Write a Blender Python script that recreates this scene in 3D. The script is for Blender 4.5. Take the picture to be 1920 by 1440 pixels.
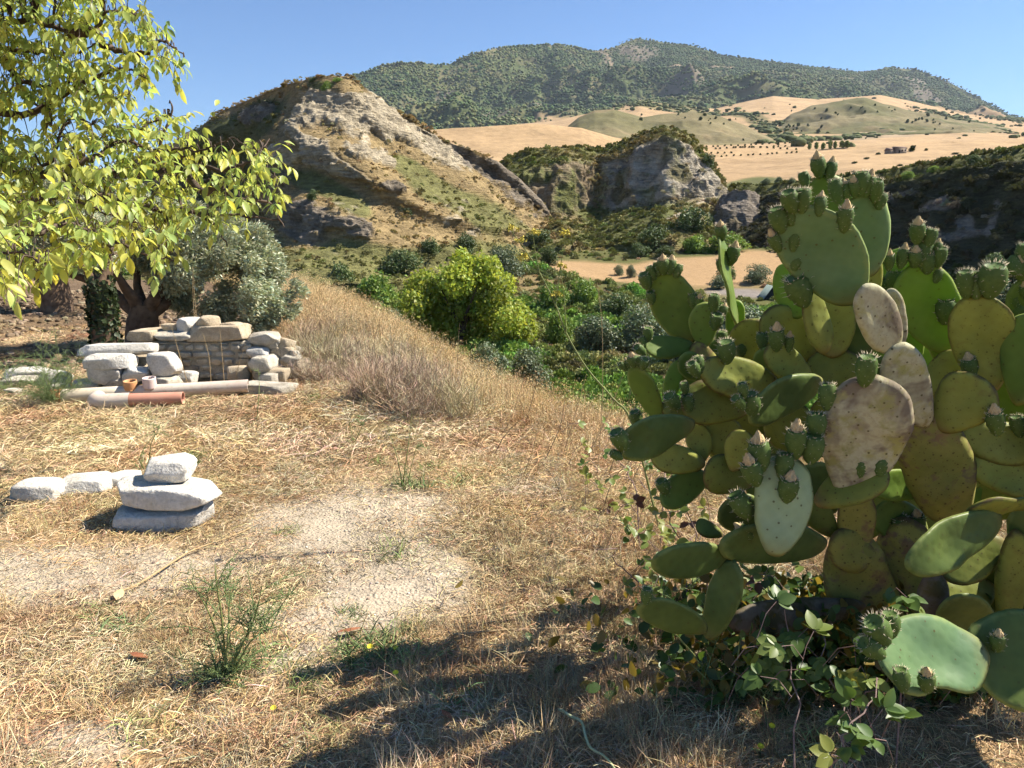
import bpy, bmesh, math, random
import numpy as np
from mathutils import Matrix, Vector

# ------------------------------------------------------------------ camera, sky, sun, exposure
for _o in list(bpy.data.objects):
    bpy.data.objects.remove(_o)
scene = bpy.context.scene
COL = scene.collection
PITCH = math.radians(11.5)
FPX = 1420.0                      # focal length in pixels of a 1920 px wide picture
CAMZ = 1.6
cam_data = bpy.data.cameras.new('camera')
cam_data.sensor_width = 36.0
cam_data.lens = 36.0 * FPX / 1920.0
cam_data.clip_start = 0.05
cam_data.clip_end = 40000.0
cam = bpy.data.objects.new('camera', cam_data)
COL.objects.link(cam)
cam.location = (0, 0, CAMZ)
cam.rotation_euler = (math.radians(90) - PITCH, 0, 0)
scene.camera = cam

SUN_EL = math.radians(47.0)
SUN_AZ = math.radians(15.0)       # from +X towards +Y
sun_vec = Vector((math.cos(SUN_EL) * math.cos(SUN_AZ), math.cos(SUN_EL) * math.sin(SUN_AZ), math.sin(SUN_EL)))
world = bpy.data.worlds.new('World')
scene.world = world
world.use_nodes = True
wn = world.node_tree
bg = wn.nodes.get('Background') or wn.nodes.new('ShaderNodeBackground')
sky = wn.nodes.new('ShaderNodeTexSky')
sky.sky_type = 'NISHITA'
sky.sun_disc = False
sky.sun_elevation = SUN_EL
sky.sun_rotation = math.radians(90.0) - SUN_AZ     # measured from +Y towards +X
sky.altitude = 500
sky.air_density = 1.0
sky.dust_density = 0.0
sky.ozone_density = 9.0
wn.links.new(sky.outputs[0], bg.inputs[0])
bg.inputs[1].default_value = 0.073
sun_data = bpy.data.lights.new('sun', 'SUN')
sun_data.energy = 5.0
sun_data.angle = math.radians(0.55)
sun_data.color = (1.0, 0.93, 0.82)
sun = bpy.data.objects.new('sun', sun_data)
COL.objects.link(sun)
sun.rotation_euler = sun_vec.to_track_quat('Z', 'Y').to_euler()
vs = scene.view_settings
vs.view_transform = 'Standard'
vs.look = 'None'
vs.exposure = 1.12
vs.gamma = 1.0
vs.use_curve_mapping = False
scene.render.engine = 'CYCLES'
cy = scene.cycles
cy.max_bounces = 5
cy.diffuse_bounces = 1
cy.glossy_bounces = 2
cy.transmission_bounces = 2
cy.volume_bounces = 0
cy.transparent_max_bounces = 4
cy.use_denoising = True
cy.use_adaptive_sampling = True
cy.adaptive_threshold = 0.035

# ------------------------------------------------------------------ geometry helpers
rng = np.random.default_rng(7)
random.seed(7)
CA, SA = math.cos(PITCH), math.sin(PITCH)

def P(px, py, D):
    """point at ground distance D in the direction the 1920x1440 photograph shows at (px, py)"""
    px = np.asarray(px, float); py = np.asarray(py, float); D = np.asarray(D, float)
    u = (px - 960) / FPX; v = (720 - py) / FPX
    dy = CA + v * SA; dz = -SA + v * CA
    t = D / dy
    return np.stack(np.broadcast_arrays(u * t, D, CAMZ + dz * t), -1)

def G(px, py, z=0.0):
    """point on the level z"""
    u = (px - 960) / FPX; v = (720 - py) / FPX
    dy = CA + v * SA; dz = -SA + v * CA
    t = (z - CAMZ) / dz
    return np.array([u * t, dy * t, z])

def pxm(p):
    """metres per photograph pixel at the point p"""
    return (p[1] * CA + (CAMZ - p[2]) * SA) / FPX

def toPix(p):
    p = np.asarray(p, float)
    x = p[..., 0]; y = p[..., 1]; z = p[..., 2] - CAMZ
    f = y * CA - z * SA; up = y * SA + z * CA
    return 960 + FPX * x / f, 720 - FPX * up / f

def _h(ix, iy, iz, seed):
    n = (ix * 374761393 + iy * 668265263 + iz * 1274126177 + seed * 974711) & 0xffffffff
    n = ((n ^ (n >> 13)) * 1103515245) & 0xffffffff
    n = ((n ^ (n >> 16)) * 2246822519) & 0xffffffff
    return ((n ^ (n >> 15)) & 0xffffff) / float(0xffffff) * 2 - 1

def vnoise(p, seed=0):
    p = np.asarray(p, float)
    i = np.floor(p).astype(np.int64); f = p - i
    f = f * f * f * (f * (f * 6 - 15) + 10)
    x, y, z = i[..., 0], i[..., 1], i[..., 2]
    fx, fy, fz = f[..., 0], f[..., 1], f[..., 2]
    def L(a, b, t): return a + (b - a) * t
    c = [_h(x + a, y + b, z + d, seed) for d in (0, 1) for b in (0, 1) for a in (0, 1)]
    return L(L(L(c[0], c[1], fx), L(c[2], c[3], fx), fy), L(L(c[4], c[5], fx), L(c[6], c[7], fx), fy), fz)

def fbm(p, scale, octv=4, seed=0, ridged=False, gain=0.5):
    p = np.asarray(p, float) / np.asarray(scale, float)
    a = 1.0; s = 0; tot = 0
    for k in range(octv):
        n = vnoise(p * (2.03 ** k) + 17.3 * k, seed + k)
        if ridged: n = 1 - 2 * np.abs(n)
        s = s + a * n; tot += a; a *= gain
    return s / tot

def pl(x, pts):
    a = np.asarray(pts, float)
    return np.interp(x, a[:, 0], a[:, 1])

def sstep(a, b, x):
    t = np.clip((np.asarray(x, float) - a) / (b - a), 0, 1)
    return t * t * (3 - 2 * t)

def mk_mesh(name, V, F, mats=None, tint=None, smooth=True, mat_idx=None):
    V = np.ascontiguousarray(V, np.float32).reshape(-1, 3)
    me = bpy.data.meshes.new(name)
    if isinstance(F, np.ndarray):
        F = [F]
    F = [np.asarray(f, np.int32) for f in F if len(f)]
    nf = sum(len(f) for f in F); nl = sum(f.size for f in F)
    me.vertices.add(len(V)); me.vertices.foreach_set('co', V.ravel())
    me.loops.add(nl); me.polygons.add(nf)
    me.loops.foreach_set('vertex_index', np.concatenate([f.ravel() for f in F]).astype(np.int32))
    tot = np.concatenate([np.full(len(f), f.shape[1], np.int32) for f in F])
    st = np.concatenate([[0], np.cumsum(tot)[:-1]]).astype(np.int32)
    me.polygons.foreach_set('loop_start', st)
    me.polygons.foreach_set('loop_total', tot)
    if smooth: me.polygons.foreach_set('use_smooth', np.ones(nf, bool))
    if mat_idx is not None: me.polygons.foreach_set('material_index', np.asarray(mat_idx, np.int32))
    if tint is not None:
        at = me.color_attributes.new('tint', 'FLOAT_COLOR', 'POINT')
        t = np.ones((len(V), 4), np.float32); t[:, :3] = tint
        at.data.foreach_set('color', t.ravel())
    me.update(calc_edges=True)
    me.validate()
    for m in (mats if isinstance(mats, (list, tuple)) else [mats]):
        if m is not None: me.materials.append(m)
    return me

def obj(name, data, parent=None, loc=None, mat=None, label=None, cat=None, group=None, kind=None):
    o = bpy.data.objects.new(name, data)
    COL.objects.link(o)
    if parent is not None: o.parent = parent
    if mat is not None: o.matrix_basis = mat
    elif loc is not None: o.location = Vector([float(a) for a in loc])
    if label: o['label'] = label
    if cat: o['category'] = cat
    if group: o['group'] = group
    if kind: o['kind'] = kind
    return o

def empty(name, loc, label, cat, group=None):
    o = obj(name, None, loc=loc, label=label, cat=cat, group=group)
    o.empty_display_size = 0.1
    return o

def grid_faces(nr, nc, wrap=False):
    i = np.arange(nr - 1)[:, None] * nc
    j = np.arange(nc if wrap else nc - 1)[None, :]
    j2 = (j + 1) % nc
    return np.stack([i + j, i + j2, i + nc + j2, i + nc + j], -1).reshape(-1, 4)

def tube(pts, rad, n=7, cap=True):
    pts = np.asarray(pts, float); m = len(pts)
    rad = np.broadcast_to(np.asarray(rad, float), (m,))
    t = np.gradient(pts, axis=0); t /= np.linalg.norm(t, axis=1)[:, None] + 1e-12
    ref = np.array([0.31, 0.23, 0.92]); 
    if abs(np.dot(ref, t[0])) > 0.9: ref = np.array([1, 0.1, 0])
    a = np.cross(t, ref); a /= np.linalg.norm(a, axis=1)[:, None] + 1e-12
    b = np.cross(t, a)
    th = np.linspace(0, 2 * math.pi, n, endpoint=False)
    V = pts[:, None] + rad[:, None, None] * (np.cos(th)[None, :, None] * a[:, None] + np.sin(th)[None, :, None] * b[:, None])
    return V.reshape(-1, 3), grid_faces(m, n, True)

def tubes(lst, n=7):
    Vs, Fs, o = [], [], 0
    for pts, rad in lst:
        V, F = tube(pts, rad, n)
        Vs.append(V); Fs.append(F + o); o += len(V)
    return np.concatenate(Vs), np.concatenate(Fs)

def smooth_path(pts, k=4):
    """Catmull-Rom through the points"""
    p = np.asarray(pts, float)
    q = np.vstack([2 * p[0] - p[1], p, 2 * p[-1] - p[-2]])
    out = []
    for i in range(1, len(q) - 2):
        for t in np.linspace(0, 1, k, endpoint=False):
            out.append(0.5 * ((2 * q[i]) + (-q[i - 1] + q[i + 1]) * t + (2 * q[i - 1] - 5 * q[i] + 4 * q[i + 1] - q[i + 2]) * t ** 2
                              + (-q[i - 1] + 3 * q[i] - 3 * q[i + 1] + q[i + 2]) * t ** 3))
    out.append(p[-1])
    return np.array(out)

def unit(v):
    v = np.asarray(v, float)
    return v / (np.linalg.norm(v, axis=-1, keepdims=True) + 1e-12)

def frames(Y, N):
    """rotation matrices whose columns are X, Y (along), Z (facing N as far as possible)"""
    Y = unit(Y); X = unit(np.cross(Y, N)); Z = np.cross(X, Y)
    return np.stack([X, Y, Z], -1)

def cloud(TV, TF, C, R, S, tint=None):
    """copies of one small template joined into arrays"""
    n = len(C); k = len(TV)
    S = np.asarray(S, float)
    if S.ndim == 1: S = np.repeat(S[:, None], 3, 1)
    V = np.einsum('nij,nkj->nki', R, TV[None] * S[:, None, :]) + C[:, None]
    F = (TF[None] + (np.arange(n) * k)[:, None, None]).reshape(-1, TF.shape[1])
    T = None if tint is None else np.repeat(tint, k, 0)
    return V.reshape(-1, 3), F, T

def rand_dirs(n, r=None):
    v = (r or rng).normal(size=(n, 3))
    return unit(v)

# ------------------------------------------------------------------ material helpers
def newmat(name):
    m = bpy.data.materials.new(name); m.use_nodes = True
    nt = m.node_tree; nt.nodes.clear()
    return m, nt

def nd(nt, typ, ins=None, **kw):
    n = nt.nodes.new(typ)
    for k, v in kw.items(): setattr(n, k, v)
    for k, v in (ins or {}).items():
        s = n.inputs[k]
        if hasattr(v, 'is_linked') or isinstance(v, bpy.types.NodeSocket): nt.links.new(v, s)
        else: s.default_value = v
    return n

def c4(c): return (c[0], c[1], c[2], 1.0)

def ramp(nt, fac, stops, interp='LINEAR'):
    r = nd(nt, 'ShaderNodeValToRGB', {0: fac})
    cr = r.color_ramp; cr.interpolation = interp
    while len(cr.elements) > 1: cr.elements.remove(cr.elements[0])
    cr.elements[0].position = stops[0][0]; cr.elements[0].color = c4(stops[0][1]) if not np.isscalar(stops[0][1]) else (stops[0][1],) * 3 + (1,)
    for p, c in stops[1:]:
        e = cr.elements.new(p); e.color = c4(c) if not np.isscalar(c) else (c, c, c, 1)
    return r.outputs[0]

def noise(nt, co, scale, detail=4, rough=0.55, dist=0.0):
    return nd(nt, 'ShaderNodeTexNoise', {'Vector': co, 'Scale': scale, 'Detail': detail, 'Roughness': rough, 'Distortion': dist}).outputs[0]

def mixc(nt, fac, a, b, blend='MIX'):
    n = nt.nodes.new('ShaderNodeMix'); n.data_type = 'RGBA'; n.blend_type = blend
    for s, v in ((n.inputs[0], fac), (n.inputs[6], a), (n.inputs[7], b)):
        if isinstance(v, bpy.types.NodeSocket): nt.links.new(v, s)
        else: s.default_value = c4(v) if isinstance(v, (tuple, list)) else v
    return n.outputs[2]

def math_(nt, op, a, b=0.0, c=None):
    n = nt.nodes.new('ShaderNodeMath'); n.operation = op
    for i, v in enumerate((a, b, c)):
        if v is None: continue
        if isinstance(v, bpy.types.NodeSocket): nt.links.new(v, n.inputs[i])
        else: n.inputs[i].default_value = v
    return n.outputs[0]

def finish(nt, col, rough=0.85, bump=None, bstr=0.5, bdist=0.02, spec=0.2, trans=None, tfac=0.35, sss=None):
    p = nd(nt, 'ShaderNodeBsdfPrincipled')
    if isinstance(col, bpy.types.NodeSocket): nt.links.new(col, p.inputs['Base Color'])
    else: p.inputs['Base Color'].default_value = c4(col)
    if isinstance(rough, bpy.types.NodeSocket): nt.links.new(rough, p.inputs['Roughness'])
    else: p.inputs['Roughness'].default_value = rough
    p.inputs['Specular IOR Level'].default_value = spec
    if bump is not None:
        b = nd(nt, 'ShaderNodeBump', {'Height': bump, 'Strength': bstr, 'Distance': bdist})
        nt.links.new(b.outputs[0], p.inputs['Normal'])
    out = nd(nt, 'ShaderNodeOutputMaterial')
    sh = p.outputs[0]
    if trans is not None:
        t = nd(nt, 'ShaderNodeBsdfTranslucent')
        if isinstance(trans, bpy.types.NodeSocket): nt.links.new(trans, t.inputs[0])
        else: t.inputs[0].default_value = c4(trans)
        mx = nd(nt, 'ShaderNodeMixShader', {0: tfac})
        nt.links.new(sh, mx.inputs[1]); nt.links.new(t.outputs[0], mx.inputs[2]); sh = mx.outputs[0]
    nt.links.new(sh, out.inputs[0])

def leaf_mat(name, base, trans, tfac=0.4, rough=0.5, spec=0.3, inst=False, var=0.25):
    m, nt = newmat(name)
    a = nd(nt, 'ShaderNodeAttribute', attribute_name='tint')
    a.attribute_type = 'INSTANCER' if inst else 'GEOMETRY'
    col = mixc(nt, 1.0, base, a.outputs[0], 'MULTIPLY')
    tr = mixc(nt, 1.0, trans, a.outputs[0], 'MULTIPLY')
    finish(nt, col, rough, spec=spec, trans=tr, tfac=tfac)
    return m

def plain_mat(name, a, b, scale=8.0, rough=0.85, bstr=0.4, bdist=0.01, spec=0.2, detail=6):
    m, nt = newmat(name)
    co = nd(nt, 'ShaderNodeTexCoord').outputs['Object']
    n = noise(nt, co, scale, detail)
    col = ramp(nt, n, [(0.3, a), (0.7, b)])
    finish(nt, col, rough, n, bstr, bdist, spec)
    return m

# scatter of many small copies (only for what nobody could count)
def scatter(name, pts, yaw, tilt, scale, idx, tint, sources, label=None, cat=None, kind='stuff', parent=None):
    me = bpy.data.meshes.new(name + '_points')
    n = len(pts)
    me.vertices.add(n); me.vertices.foreach_set('co', np.ascontiguousarray(pts, np.float32).ravel())
    rot = np.zeros((n, 3), np.float32); rot[:, 0] = tilt; rot[:, 2] = yaw
    a = me.attributes.new('rot', 'FLOAT_VECTOR', 'POINT'); a.data.foreach_set('vector', rot.ravel())
    sc = np.asarray(scale, np.float32)
    if sc.ndim == 1: sc = np.repeat(sc[:, None], 3, 1)
    a = me.attributes.new('scl', 'FLOAT_VECTOR', 'POINT'); a.data.foreach_set('vector', np.ascontiguousarray(sc).ravel())
    a = me.attributes.new('idx', 'INT', 'POINT'); a.data.foreach_set('value', np.asarray(idx, np.int32))
    t = np.ones((n, 4), np.float32); t[:, :3] = tint
    a = me.attributes.new('tint', 'FLOAT_COLOR', 'POINT'); a.data.foreach_set('color', t.ravel())
    o = obj(name, me, parent=parent, label=label, cat=cat, kind=kind)
    col = bpy.data.collections.new(name + '_sources')
    for k, s in enumerate(sources):
        so = bpy.data.objects.new('%s_src_%02d' % (name, k), s); col.objects.link(so)
    ng = bpy.data.node_groups.new(name + '_scatter', 'GeometryNodeTree')
    ng.interface.new_socket('Geometry', in_out='INPUT', socket_type='NodeSocketGeometry')
    ng.interface.new_socket('Geometry', in_out='OUTPUT', socket_type='NodeSocketGeometry')
    gi = ng.nodes.new('NodeGroupInput'); go = ng.nodes.new('NodeGroupOutput')
    ci = ng.nodes.new('GeometryNodeCollectionInfo'); ci.inputs['Collection'].default_value = col
    ci.inputs['Separate Children'].default_value = True; ci.inputs['Reset Children'].default_value = True
    ip = ng.nodes.new('GeometryNodeInstanceOnPoints'); ip.inputs['Pick Instance'].default_value = True
    def na(nm, dt):
        q = ng.nodes.new('GeometryNodeInputNamedAttribute'); q.data_type = dt; q.inputs[0].default_value = nm
        return q.outputs[0]
    ng.links.new(gi.outputs[0], ip.inputs['Points']); ng.links.new(ci.outputs[0], ip.inputs['Instance'])
    ng.links.new(na('idx', 'INT'), ip.inputs['Instance Index'])
    er = ng.nodes.new('FunctionNodeEulerToRotation'); ng.links.new(na('rot', 'FLOAT_VECTOR'), er.inputs[0])
    ng.links.new(er.outputs[0], ip.inputs['Rotation']); ng.links.new(na('scl', 'FLOAT_VECTOR'), ip.inputs['Scale'])
    ng.links.new(ip.outputs[0], go.inputs[0])
    md = o.modifiers.new('scatter', 'NODES'); md.node_group = ng
    return o
# ------------------------------------------------------------------ terrain
EDGE = np.array([(-90, 40), (-24, 28), (-9, 24), (-5.2, 18), (-3.5, 12.6), (-1.8, 8.9), (-0.2, 6.6), (1.4, 5.1), (4, 4.0), (9, 2.5), (22, -3)], float)

def edge_dist(x, y):
    """signed distance to the rim of the plateau, positive over the slope"""
    p = np.stack([x, y], -1)[..., None, :]
    a = EDGE[:-1]; b = EDGE[1:]; d = b - a
    t = np.clip(((p - a) * d).sum(-1) / (d * d).sum(-1), 0, 1)
    q = a + t[..., None] * d
    r = np.linalg.norm(p - q, axis=-1)
    k = r.argmin(-1)
    rr = np.take_along_axis(r, k[..., None], -1)[..., 0]
    ak = a[k]; dk = d[k]
    s = dk[..., 0] * (y - ak[..., 1]) - dk[..., 1] * (x - ak[..., 0])
    return rr * np.sign(s)

def zg(x, y):
    x = np.asarray(x, float); y = np.asarray(y, float)
    e = edge_dist(x, y)
    p = np.stack([x, y, 0 * x], -1)
    r = np.hypot(x, y)
    z0 = 0.035 * fbm(p, 1.3, 3, 11) + 0.012 * fbm(p, 0.25, 2, 12)
    zv = -9 + 0.9 * fbm(p, 22.0, 3, 21)
    zv = zv + np.clip((r - 118) / 75, 0, 1.05) * 9.2 + np.clip((r - 200) / 9000, 0, 1) * 60
    ee = np.clip(e, 0, None)
    drop = 0.62 * (np.sqrt(ee ** 2 + 0.36) - 0.6) + 0.25 * fbm(p, 2.2, 3, 31) * sstep(0.3, 3, e)
    z = z0 - drop
    k = 1.2
    return np.maximum(z, zv) + np.log1p(np.exp(-np.abs(z - zv) / k)) * k * sstep(1, 6, e)

def blob(px, py, x, y, rx, ry, ang=0):
    a = math.radians(ang); dx = px - x; dy = py - y
    u = (dx * math.cos(a) + dy * math.sin(a)) / rx; v = (-dx * math.sin(a) + dy * math.cos(a)) / ry
    return np.exp(-np.clip(u * u + v * v, 0, 30) ** 1.5)

DRY = np.array((0.345, 0.25, 0.125)); PALE = np.array((0.46, 0.39, 0.275)); GREYR = np.array((0.20, 0.17, 0.135))
GREEN = np.array((0.15, 0.155, 0.055)); DKG = np.array((0.045, 0.062, 0.022)); WHEAT = np.array((0.425, 0.29, 0.155)); SOIL = np.array((0.33, 0.27, 0.2))

def lay(col, w, c):
    w = np.clip(w, 0, 1)[..., None]
    return col * (1 - w) + c * w

def terrain_mat(name, s1, s2, bdist, bstr=0.6, strata=0.0, var=0.35, rough=0.95):
    m, nt = newmat(name)
    co = nd(nt, 'ShaderNodeTexCoord').outputs['Object']
    a = nd(nt, 'ShaderNodeAttribute', attribute_name='tint')
    n1 = noise(nt, co, s1, 3, 0.62); n2 = noise(nt, co, s2, 4, 0.7)
    f = math_(nt, 'ADD', math_(nt, 'MULTIPLY', n1, 0.5), math_(nt, 'MULTIPLY', n2, 0.5))
    g = ramp(nt, f, [(0.32, 1 - var * 1.3), (0.5, 1.0), (0.68, 1 + var)])
    col = mixc(nt, 1.0, a.outputs[0], g, 'MULTIPLY')
    h = f
    if strata > 0:
        mp = nd(nt, 'ShaderNodeMapping', {'Vector': co, 'Rotation': (0.12, 0.25, 0), 'Scale': (0.25, 0.25, 1.6)})
        n3 = noise(nt, mp.outputs[0], s2 * 0.8, 3, 0.65, 0.4)
        h = math_(nt, 'ADD', f, math_(nt, 'MULTIPLY', n3, strata))
        col = mixc(nt, 1.0, col, ramp(nt, n3, [(0.35, 0.72), (0.6, 1.12)]), 'MULTIPLY')
    finish(nt, col, rough, h, bstr, bdist, 0.1)
    return m

def sheet(name, px, rows, sub, mat, disp=None, paint=None, label=None):
    """a hill given by level lines (picture height, distance) along its width; real distances throughout"""
    PY, DD = [], []
    rows = [(rows[0][0] + 70, rows[0][1] * 0.985)] + list(rows); sub = [3] + list(sub)
    for i in range(len(rows) - 1):
        (ya, da), (yb, db) = rows[i], rows[i + 1]
        n = sub[i]
        for t in np.linspace(0, 1, n, endpoint=(i == len(rows) - 2)):
            PY.append(ya + (yb - ya) * t); DD.append(da + (db - da) * t)
    PY = np.array(PY); DD = np.array(DD); PX = np.broadcast_to(px, PY.shape)
    V = P(PX, PY, DD)
    gu = np.gradient(V, axis=1); gv = np.gradient(V, axis=0)
    N = unit(np.cross(gu, gv))
    N = N * np.sign((N * (np.array([0, 0, CAMZ]) - V)).sum(-1, keepdims=True) + 1e-9)
    if disp is not None: V = V + N * disp(V, PX, PY)[..., None]
    col = paint(V, PX, PY) * 0.9 if paint is not None else None
    me = mk_mesh(name, V.reshape(-1, 3), grid_faces(*PY.shape)[:, ::-1], mat, tint=None if col is None else col.reshape(-1, 3))
    o = obj(name, me, kind='structure', label=label)
    return o, V, PX, PY, N, col

def rowset(px, *prs):
    return [(pl(px, a), pl(px, d)) for a, d in prs]

# ---- ground: one sheet from the feet to the horizon
az = np.concatenate([np.linspace(-180, -48, 40, endpoint=False), np.linspace(-48, 48, 420, endpoint=False), np.linspace(48, 180, 40, endpoint=False)])
rad = np.concatenate([[0.02, 0.3, 0.6, 0.9], np.geomspace(1.2, 30, 300, endpoint=False), np.geomspace(30, 260, 130, endpoint=False), np.geomspace(260, 16000, 40)])
AZ, RR = np.meshgrid(np.radians(az), rad)
GX = RR * np.sin(AZ); GY = RR * np.cos(AZ)
GZ = zg(GX, GY)
GP = np.stack([GX, GY, GZ], -1)

def dirt_mask(x, y):
    """bare sandy ground, 1 where no straw lies"""
    p = np.stack([x, y, 0 * x], -1)
    n = fbm(p, 0.9, 4, 41)
    w = 0
    for (qx, qy, rx, ry, a) in ((700, 1010, .55, .75, 25), (600, 955, .6, .25, 0), (760, 1110, .3, .35, 0), (560, 1160, .3, .12, 0), (60, 1080, .9, .35, 0), (230, 1095, .4, .2, 0), (130, 1390, .25, .18, 0), (1290, 1250, .25, .1, 0), (560, 1250, .25, .2, 0)):
        c = G(qx, qy); al = math.radians(a)
        u = ((x - c[0]) * math.cos(al) + (y - c[1]) * math.sin(al)) / rx; v = (-(x - c[0]) * math.sin(al) + (y - c[1]) * math.cos(al)) / ry
        w = w + np.exp(-(u * u + v * v))
    return np.clip(sstep(0.25, 0.75, w + 0.55 * n), 0, 1)

E_ = edge_dist(GX, GY)
n0 = fbm(GP * [1, 1, 0], 3.0, 4, 51); n1 = fbm(GP * [1, 1, 0], 0.35, 3, 52)
gcol = np.zeros(GP.shape) + np.array((0.40, 0.285, 0.155))
gcol = lay(gcol, 0.5 + 0.5 * n1, np.array((0.34, 0.225, 0.115)))
gcol = lay(gcol, dirt_mask(GX, GY), np.array((0.47, 0.40, 0.30)))
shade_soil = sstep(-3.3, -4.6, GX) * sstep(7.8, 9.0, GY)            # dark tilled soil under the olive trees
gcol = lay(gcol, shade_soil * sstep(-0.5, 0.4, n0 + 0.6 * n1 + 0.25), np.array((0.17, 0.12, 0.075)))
gcol = lay(gcol, sstep(0.5, 2, E_), np.array((0.36, 0.26, 0.12)))
gcol = lay(gcol, sstep(7, 14, E_), GREEN * 0.8)
r_ = np.hypot(GX, GY)
v1 = fbm(GP * [1, 1, 0], 18.0, 4, 53)
gcol = lay(gcol, sstep(40, 60, r_) * sstep(-0.1, 0.35, v1) * 0.7, DRY * 0.85)
gpx, gpy = toPix(np.stack([GX, np.maximum(GY, 0.5), GZ], -1))
fld = (blob(gpx, gpy, 1330, 508, 170, 30, 0) + blob(gpx, gpy, 1120, 508, 110, 16, 8) + blob(gpx, gpy, 1420, 480, 60, 12, 0)) * (GY > 60)
gcol = lay(gcol, sstep(0.35, 0.6, fld + 0.15 * v1), WHEAT * 0.95)
gcol = lay(gcol, sstep(0.5, 0.8, blob(gpx, gpy, 1400, 550, 110, 9, 2) * (GY > 60)), np.array((0.26, 0.235, 0.21)))
gcol = lay(gcol, sstep(0.5, 0.8, blob(gpx, gpy, 1130, 750, 110, 24, 4) * (GY > 5) * (GY < 40)), np.array((0.2, 0.175, 0.15)))
gcol = lay(gcol, sstep(200, 260, r_), DRY)

def ground_material():
    m, nt = newmat('dry ground')
    co = nd(nt, 'ShaderNodeTexCoord').outputs['Object']
    a = nd(nt, 'ShaderNodeAttribute', attribute_name='tint')
    n1 = noise(nt, co, 9.0, 4, 0.7); n2 = noise(nt, co, 95.0, 2, 0.7); n3 = noise(nt, co, 1.3, 3, 0.6)
    vo = nd(nt, 'ShaderNodeTexVoronoi', {'Vector': co, 'Scale': 46.0, 'Randomness': 1.0})
    crumbs = ramp(nt, vo.outputs['Distance'], [(0.1, 1.0), (0.5, 0.0)])
    f = math_(nt, 'ADD', math_(nt, 'MULTIPLY', n1, 0.4), math_(nt, 'MULTIPLY', n2, 0.6))
    g = ramp(nt, f, [(0.34, 0.55), (0.5, 1.0), (0.66, 1.3)])
    col = mixc(nt, 1.0, a.outputs[0], g, 'MULTIPLY')
    col = mixc(nt, 1.0, col, ramp(nt, n3, [(0.3, 0.86), (0.7, 1.12)]), 'MULTIPLY')
    h = math_(nt, 'ADD', math_(nt, 'MULTIPLY', crumbs, 0.5), f)
    finish(nt, col, 0.97, h, 0.7, 0.018, 0.1)
    return m
M_ground = ground_material()
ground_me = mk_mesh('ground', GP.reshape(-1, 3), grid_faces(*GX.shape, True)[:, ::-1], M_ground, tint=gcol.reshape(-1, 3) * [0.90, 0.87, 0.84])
ground = obj('ground', ground_me, kind='structure')

# ---- mountain
M_far = terrain_mat('mountain ground', 0.004, 0.03, 8.0, 0.5, var=0.3)
px = np.linspace(560, 2300, 460)
ridge = [(560, 175), (620, 152), (680, 140), (720, 126), (760, 120), (840, 124), (880, 106), (930, 92), (1000, 85), (1050, 85), (1110, 98), (1150, 92), (1175, 80), (1195, 74), (1240, 80), (1300, 88), (1350, 105), (1450, 117), (1560, 130), (1620, 137), (1665, 127), (1720, 135), (1780, 158), (1840, 190), (1890, 217), (1960, 235), (2300, 260)]
rr = rowset(px, ([(560, 300), (2300, 300)], [(560, 1500), (1200, 1900), (2300, 2600)]),
            ([(560, 250), (700, 240), (850, 228), (1000, 225), (1200, 180), (1400, 185), (1600, 190), (1800, 225), (1900, 240), (2300, 262)], [(560, 1900), (1200, 2700), (2300, 3000)]),
            (ridge, [(560, 3000), (900, 3400), (1200, 4300), (1700, 4300), (2300, 4300)]),
            ([(a, b + 120) for a, b in ridge], [(560, 4300), (2300, 5600)]))
def mdisp(V, PX, PY):
    top = pl(PX, ridge)
    w = sstep(0, 60, PY - top) * 0.93 + 0.07
    return w * (150 * fbm(V, (420, 900, 700), 4, 61, True) + 26 * fbm(V, 120, 3, 62)) - w * 60
def mpaint(V, PX, PY):
    n = fbm(V, 90, 4, 63); n2 = fbm(V, 260, 4, 64)
    c = np.zeros(V.shape) + np.array((0.085, 0.105, 0.04))
    c = lay(c, sstep(0.05, 0.4, n + 0.3 * n2) * 0.6, np.array((0.2, 0.165, 0.085)))
    bare = (blob(PX, PY, 1200, 92, 45, 14) + blob(PX, PY, 1145, 112, 6, 14, -40) + blob(PX, PY, 905, 190, 55, 22, 30) + 0.75 * blob(PX, PY, 1290, 168, 50, 16, 5)
            + blob(PX, PY, 830, 175, 25, 30, 20) + blob(PX, PY, 1720, 150, 30, 10, 30) + blob(PX, PY, 1640, 132, 25, 5) + blob(PX, PY, 1130, 100, 10, 4, 40) + 0.8 * blob(PX, PY, 1000, 190, 40, 18, 20) + blob(PX, PY, 1750, 175, 40, 8, 25))
    c = lay(c, 0.9 * sstep(0.38, 0.75, bare * 1.05 + 0.4 * n), np.array((0.19, 0.155, 0.11)))
    track = blob(PX, PY, 1320, 122, 90, 2.0, 3) + blob(PX, PY, 1145, 108, 24, 2.0, 55) + blob(PX, PY, 1230, 128, 40, 1.6, 5)
    c = lay(c, sstep(0.4, 0.7, track), np.array((0.3, 0.22, 0.14)))
    low = sstep(0.35, 0.7, fbm(V, 300, 3, 66) * 0.7 + sstep(215, 235, PY) * 0.7)
    return lay(c, low * (PX > 1000), WHEAT * 0.8)
mountain, mV, mPX, mPY, mN, mC = sheet('mountain', px, rr, (20, 110, 20)[:3], M_far, mdisp, mpaint)

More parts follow.
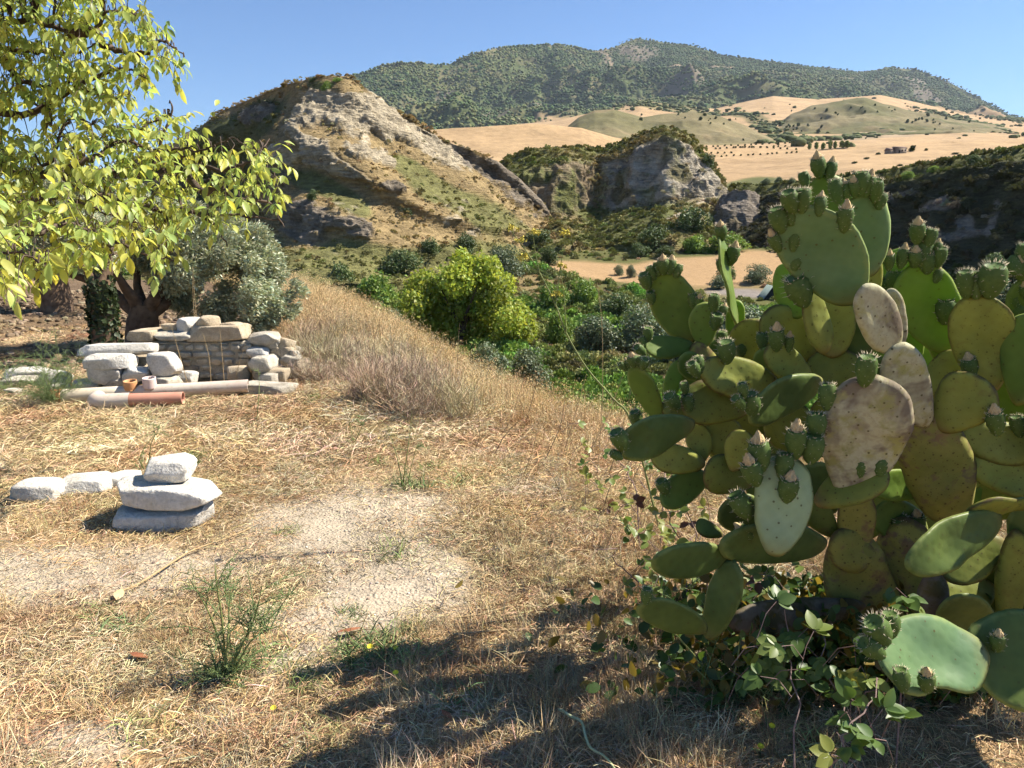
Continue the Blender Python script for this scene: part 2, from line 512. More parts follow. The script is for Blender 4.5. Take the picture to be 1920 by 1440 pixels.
# ---- tan hills far off
M_fields = terrain_mat('field ground', 0.03, 0.25, 1.2, 0.5, var=0.3)
px = np.linspace(640, 2400, 420)
fr = [(640, 250), (820, 243), (960, 234), (1040, 226), (1130, 207), (1200, 188), (1260, 196), (1340, 204), (1400, 190), (1450, 180), (1530, 186), (1600, 182), (1650, 178), (1720, 192), (1800, 212), (1880, 221), (1960, 226), (2400, 232)]
rr = rowset(px, ([(640, 330), (2400, 330)], [(640, 380), (2400, 420)]),
            ([(640, 283), (1150, 285), (1450, 280), (1900, 274), (2400, 270)], [(640, 420), (2400, 520)]),
            ([(640, 262), (1150, 258), (1450, 255), (1900, 248), (2400, 250)], [(640, 700), (1300, 900), (2400, 1100)]),
            (fr, [(640, 1400), (1200, 1700), (1650, 2000), (2400, 2200)]),
            ([(a, b + 60) for a, b in fr], [(640, 1700), (2400, 2700)]))
def fpaint(V, PX, PY):
    n = fbm(V, 60, 4, 71); n2 = fbm(V, 220, 3, 72)
    c = np.zeros(V.shape) + WHEAT * 1.0
    c = lay(c, sstep(0.15, 0.5, n2), WHEAT * np.array((0.86, 0.9, 1.0)))
    g = (blob(PX, PY, 1440, 240, 60, 14, 25) + blob(PX, PY, 1350, 268, 120, 8, -3) + blob(PX, PY, 1250, 200, 80, 7, 5) * 1.0 + blob(PX, PY, 1330, 215, 110, 5, 3) + blob(PX, PY, 1800, 228, 80, 8, 12) + blob(PX, PY, 1600, 258, 60, 8) + blob(PX, PY, 1750, 246, 120, 3, -4))
    c = lay(c, sstep(0.4, 0.7, g + 0.35 * n) * 0.85, np.array((0.17, 0.15, 0.065)))
    return lay(c, sstep(0.45, 0.7, blob(PX, PY, 1650, 255, 160, 10, -4) + 0.2 * n) * 0.7, np.array((0.36, 0.27, 0.17)))
fields, fV, fPX, fPY, fN, fC = sheet('far_field', px, rr, (6, 40, 90, 12), M_fields, lambda V, X, Y: 6 * fbm(V, 160, 4, 73) * sstep(0, 20, Y - pl(X, fr)), fpaint)

def low_hill(name, x0, x1, rid, base, Db, Dr, seed, green, terr=0.0):
    px = np.linspace(x0, x1, 170)
    rr = rowset(px, (base, [(x0, Db), (x1, Db)]), (rid, [(x0, Dr), (x1, Dr)]), ([(a, b + 40) for a, b in rid], [(x0, Dr * 1.15), (x1, Dr * 1.15)]))
    def dp(V, X, Y):
        return (7 * fbm(V, (60, 60, 90), 4, seed, True) - 3) * sstep(0, 14, Y - pl(X, rid)) * Dr / 1200 + terr * np.sin(V[..., 2] * 0.55 + 1.5 * fbm(V, 80, 2, seed))
    def pt(V, X, Y):
        n = fbm(V, 40, 4, seed + 3); n2 = fbm(V, 110, 3, seed + 4)
        c = np.zeros(V.shape) + np.array((0.21, 0.175, 0.09))
        c = lay(c, sstep(-0.1, 0.4, n2) * green, np.array((0.12, 0.12, 0.05)))
        return lay(c, sstep(0.2, 0.5, n) * 0.5, np.array((0.3, 0.215, 0.12)))
    return sheet(name, px, rr, (60, 10), M_fields, dp, pt)
th = low_hill('terraced_hill', 1420, 1940, [(1420, 262), (1450, 238), (1480, 216), (1520, 199), (1560, 191), (1620, 183), (1650, 192), (1700, 206), (1760, 216), (1800, 226), (1860, 234), (1940, 252)],
              [(1420, 268), (1500, 270), (1600, 262), (1700, 252), (1800, 248), (1940, 256)], 900, 1250, 81, 0.8, 0.7)
lh = low_hill('scrub_hill', 1040, 1480, [(1040, 252), (1060, 240), (1085, 220), (1115, 207), (1150, 205), (1180, 213), (1205, 220), (1240, 214), (1300, 210), (1350, 218), (1400, 236), (1440, 256), (1480, 272)],
              [(1040, 285), (1200, 282), (1350, 276), (1480, 276)], 620, 800, 91, 0.6)

# ---- stubble hill behind the cliffs, stubble slope on the right
px = np.linspace(640, 1320, 200)
r1 = [(640, 268), (760, 248), (850, 241), (900, 237), (960, 234), (1030, 235), (1090, 240), (1150, 258), (1200, 268), (1320, 285)]
rr = rowset(px, ([(640, 400), (1320, 420)], [(640, 215), (1320, 222)]), (r1, [(640, 400), (1320, 420)]), ([(a, b + 30) for a, b in r1], [(640, 480), (1320, 500)]))
def spaint(V, PX, PY):
    n = fbm(V, (30, 30, 30), 4, 75)
    row = np.sin(V[..., 0] * 0.35 + V[..., 1] * 0.5 + 3 * fbm(V, 70, 2, 76))
    c = np.zeros(V.shape) + WHEAT
    c = lay(c, sstep(0.2, 1.0, row) * 0.16, WHEAT * 0.78)
    return lay(c, sstep(0.1, 0.5, n) * 0.45, WHEAT * np.array((0.8, 0.78, 0.75)))
stub, *_ = sheet('stubble_hill', px, rr, (90, 10), M_fields, lambda V, X, Y: 1.2 * fbm(V, 40, 3, 77), spaint)

px = np.linspace(1150, 2500, 300)
r2 = [(1150, 300), (1320, 292), (1450, 287), (1600, 277), (1700, 270), (1800, 266), (1920, 262), (2500, 240)]
rr = rowset(px, ([(1150, 420), (1400, 440), (2500, 460)], [(1150, 195), (2500, 195)]), ([(1150, 380), (1400, 372), (1600, 340), (2500, 330)], [(1150, 212), (1400, 216), (2500, 230)]),
            (r2, [(1150, 420), (2500, 460)]), ([(a, b + 40) for a, b in r2], [(1150, 520), (2500, 560)]))
def rpaint(V, PX, PY):
    c = spaint(V, PX, PY)
    n = fbm(V, 14, 4, 78)
    g = blob(PX, PY, 1410, 345, 60, 14, -8) + blob(PX, PY, 1500, 350, 60, 8, -5) + 0.9 * sstep(372, 392, PY)
    c = lay(c, sstep(0.3, 0.6, g + 0.3 * n), GREEN * 0.9)
    c = lay(c, sstep(0.45, 0.7, blob(PX, PY, 1405, 268, 90, 14, -6)) * 0.0, GREEN)
    return lay(c, sstep(0.35, 0.6, n) * 0.3, DRY * 0.6)
slope_field, sfV, sfX, sfY, *_ = sheet('stubble_slope', px, rr, (20, 90, 10), M_fields, lambda V, X, Y: 1.0 * fbm(V, 30, 3, 79), rpaint)

# ---- the eroded hill
M_hill = terrain_mat('hill earth', 0.3, 1.9, 0.9, 0.9, strata=0.9, var=0.45)
px = np.linspace(-260, 1085, 500)
hr = [(-260, 470), (-60, 400), (60, 345), (200, 318), (300, 285), (365, 245), (420, 206), (460, 190), (500, 174), (545, 156), (585, 146), (625, 141), (655, 143), (690, 166), (720, 196), (780, 226), (830, 262), (880, 280), (930, 301), (975, 335), (1010, 370), (1035, 400), (1060, 425), (1085, 445)]
hf = [(-260, 620), (60, 600), (400, 588), (560, 572), (700, 545), (850, 510), (1000, 472), (1085, 452)]
hDf = [(60, 122), (400, 106), (560, 103), (700, 110), (850, 128), (1000, 160), (1085, 186)]
hDr = [(60, 270), (300, 246), (365, 232), (430, 212), (500, 186), (560, 172), (640, 168), (720, 170), (800, 176), (900, 184), (1000, 192), (1085, 200)]
nr = 240
top = pl(px, hr); bot = pl(px, hf); Df = pl(px, hDf); Dr = pl(px, hDr)
rows = []
for s in np.linspace(0, 1, nr):
    py = bot + (top - bot) * s
    f = s + 0.05 * np.sin(s * 9.0 + px * 0.008) - 0.04 * np.sin(s * 21 + px * 0.02)
    rec = 30 * sstep(520, 455, px) * np.sin(np.clip((s - 0.3) / 0.62, 0, 1) * math.pi) * sstep(280, 360, px)
    rows.append((py, Df + (Dr - Df) * np.clip(f, 0, 1.02) + rec))
rows.append((top + 40, Dr + 45)); rows.append((top + 160, Dr + 100))
def hill_rock(PX, PY, V):
    n = fbm(V, (7, 7, 4), 4, 101)
    pale = (blob(PX, PY, 630, 205, 70, 32, 28) + blob(PX, PY, 730, 240, 75, 26, 30) + blob(PX, PY, 580, 215, 45, 22, -30) + 0.9 * blob(PX, PY, 590, 275, 70, 16, 32) + blob(PX, PY, 640, 318, 75, 14, 22)
            + 0.9 * blob(PX, PY, 690, 290, 50, 14, 18) + 0.8 * blob(PX, PY, 530, 290, 30, 18, 20) + 0.9 * blob(PX, PY, 800, 270, 60, 20, 32) + 0.5 * blob(PX, PY, 860, 300, 60, 16, 30) + 0.7 * blob(PX, PY, 700, 200, 40, 26, 40))
    grey = (blob(PX, PY, 985, 355, 75, 28, 42) + blob(PX, PY, 575, 415, 52, 42, 20) + blob(PX, PY, 672, 425, 38, 24, 5) + 0.8 * blob(PX, PY, 735, 352, 40, 12, 20) + 0.7 * blob(PX, PY, 910, 315, 60, 18, 30)
            + 0.8 * blob(PX, PY, 480, 215, 45, 22, -30) + 0.5 * blob(PX, PY, 520, 330, 60, 30, 20) + 0.6 * blob(PX, PY, 860, 290, 55, 16, 30))
    n_ = fbm(V, (2.5, 2.5, 1.3), 3, 102)
    return sstep(0.30, 0.50, pale * .9 + 0.6 * n + .35 * n_), sstep(0.4, 0.6, grey * .9 + 0.5 * n + .3 * n_)
def hdisp(V, PX, PY):
    a, b = hill_rock(PX, PY, V)
    k = np.maximum(a, b)
    tp = pl(PX, hr)
    w = sstep(0, 14, PY - tp) * 0.85 + 0.15
    g = fbm(V * [1, 1, 0.35], (6, 6, 6), 4, 103, True)
    return w * (k * (1.5 * g + 0.7 * fbm(V, (2.2, 2.2, .8), 4, 104, True)) + (1 - k) * 0.5 * fbm(V, 5, 4, 105) + 1.2 * fbm(V, 25, 3, 106) - 0.3)
def hpaint(V, PX, PY):
    n = fbm(V, 9, 4, 107); n2 = fbm(V, 28, 3, 108); n3 = fbm(V, 2.2, 3, 109)
    c = np.zeros(V.shape) + DRY
    c = lay(c, 0.5 + 0.5 * n3, DRY * np.array((0.72, 0.74, 0.7)))
    gw = (blob(PX, PY, 640, 365, 80, 20, 30) + 0.9 * blob(PX, PY, 820, 350, 90, 26, 30) + blob(PX, PY, 900, 400, 100, 30, 20) + 0.7 * blob(PX, PY, 560, 340, 60, 14, 20) + 0.5 * blob(PX, PY, 760, 310, 60, 16, 30)
          + 1.0 * sstep(405, 470, PY - 0.02 * PX) + 0.8 * blob(PX, PY, 600, 160, 24, 8) + 0.45 * blob(PX, PY, 540, 180, 60, 12, -25))
    gw = gw - 0.75 * blob(PX, PY, 830, 400, 60, 22, 15) - 0.5 * blob(PX, PY, 760, 390, 60, 16, 20)
    c = lay(c, sstep(0.3, 0.75, gw + 0.5 * n + 0.2 * n2) * 0.85, GREEN)
    dk = blob(PX, PY, 470, 235, 80, 34, -35) + blob(PX, PY, 420, 300, 90, 50, 60) + blob(PX, PY, 400, 380, 60, 60)
    c = lay(c, sstep(0.25, 0.6, dk + 0.3 * n) * 0.8, DKG * 1.4)
    a, b = hill_rock(PX, PY, V)
    c = lay(c, a * 0.92, PALE * (0.9 + 0.25 * n3[..., None]))
    return lay(c, b * 0.85, GREYR * (1.0 + 0.5 * n3[..., None]))
hill, hV, hPX, hPY, hN, hC = sheet('eroded_hill', px, rows, [1] * nr + [6], M_hill, hdisp, hpaint)

# ---- knoll with the white cliff
px = np.linspace(900, 1440, 300)
kr = [(900, 330), (940, 300), (985, 284), (1020, 278), (1080, 274), (1130, 281), (1165, 268), (1195, 254), (1220, 244), (1252, 236), (1290, 252), (1320, 285), (1345, 328), (1362, 352), (1380, 372), (1440, 400)]
kc = [(900, 360), (960, 330), (1000, 312), (1060, 300), (1110, 300), (1160, 292), (1200, 272), (1250, 256), (1290, 272), (1325, 312), (1350, 345), (1380, 378), (1440, 402)]
kb = [(900, 430), (985, 425), (1050, 402), (1130, 390), (1200, 386), (1290, 374), (1350, 372), (1380, 384), (1440, 408)]
kf = [(900, 470), (1000, 466), (1100, 460), (1200, 455), (1300, 450), (1440, 440)]
kD = lambda d: [(900, d - 4), (1060, d - 4), (1120, d + 6), (1160, d + 2), (1250, d - 6), (1330, d), (1380, d + 8), (1440, d + 10)]
rr = rowset(px, (kf, kD(168)), (kb, kD(196)), (kc, kD(206)), (kr, kD(216)), ([(a, b + 30) for a, b in kr], kD(240)), ([(a, b + 120) for a, b in kr], kD(270)))
def krock(PX, PY, V):
    n = fbm(V, (7, 7, 5), 4, 121)
    w = sstep(-4, 14, PY - pl(PX, kc)) * sstep(12, -10, PY - pl(PX, kb)) * sstep(1125, 1150, PX + 10 * n)
    w2 = sstep(-4, 14, PY - pl(PX, kc)) * sstep(12, -10, PY - pl(PX, kb)) * sstep(1125, 1100, PX)
    return w, w2, n
def kdisp(V, PX, PY):
    w, w2, n = krock(PX, PY, V)
    g = fbm(V * [1, 1, 0.3], (7, 7, 7), 4, 123, True)
    return np.maximum(w, w2) * (2.4 * g + 0.7 * fbm(V, 2.5, 3, 124)) + 0.9 * fbm(V, 9, 4, 125) * sstep(0, 10, PY - pl(PX, kr))
def kpaint(V, PX, PY):
    w, w2, n = krock(PX, PY, V)
    n3 = fbm(V, 2.4, 3, 126)
    c = np.zeros(V.shape) + GREEN * 0.95
    c = lay(c, sstep(-0.15, 0.4, n) * 0.65, DRY * 0.85)
    c = lay(c, sstep(10, -25, PY - pl(PX, kc)) * 0.45, GREEN * np.array((0.85, 0.85, 0.8)))
    c = lay(c, w2 * 0.75 * sstep(-0.3, 0.2, n), np.array((0.27, 0.205, 0.135)))
    veg = blob(PX, PY, 1270, 330, 26, 24, 10) + 0.8 * blob(PX, PY, 1250, 262, 60, 14, 10) + 0.9 * blob(PX, PY, 1160, 350, 14, 40, 10) + 0.7 * blob(PX, PY, 1190, 365, 40, 10)
    c = lay(c, w * sstep(-0.45, 0.1, n + 0.3), np.array((0.375, 0.325, 0.245)) * (1 + 0.35 * n3[..., None] + .45 * fbm(V * [1, 1, .25], 2.5, 3, 129)[..., None]))
    c = lay(c, w * sstep(0.4, 0.7, veg + 0.3 * n) * 0.9, np.array((0.16, 0.14, 0.07)))
    pth = blob(PX, PY, 1330, 372, 36, 3, -25) + blob(PX, PY, 1265, 405, 24, 4, -30)
    return lay(c, sstep(0.4, 0.7, pth), np.array((0.45, 0.38, 0.28)))
knoll, kV, kPX, kPY, kN, kC = sheet('cliff_knoll', px, rr, (50, 70, 24, 20, 10), M_hill, kdisp, kpaint)

# ---- dark rock outcrop beside the path
px = np.linspace(1340, 1460, 70)
orr = [(1340, 400), (1358, 372), (1375, 358), (1400, 355), (1425, 366), (1440, 385), (1460, 405)]
rr = rowset(px, ([(1340, 420), (1460, 420)], [(1340, 178), (1460, 178)]), (orr, [(1340, 190), (1400, 184), (1460, 192)]), ([(a, b + 30) for a, b in orr], [(1340, 205), (1460, 205)]))
outcrop, oV, oPX, oPY, oN, oC = sheet('rock_outcrop', px, rr, (46, 10), M_hill, lambda V, X, Y: 1.3 * fbm(V * [1, 1, .4], 4, 4, 131, True),
      lambda V, X, Y: lay(np.zeros(V.shape) + GREYR * 1.15, sstep(0.1, 0.5, fbm(V, 3, 3, 132)) * 0.7, np.array((0.15, 0.12, 0.06))))

# ---- the bluff in its own shade on the right
px = np.linspace(1380, 2500, 330)
br = [(1380, 352), (1430, 352), (1500, 346), (1560, 340), (1640, 334), (1700, 322), (1760, 311), (1830, 299), (1920, 285), (2500, 230)]
bb = [(1380, 420), (1500, 455), (1600, 490), (1700, 525), (1920, 560), (2500, 640)]
bD = lambda a, b: [(1380, a), (2500, b)]
rr = rowset(px, ([(1380, 450), (1600, 540), (1920, 620), (2500, 700)], [(1380, 172), (1600, 118), (1920, 80), (2500, 50)]),
            (bb, [(1380, 182), (1600, 134), (1750, 112), (1920, 96), (2500, 62)]),
            ([(a, b + 14) for a, b in br], [(1380, 196), (1600, 160), (1750, 138), (1920, 120), (2500, 78)]),
            (br, [(1380, 202), (1600, 166), (1750, 144), (1920, 126), (2500, 84)]),
            ([(a, b + 3) for a, b in br], [(1380, 226), (1600, 200), (1920, 165), (2500, 120)]), ([(a, b + 60) for a, b in br], [(1380, 260), (1600, 240), (2500, 180)]))
def bdisp(V, PX, PY):
    return 1.5 * fbm(V * [1, 1, .4], 9, 4, 141, True) * sstep(0, 20, PY - pl(PX, br)) + 0.5 * fbm(V, 3, 3, 142) - 0.6
def bpaint(V, PX, PY):
    n = fbm(V, 8, 4, 143); n3 = fbm(V, 2.2, 3, 144)
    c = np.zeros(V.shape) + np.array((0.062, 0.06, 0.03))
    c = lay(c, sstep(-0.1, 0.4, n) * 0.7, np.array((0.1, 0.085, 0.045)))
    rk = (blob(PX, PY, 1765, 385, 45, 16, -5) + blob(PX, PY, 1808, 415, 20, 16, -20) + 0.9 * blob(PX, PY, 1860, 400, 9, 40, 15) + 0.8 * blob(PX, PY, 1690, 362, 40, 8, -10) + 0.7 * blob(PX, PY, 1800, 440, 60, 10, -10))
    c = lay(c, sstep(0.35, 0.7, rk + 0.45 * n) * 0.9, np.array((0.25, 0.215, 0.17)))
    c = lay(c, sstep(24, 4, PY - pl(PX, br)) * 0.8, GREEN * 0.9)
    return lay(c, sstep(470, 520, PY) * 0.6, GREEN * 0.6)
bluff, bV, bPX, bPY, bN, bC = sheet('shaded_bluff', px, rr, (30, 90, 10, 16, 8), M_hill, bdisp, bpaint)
# ------------------------------------------------------------------ vegetation of the valley and the hills
LT = np.array([(0, 0, 0), (-.42, .45, .10), (.42, .45, .10), (0, 1, -.06)], float)
LTF = np.array([(0, 2, 3), (0, 3, 1)])

_TV = np.concatenate([v.reshape(-1, 3) for v in (GP[GY > 0.5].reshape(-1, 3), mV, fV, th[1], lh[1], sfV, hV, kV, oV, bV)])
_TX, _TY = toPix(_TV)
def on_terrain(px, py, dmin=0, dmax=1e9):
    """the nearest piece of land the photograph shows at (px, py)"""
    d2 = (_TX - px) ** 2 + (_TY - py) ** 2
    ok = (_TV[:, 1] > dmin) & (_TV[:, 1] < dmax)
    near = ok & (d2 < 49)
    if near.any():
        k = np.where(near)[0]; return _TV[k[_TV[k, 1].argmin()]]
    k = np.where(ok)[0]
    return _TV[k[d2[k].argmin()]]

M_dark = leaf_mat('dark evergreen leaves', (0.10, 0.135, 0.05), (0.11, 0.17, 0.035), 0.2, 0.55)
M_bright = leaf_mat('bright shrub leaves', (0.19, 0.27, 0.06), (0.24, 0.36, 0.05), 0.3)
M_grey = leaf_mat('grey olive leaves', (0.17, 0.205, 0.115), (0.14, 0.18, 0.06), 0.2, 0.5)
M_walnut = leaf_mat('walnut leaves', (0.31, 0.36, 0.06), (0.46, 0.52, 0.06), 0.38)
M_bark = plain_mat('rough bark', (0.07, 0.05, 0.035), (0.17, 0.125, 0.085), 14, 0.95, 0.9, 0.02)

def lump_cloud(lumps, n, size, r, inner=0.55, flat=0.25):
    """leaf positions and frames over a heap of rounded clumps"""
    L = np.array([(*c, *(q if hasattr(q, '__len__') else (q, q, q))) for c, q in lumps], float)
    w = (L[:, 3] * L[:, 4] + L[:, 3] * L[:, 5]); w /= w.sum()
    k = r.choice(len(L), n, p=w)
    d = rand_dirs(n, r)
    rr = inner + (1 - inner) * r.random(n) ** 0.6
    q = d * rr[:, None]
    C = L[k, :3] + q * L[k, 3:6] * (1 + 0.18 * vnoise(d * 3.1 + k[:, None] * 7.7)[:, None])
    N = unit(d + 0.7 * rand_dirs(n, r) + np.array([0, 0, flat]))
    Y = unit(rand_dirs(n, r) + 0.5 * d)
    R = frames(Y, N)
    S = size * (0.65 + 0.7 * r.random(n))
    dark = 0.75 + 0.5 * r.random(n)
    hue = r.normal(0, 0.09, n)
    T = np.stack([dark * (1 + hue), dark, dark * (1 - 0.5 * hue)], -1)
    lumpv = 1 + 0.16 * r.normal(size=len(L))
    return C, R, S, T * lumpv[k][:, None]

def heap(nl, r, w=0.5, h=1.0):
    out = []
    for i in range(nl):
        a = r.random() * 6.283; q = math.sqrt(r.random()) * w * 0.72
        zz = 0.16 + 0.66 * r.random() * (1 - (q / w) ** 2 * 0.8)
        s = 0.09 + 0.2 * r.random() ** 1.5
        out.append(((q * math.cos(a), q * math.sin(a), zz * h), (s, s, s * 0.9)))
    out.append(((0, 0, 0.45 * h), (0.3, 0.27, 0.34 * h)))
    return out

def bush_mesh(name, seed, mat, n=3600, size=0.055, nl=26):
    r = np.random.default_rng(seed)
    C, R, S, T = lump_cloud(heap(nl, r), n, size, r)
    keep = C[:, 2] > 0.0
    V, F, TT = cloud(LT, LTF, C[keep], R[keep], S[keep], T[keep])
    top = V[:, 2].max(); w = np.abs(V[:, :2]).max()
    V = V / [w * 2, w * 2, top]
    return mk_mesh(name, V, F, mat, TT, smooth=False)

def stem_mesh(name, seed):
    r = np.random.default_rng(seed)
    L = []
    for k in range(4):
        a = k * 1.6 + r.random(); b = 0.12 + 0.15 * r.random()
        L.append((smooth_path([(0.02 * math.cos(a), 0.02 * math.sin(a), -0.06), (b * .5 * math.cos(a), b * .5 * math.sin(a), 0.25), (b * math.cos(a), b * math.sin(a), 0.62)], 3), np.linspace(0.028, 0.01, 7)))
    V, F = tubes(L, 6)
    return mk_mesh(name, V, F, M_bark)

VAR = {'dark': [bush_mesh('crown', 300 + i, M_dark) for i in range(3)],
       'bright': [bush_mesh('crown', 310 + i, M_bright, 3200, 0.065) for i in range(3)],
       'grey': [bush_mesh('crown', 320 + i, M_grey, 4200, 0.045) for i in range(2)]}
STEMS = [stem_mesh('stem', 330 + i) for i in range(2)]
_bn = [0]
def bush(x0, y0, x1, y1, kind, label, cat='bush', name='bush', group=None, dmin=30, dmax=1e9, D=None):
    cx = (x0 + x1) / 2
    p = on_terrain(cx, y1, dmin, dmax) if D is None else P(cx, y1, D)
    m = pxm(p)
    w = (x1 - x0) * m; h = (y1 - y0) * m
    i = _bn[0]; _bn[0] += 1
    o = empty(name, (p[0], p[1] + w * 0.35, p[2] - 0.04 * h), label, cat, group)
    o.rotation_euler = (0, 0, i * 2.4)
    c = obj('crown', VAR[kind][i % len(VAR[kind])], o); c.scale = (w, w, h)
    s = obj('stem', STEMS[i % 2], o); s.scale = (w, w, h)
    return o

VB = 'bushes on the valley floor'
bush(598, 480, 670, 566, 'dark', 'tall dark grey-green bush with bare stems left of the bright green thicket')
bush(655, 498, 750, 580, 'bright', 'bright green thicket between the dark tall bush and the big walnut tree', 'shrub', 'thicket')
bush(545, 520, 610, 580, 'bright', 'bright green shrub beside the grey olive foliage', 'shrub', 'shrub')
bush(694, 458, 786, 512, 'dark', 'wide dark green bush above the bright thicket at the hill foot')
bush(782, 438, 834, 480, 'dark', 'round dark bush on the lower slope, first of two side by side')
bush(852, 430, 906, 478, 'dark', 'dark bush with pointed top above the walnut tree')
bush(900, 450, 1000, 520, 'grey', 'broad grey-green bush just right of the walnut crown')
bush(975, 424, 1050, 462, 'dark', 'dark bush with bare reddish twigs near the foot of the ridge')
bush(1006, 454, 1046, 494, 'dark', 'small round dark bush under the twiggy bush')
bush(743, 371, 779, 403, 'dark', 'lone round bush on the dry middle of the eroded hill')
bush(572, 346, 598, 373, 'dark', 'small bush high on the left slope of the eroded hill')
bush(575, 134, 597, 150, 'dark', 'dark shrub standing on the skyline of the eroded hill', 'shrub', 'shrub')
bush(591, 150, 622, 172, 'bright', 'green shrub at the top of the pale cliff', 'shrub', 'shrub')
bush(614, 136, 644, 149, 'bright', 'low green shrub on the summit of the eroded hill', 'shrub', 'shrub')
bush(1186, 411, 1276, 470, 'dark', 'large dark round bush beside the pale footpath')
bush(1268, 376, 1344, 436, 'dark', 'large dark bush higher up, just under the footpath bend')
bush(1178, 448, 1228, 478, 'dark', 'low dark bush at the left foot of the large round bush')
bush(1226, 452, 1272, 480, 'dark', 'low dark bush at the right foot of the large round bush')
bush(1282, 430, 1345, 470, 'bright', 'green shrub between the large bushes and the stubble field', 'shrub', 'shrub')
bush(1330, 425, 1420, 470, 'bright', 'broad green shrub behind the tall upright cactus pad', 'shrub', 'shrub')
bush(1320, 284, 1351, 318, 'dark', 'round dark tree on the right edge of the white cliff', 'tree', 'tree')
bush(1148, 490, 1170, 512, 'grey', 'small grey olive tree in the stubble, left one of a pair', 'olive tree', 'olive_tree')
bush(1166, 492, 1192, 518, 'grey', 'small grey olive tree in the stubble, right one of a pair', 'olive tree', 'olive_tree')
bush(1328, 512, 1364, 542, 'grey', 'small grey olive tree casting a shadow in the stubble field', 'olive tree', 'olive_tree')
bush(1340, 490, 1380, 530, 'dark', 'dark bush behind the tall upright cactus pad in the stubble')
bush(1395, 488, 1452, 530, 'grey', 'grey scrub bush at the right end of the stubble field')
bush(1000, 520, 1070, 590, 'bright', 'fresh green shrub just right of the walnut tree', 'shrub', 'shrub')
bush(1050, 512, 1140, 575, 'bright', 'green shrub bank below the stubble field', 'shrub', 'shrub')
bush(1105, 540, 1200, 600, 'dark', 'dark green shrub at the near edge of the stubble field', 'shrub', 'shrub')
bush(1015, 575, 1080, 650, 'bright', 'tall bright shrub between the walnut tree and the grey shrub bank', 'shrub', 'shrub')
bush(1060, 585, 1180, 665, 'grey', 'dark grey-green shrub bank low in the valley left of the cactus', 'shrub', 'shrub')
bush(1150, 560, 1260, 660, 'grey', 'grey-green shrub behind the leftmost upright cactus pads', 'shrub', 'shrub')
bush(1230, 600, 1330, 690, 'grey', 'grey shrub hidden behind the small oval cactus pads', 'shrub', 'shrub')
bush(1330, 560, 1450, 640, 'grey', 'grey-green shrub below the grey track behind the cactus', 'shrub', 'shrub')
bush(1440, 590, 1560, 680, 'dark', 'dark shrub seen through gaps of the cactus', 'shrub', 'shrub', dmin=12)
bush(1690, 600, 1800, 690, 'bright', 'reddish green shrub seen between right-hand cactus pads', 'shrub', 'shrub', dmin=12)
bush(1740, 540, 1860, 640, 'grey', 'grey bush below the shaded bluff, behind the yellow cactus pad', D=52)
bush(1850, 470, 1915, 530, 'dark', 'dark tree at the foot of the shaded bluff near the frame edge', 'tree', 'tree', D=78)
bush(1840, 520, 1960, 630, 'grey', 'grey bush at the right edge behind the fruit-bearing pads', D=46)
bush(1640, 500, 1720, 580, 'dark', 'dark bush at the foot of the bluff behind the cactus', D=80)
bush(1818, 281, 1853, 304, 'dark', 'dark bush on the rim of the shaded bluff')
bush(1738, 304, 1764, 318, 'bright', 'small green shrub on the rim of the shaded bluff', 'shrub', 'shrub')
bush(1690, 312, 1722, 330, 'bright', 'low green shrub further down the bluff rim', 'shrub', 'shrub')
for k, (a, b, c, d) in enumerate(((1424, 330, 1444, 344), (1446, 328, 1466, 342), (1476, 326, 1490, 338), (1500, 330, 1520, 342))):
    bush(a, b, c, d, 'grey', 'small olive tree on the stubble edge above the rock outcrop', 'olive tree', 'olive_tree', 'olive trees above the rock outcrop')
bush(870, 640, 960, 720, 'grey', 'blue-green broom bush behind the straw bank, left of two', 'broom', 'broom_bush', D=13.5)
bush(940, 650, 1050, 740, 'grey', 'blue-green broom bush behind the straw bank, right of two', 'broom', 'broom_bush', D=12.5)
bush(690, 575, 760, 640, 'grey', 'blue-green broom bush below the walnut tree behind the bank crest', 'broom', 'broom_bush', D=20)

# ---- the walnut tree in the valley
def valley_walnut():
    r = np.random.default_rng(41)
    p = on_terrain(860, 662, 40, 95)
    m = pxm(p)
    o = empty('walnut_tree', (p[0], p[1] + 3, p[2]), 'large round yellow-green walnut tree standing in the valley centre', 'tree')
    lumps = []
    for (x, y, rad) in ((800, 545, 48), (850, 520, 42), (900, 515, 44), (940, 540, 36), (780, 590, 44), (840, 580, 55), (910, 580, 52), (960, 590, 36), (985, 605, 30), (830, 625, 40), (890, 635, 38), (770, 565, 34), (925, 500, 22), (870, 492, 24), (945, 635, 30), (985, 632, 24), (870, 660, 26)):
        for k in range(3):
            lumps.append((((x - 860 + r.normal(0, 6)) * m, r.normal(0, 1.4) + (k - 1) * 1.2, (662 - y + r.normal(0, 6)) * m), rad * m * (0.62 + 0.25 * r.random())))
    C, R, S, T = lump_cloud(lumps, 24000, 0.30, r, 0.5)
    V, F, TT = cloud(LT, LTF, C, R, S, T)
    obj('crown', mk_mesh('crown', V, F, M_walnut, TT, smooth=False), o)
    L = [(smooth_path([(0, 0, -.5), (0.1, 0, 1.2), (0.2, 0, 2.5)], 4), np.linspace(.4, .3, 9))]
    for k in range(6):
        a = k * 1.05; L.append((smooth_path([(0.2, 0, 2.3), (1.4 * math.cos(a), 1.2 * math.sin(a), 3.6), (3.0 * math.cos(a), 1.8 * math.sin(a), 5.6)], 4), np.linspace(.2, .04, 9)))
    V, F = tubes(L, 8)
    obj('trunk', mk_mesh('trunk', V, F, M_bark), o)
valley_walnut()

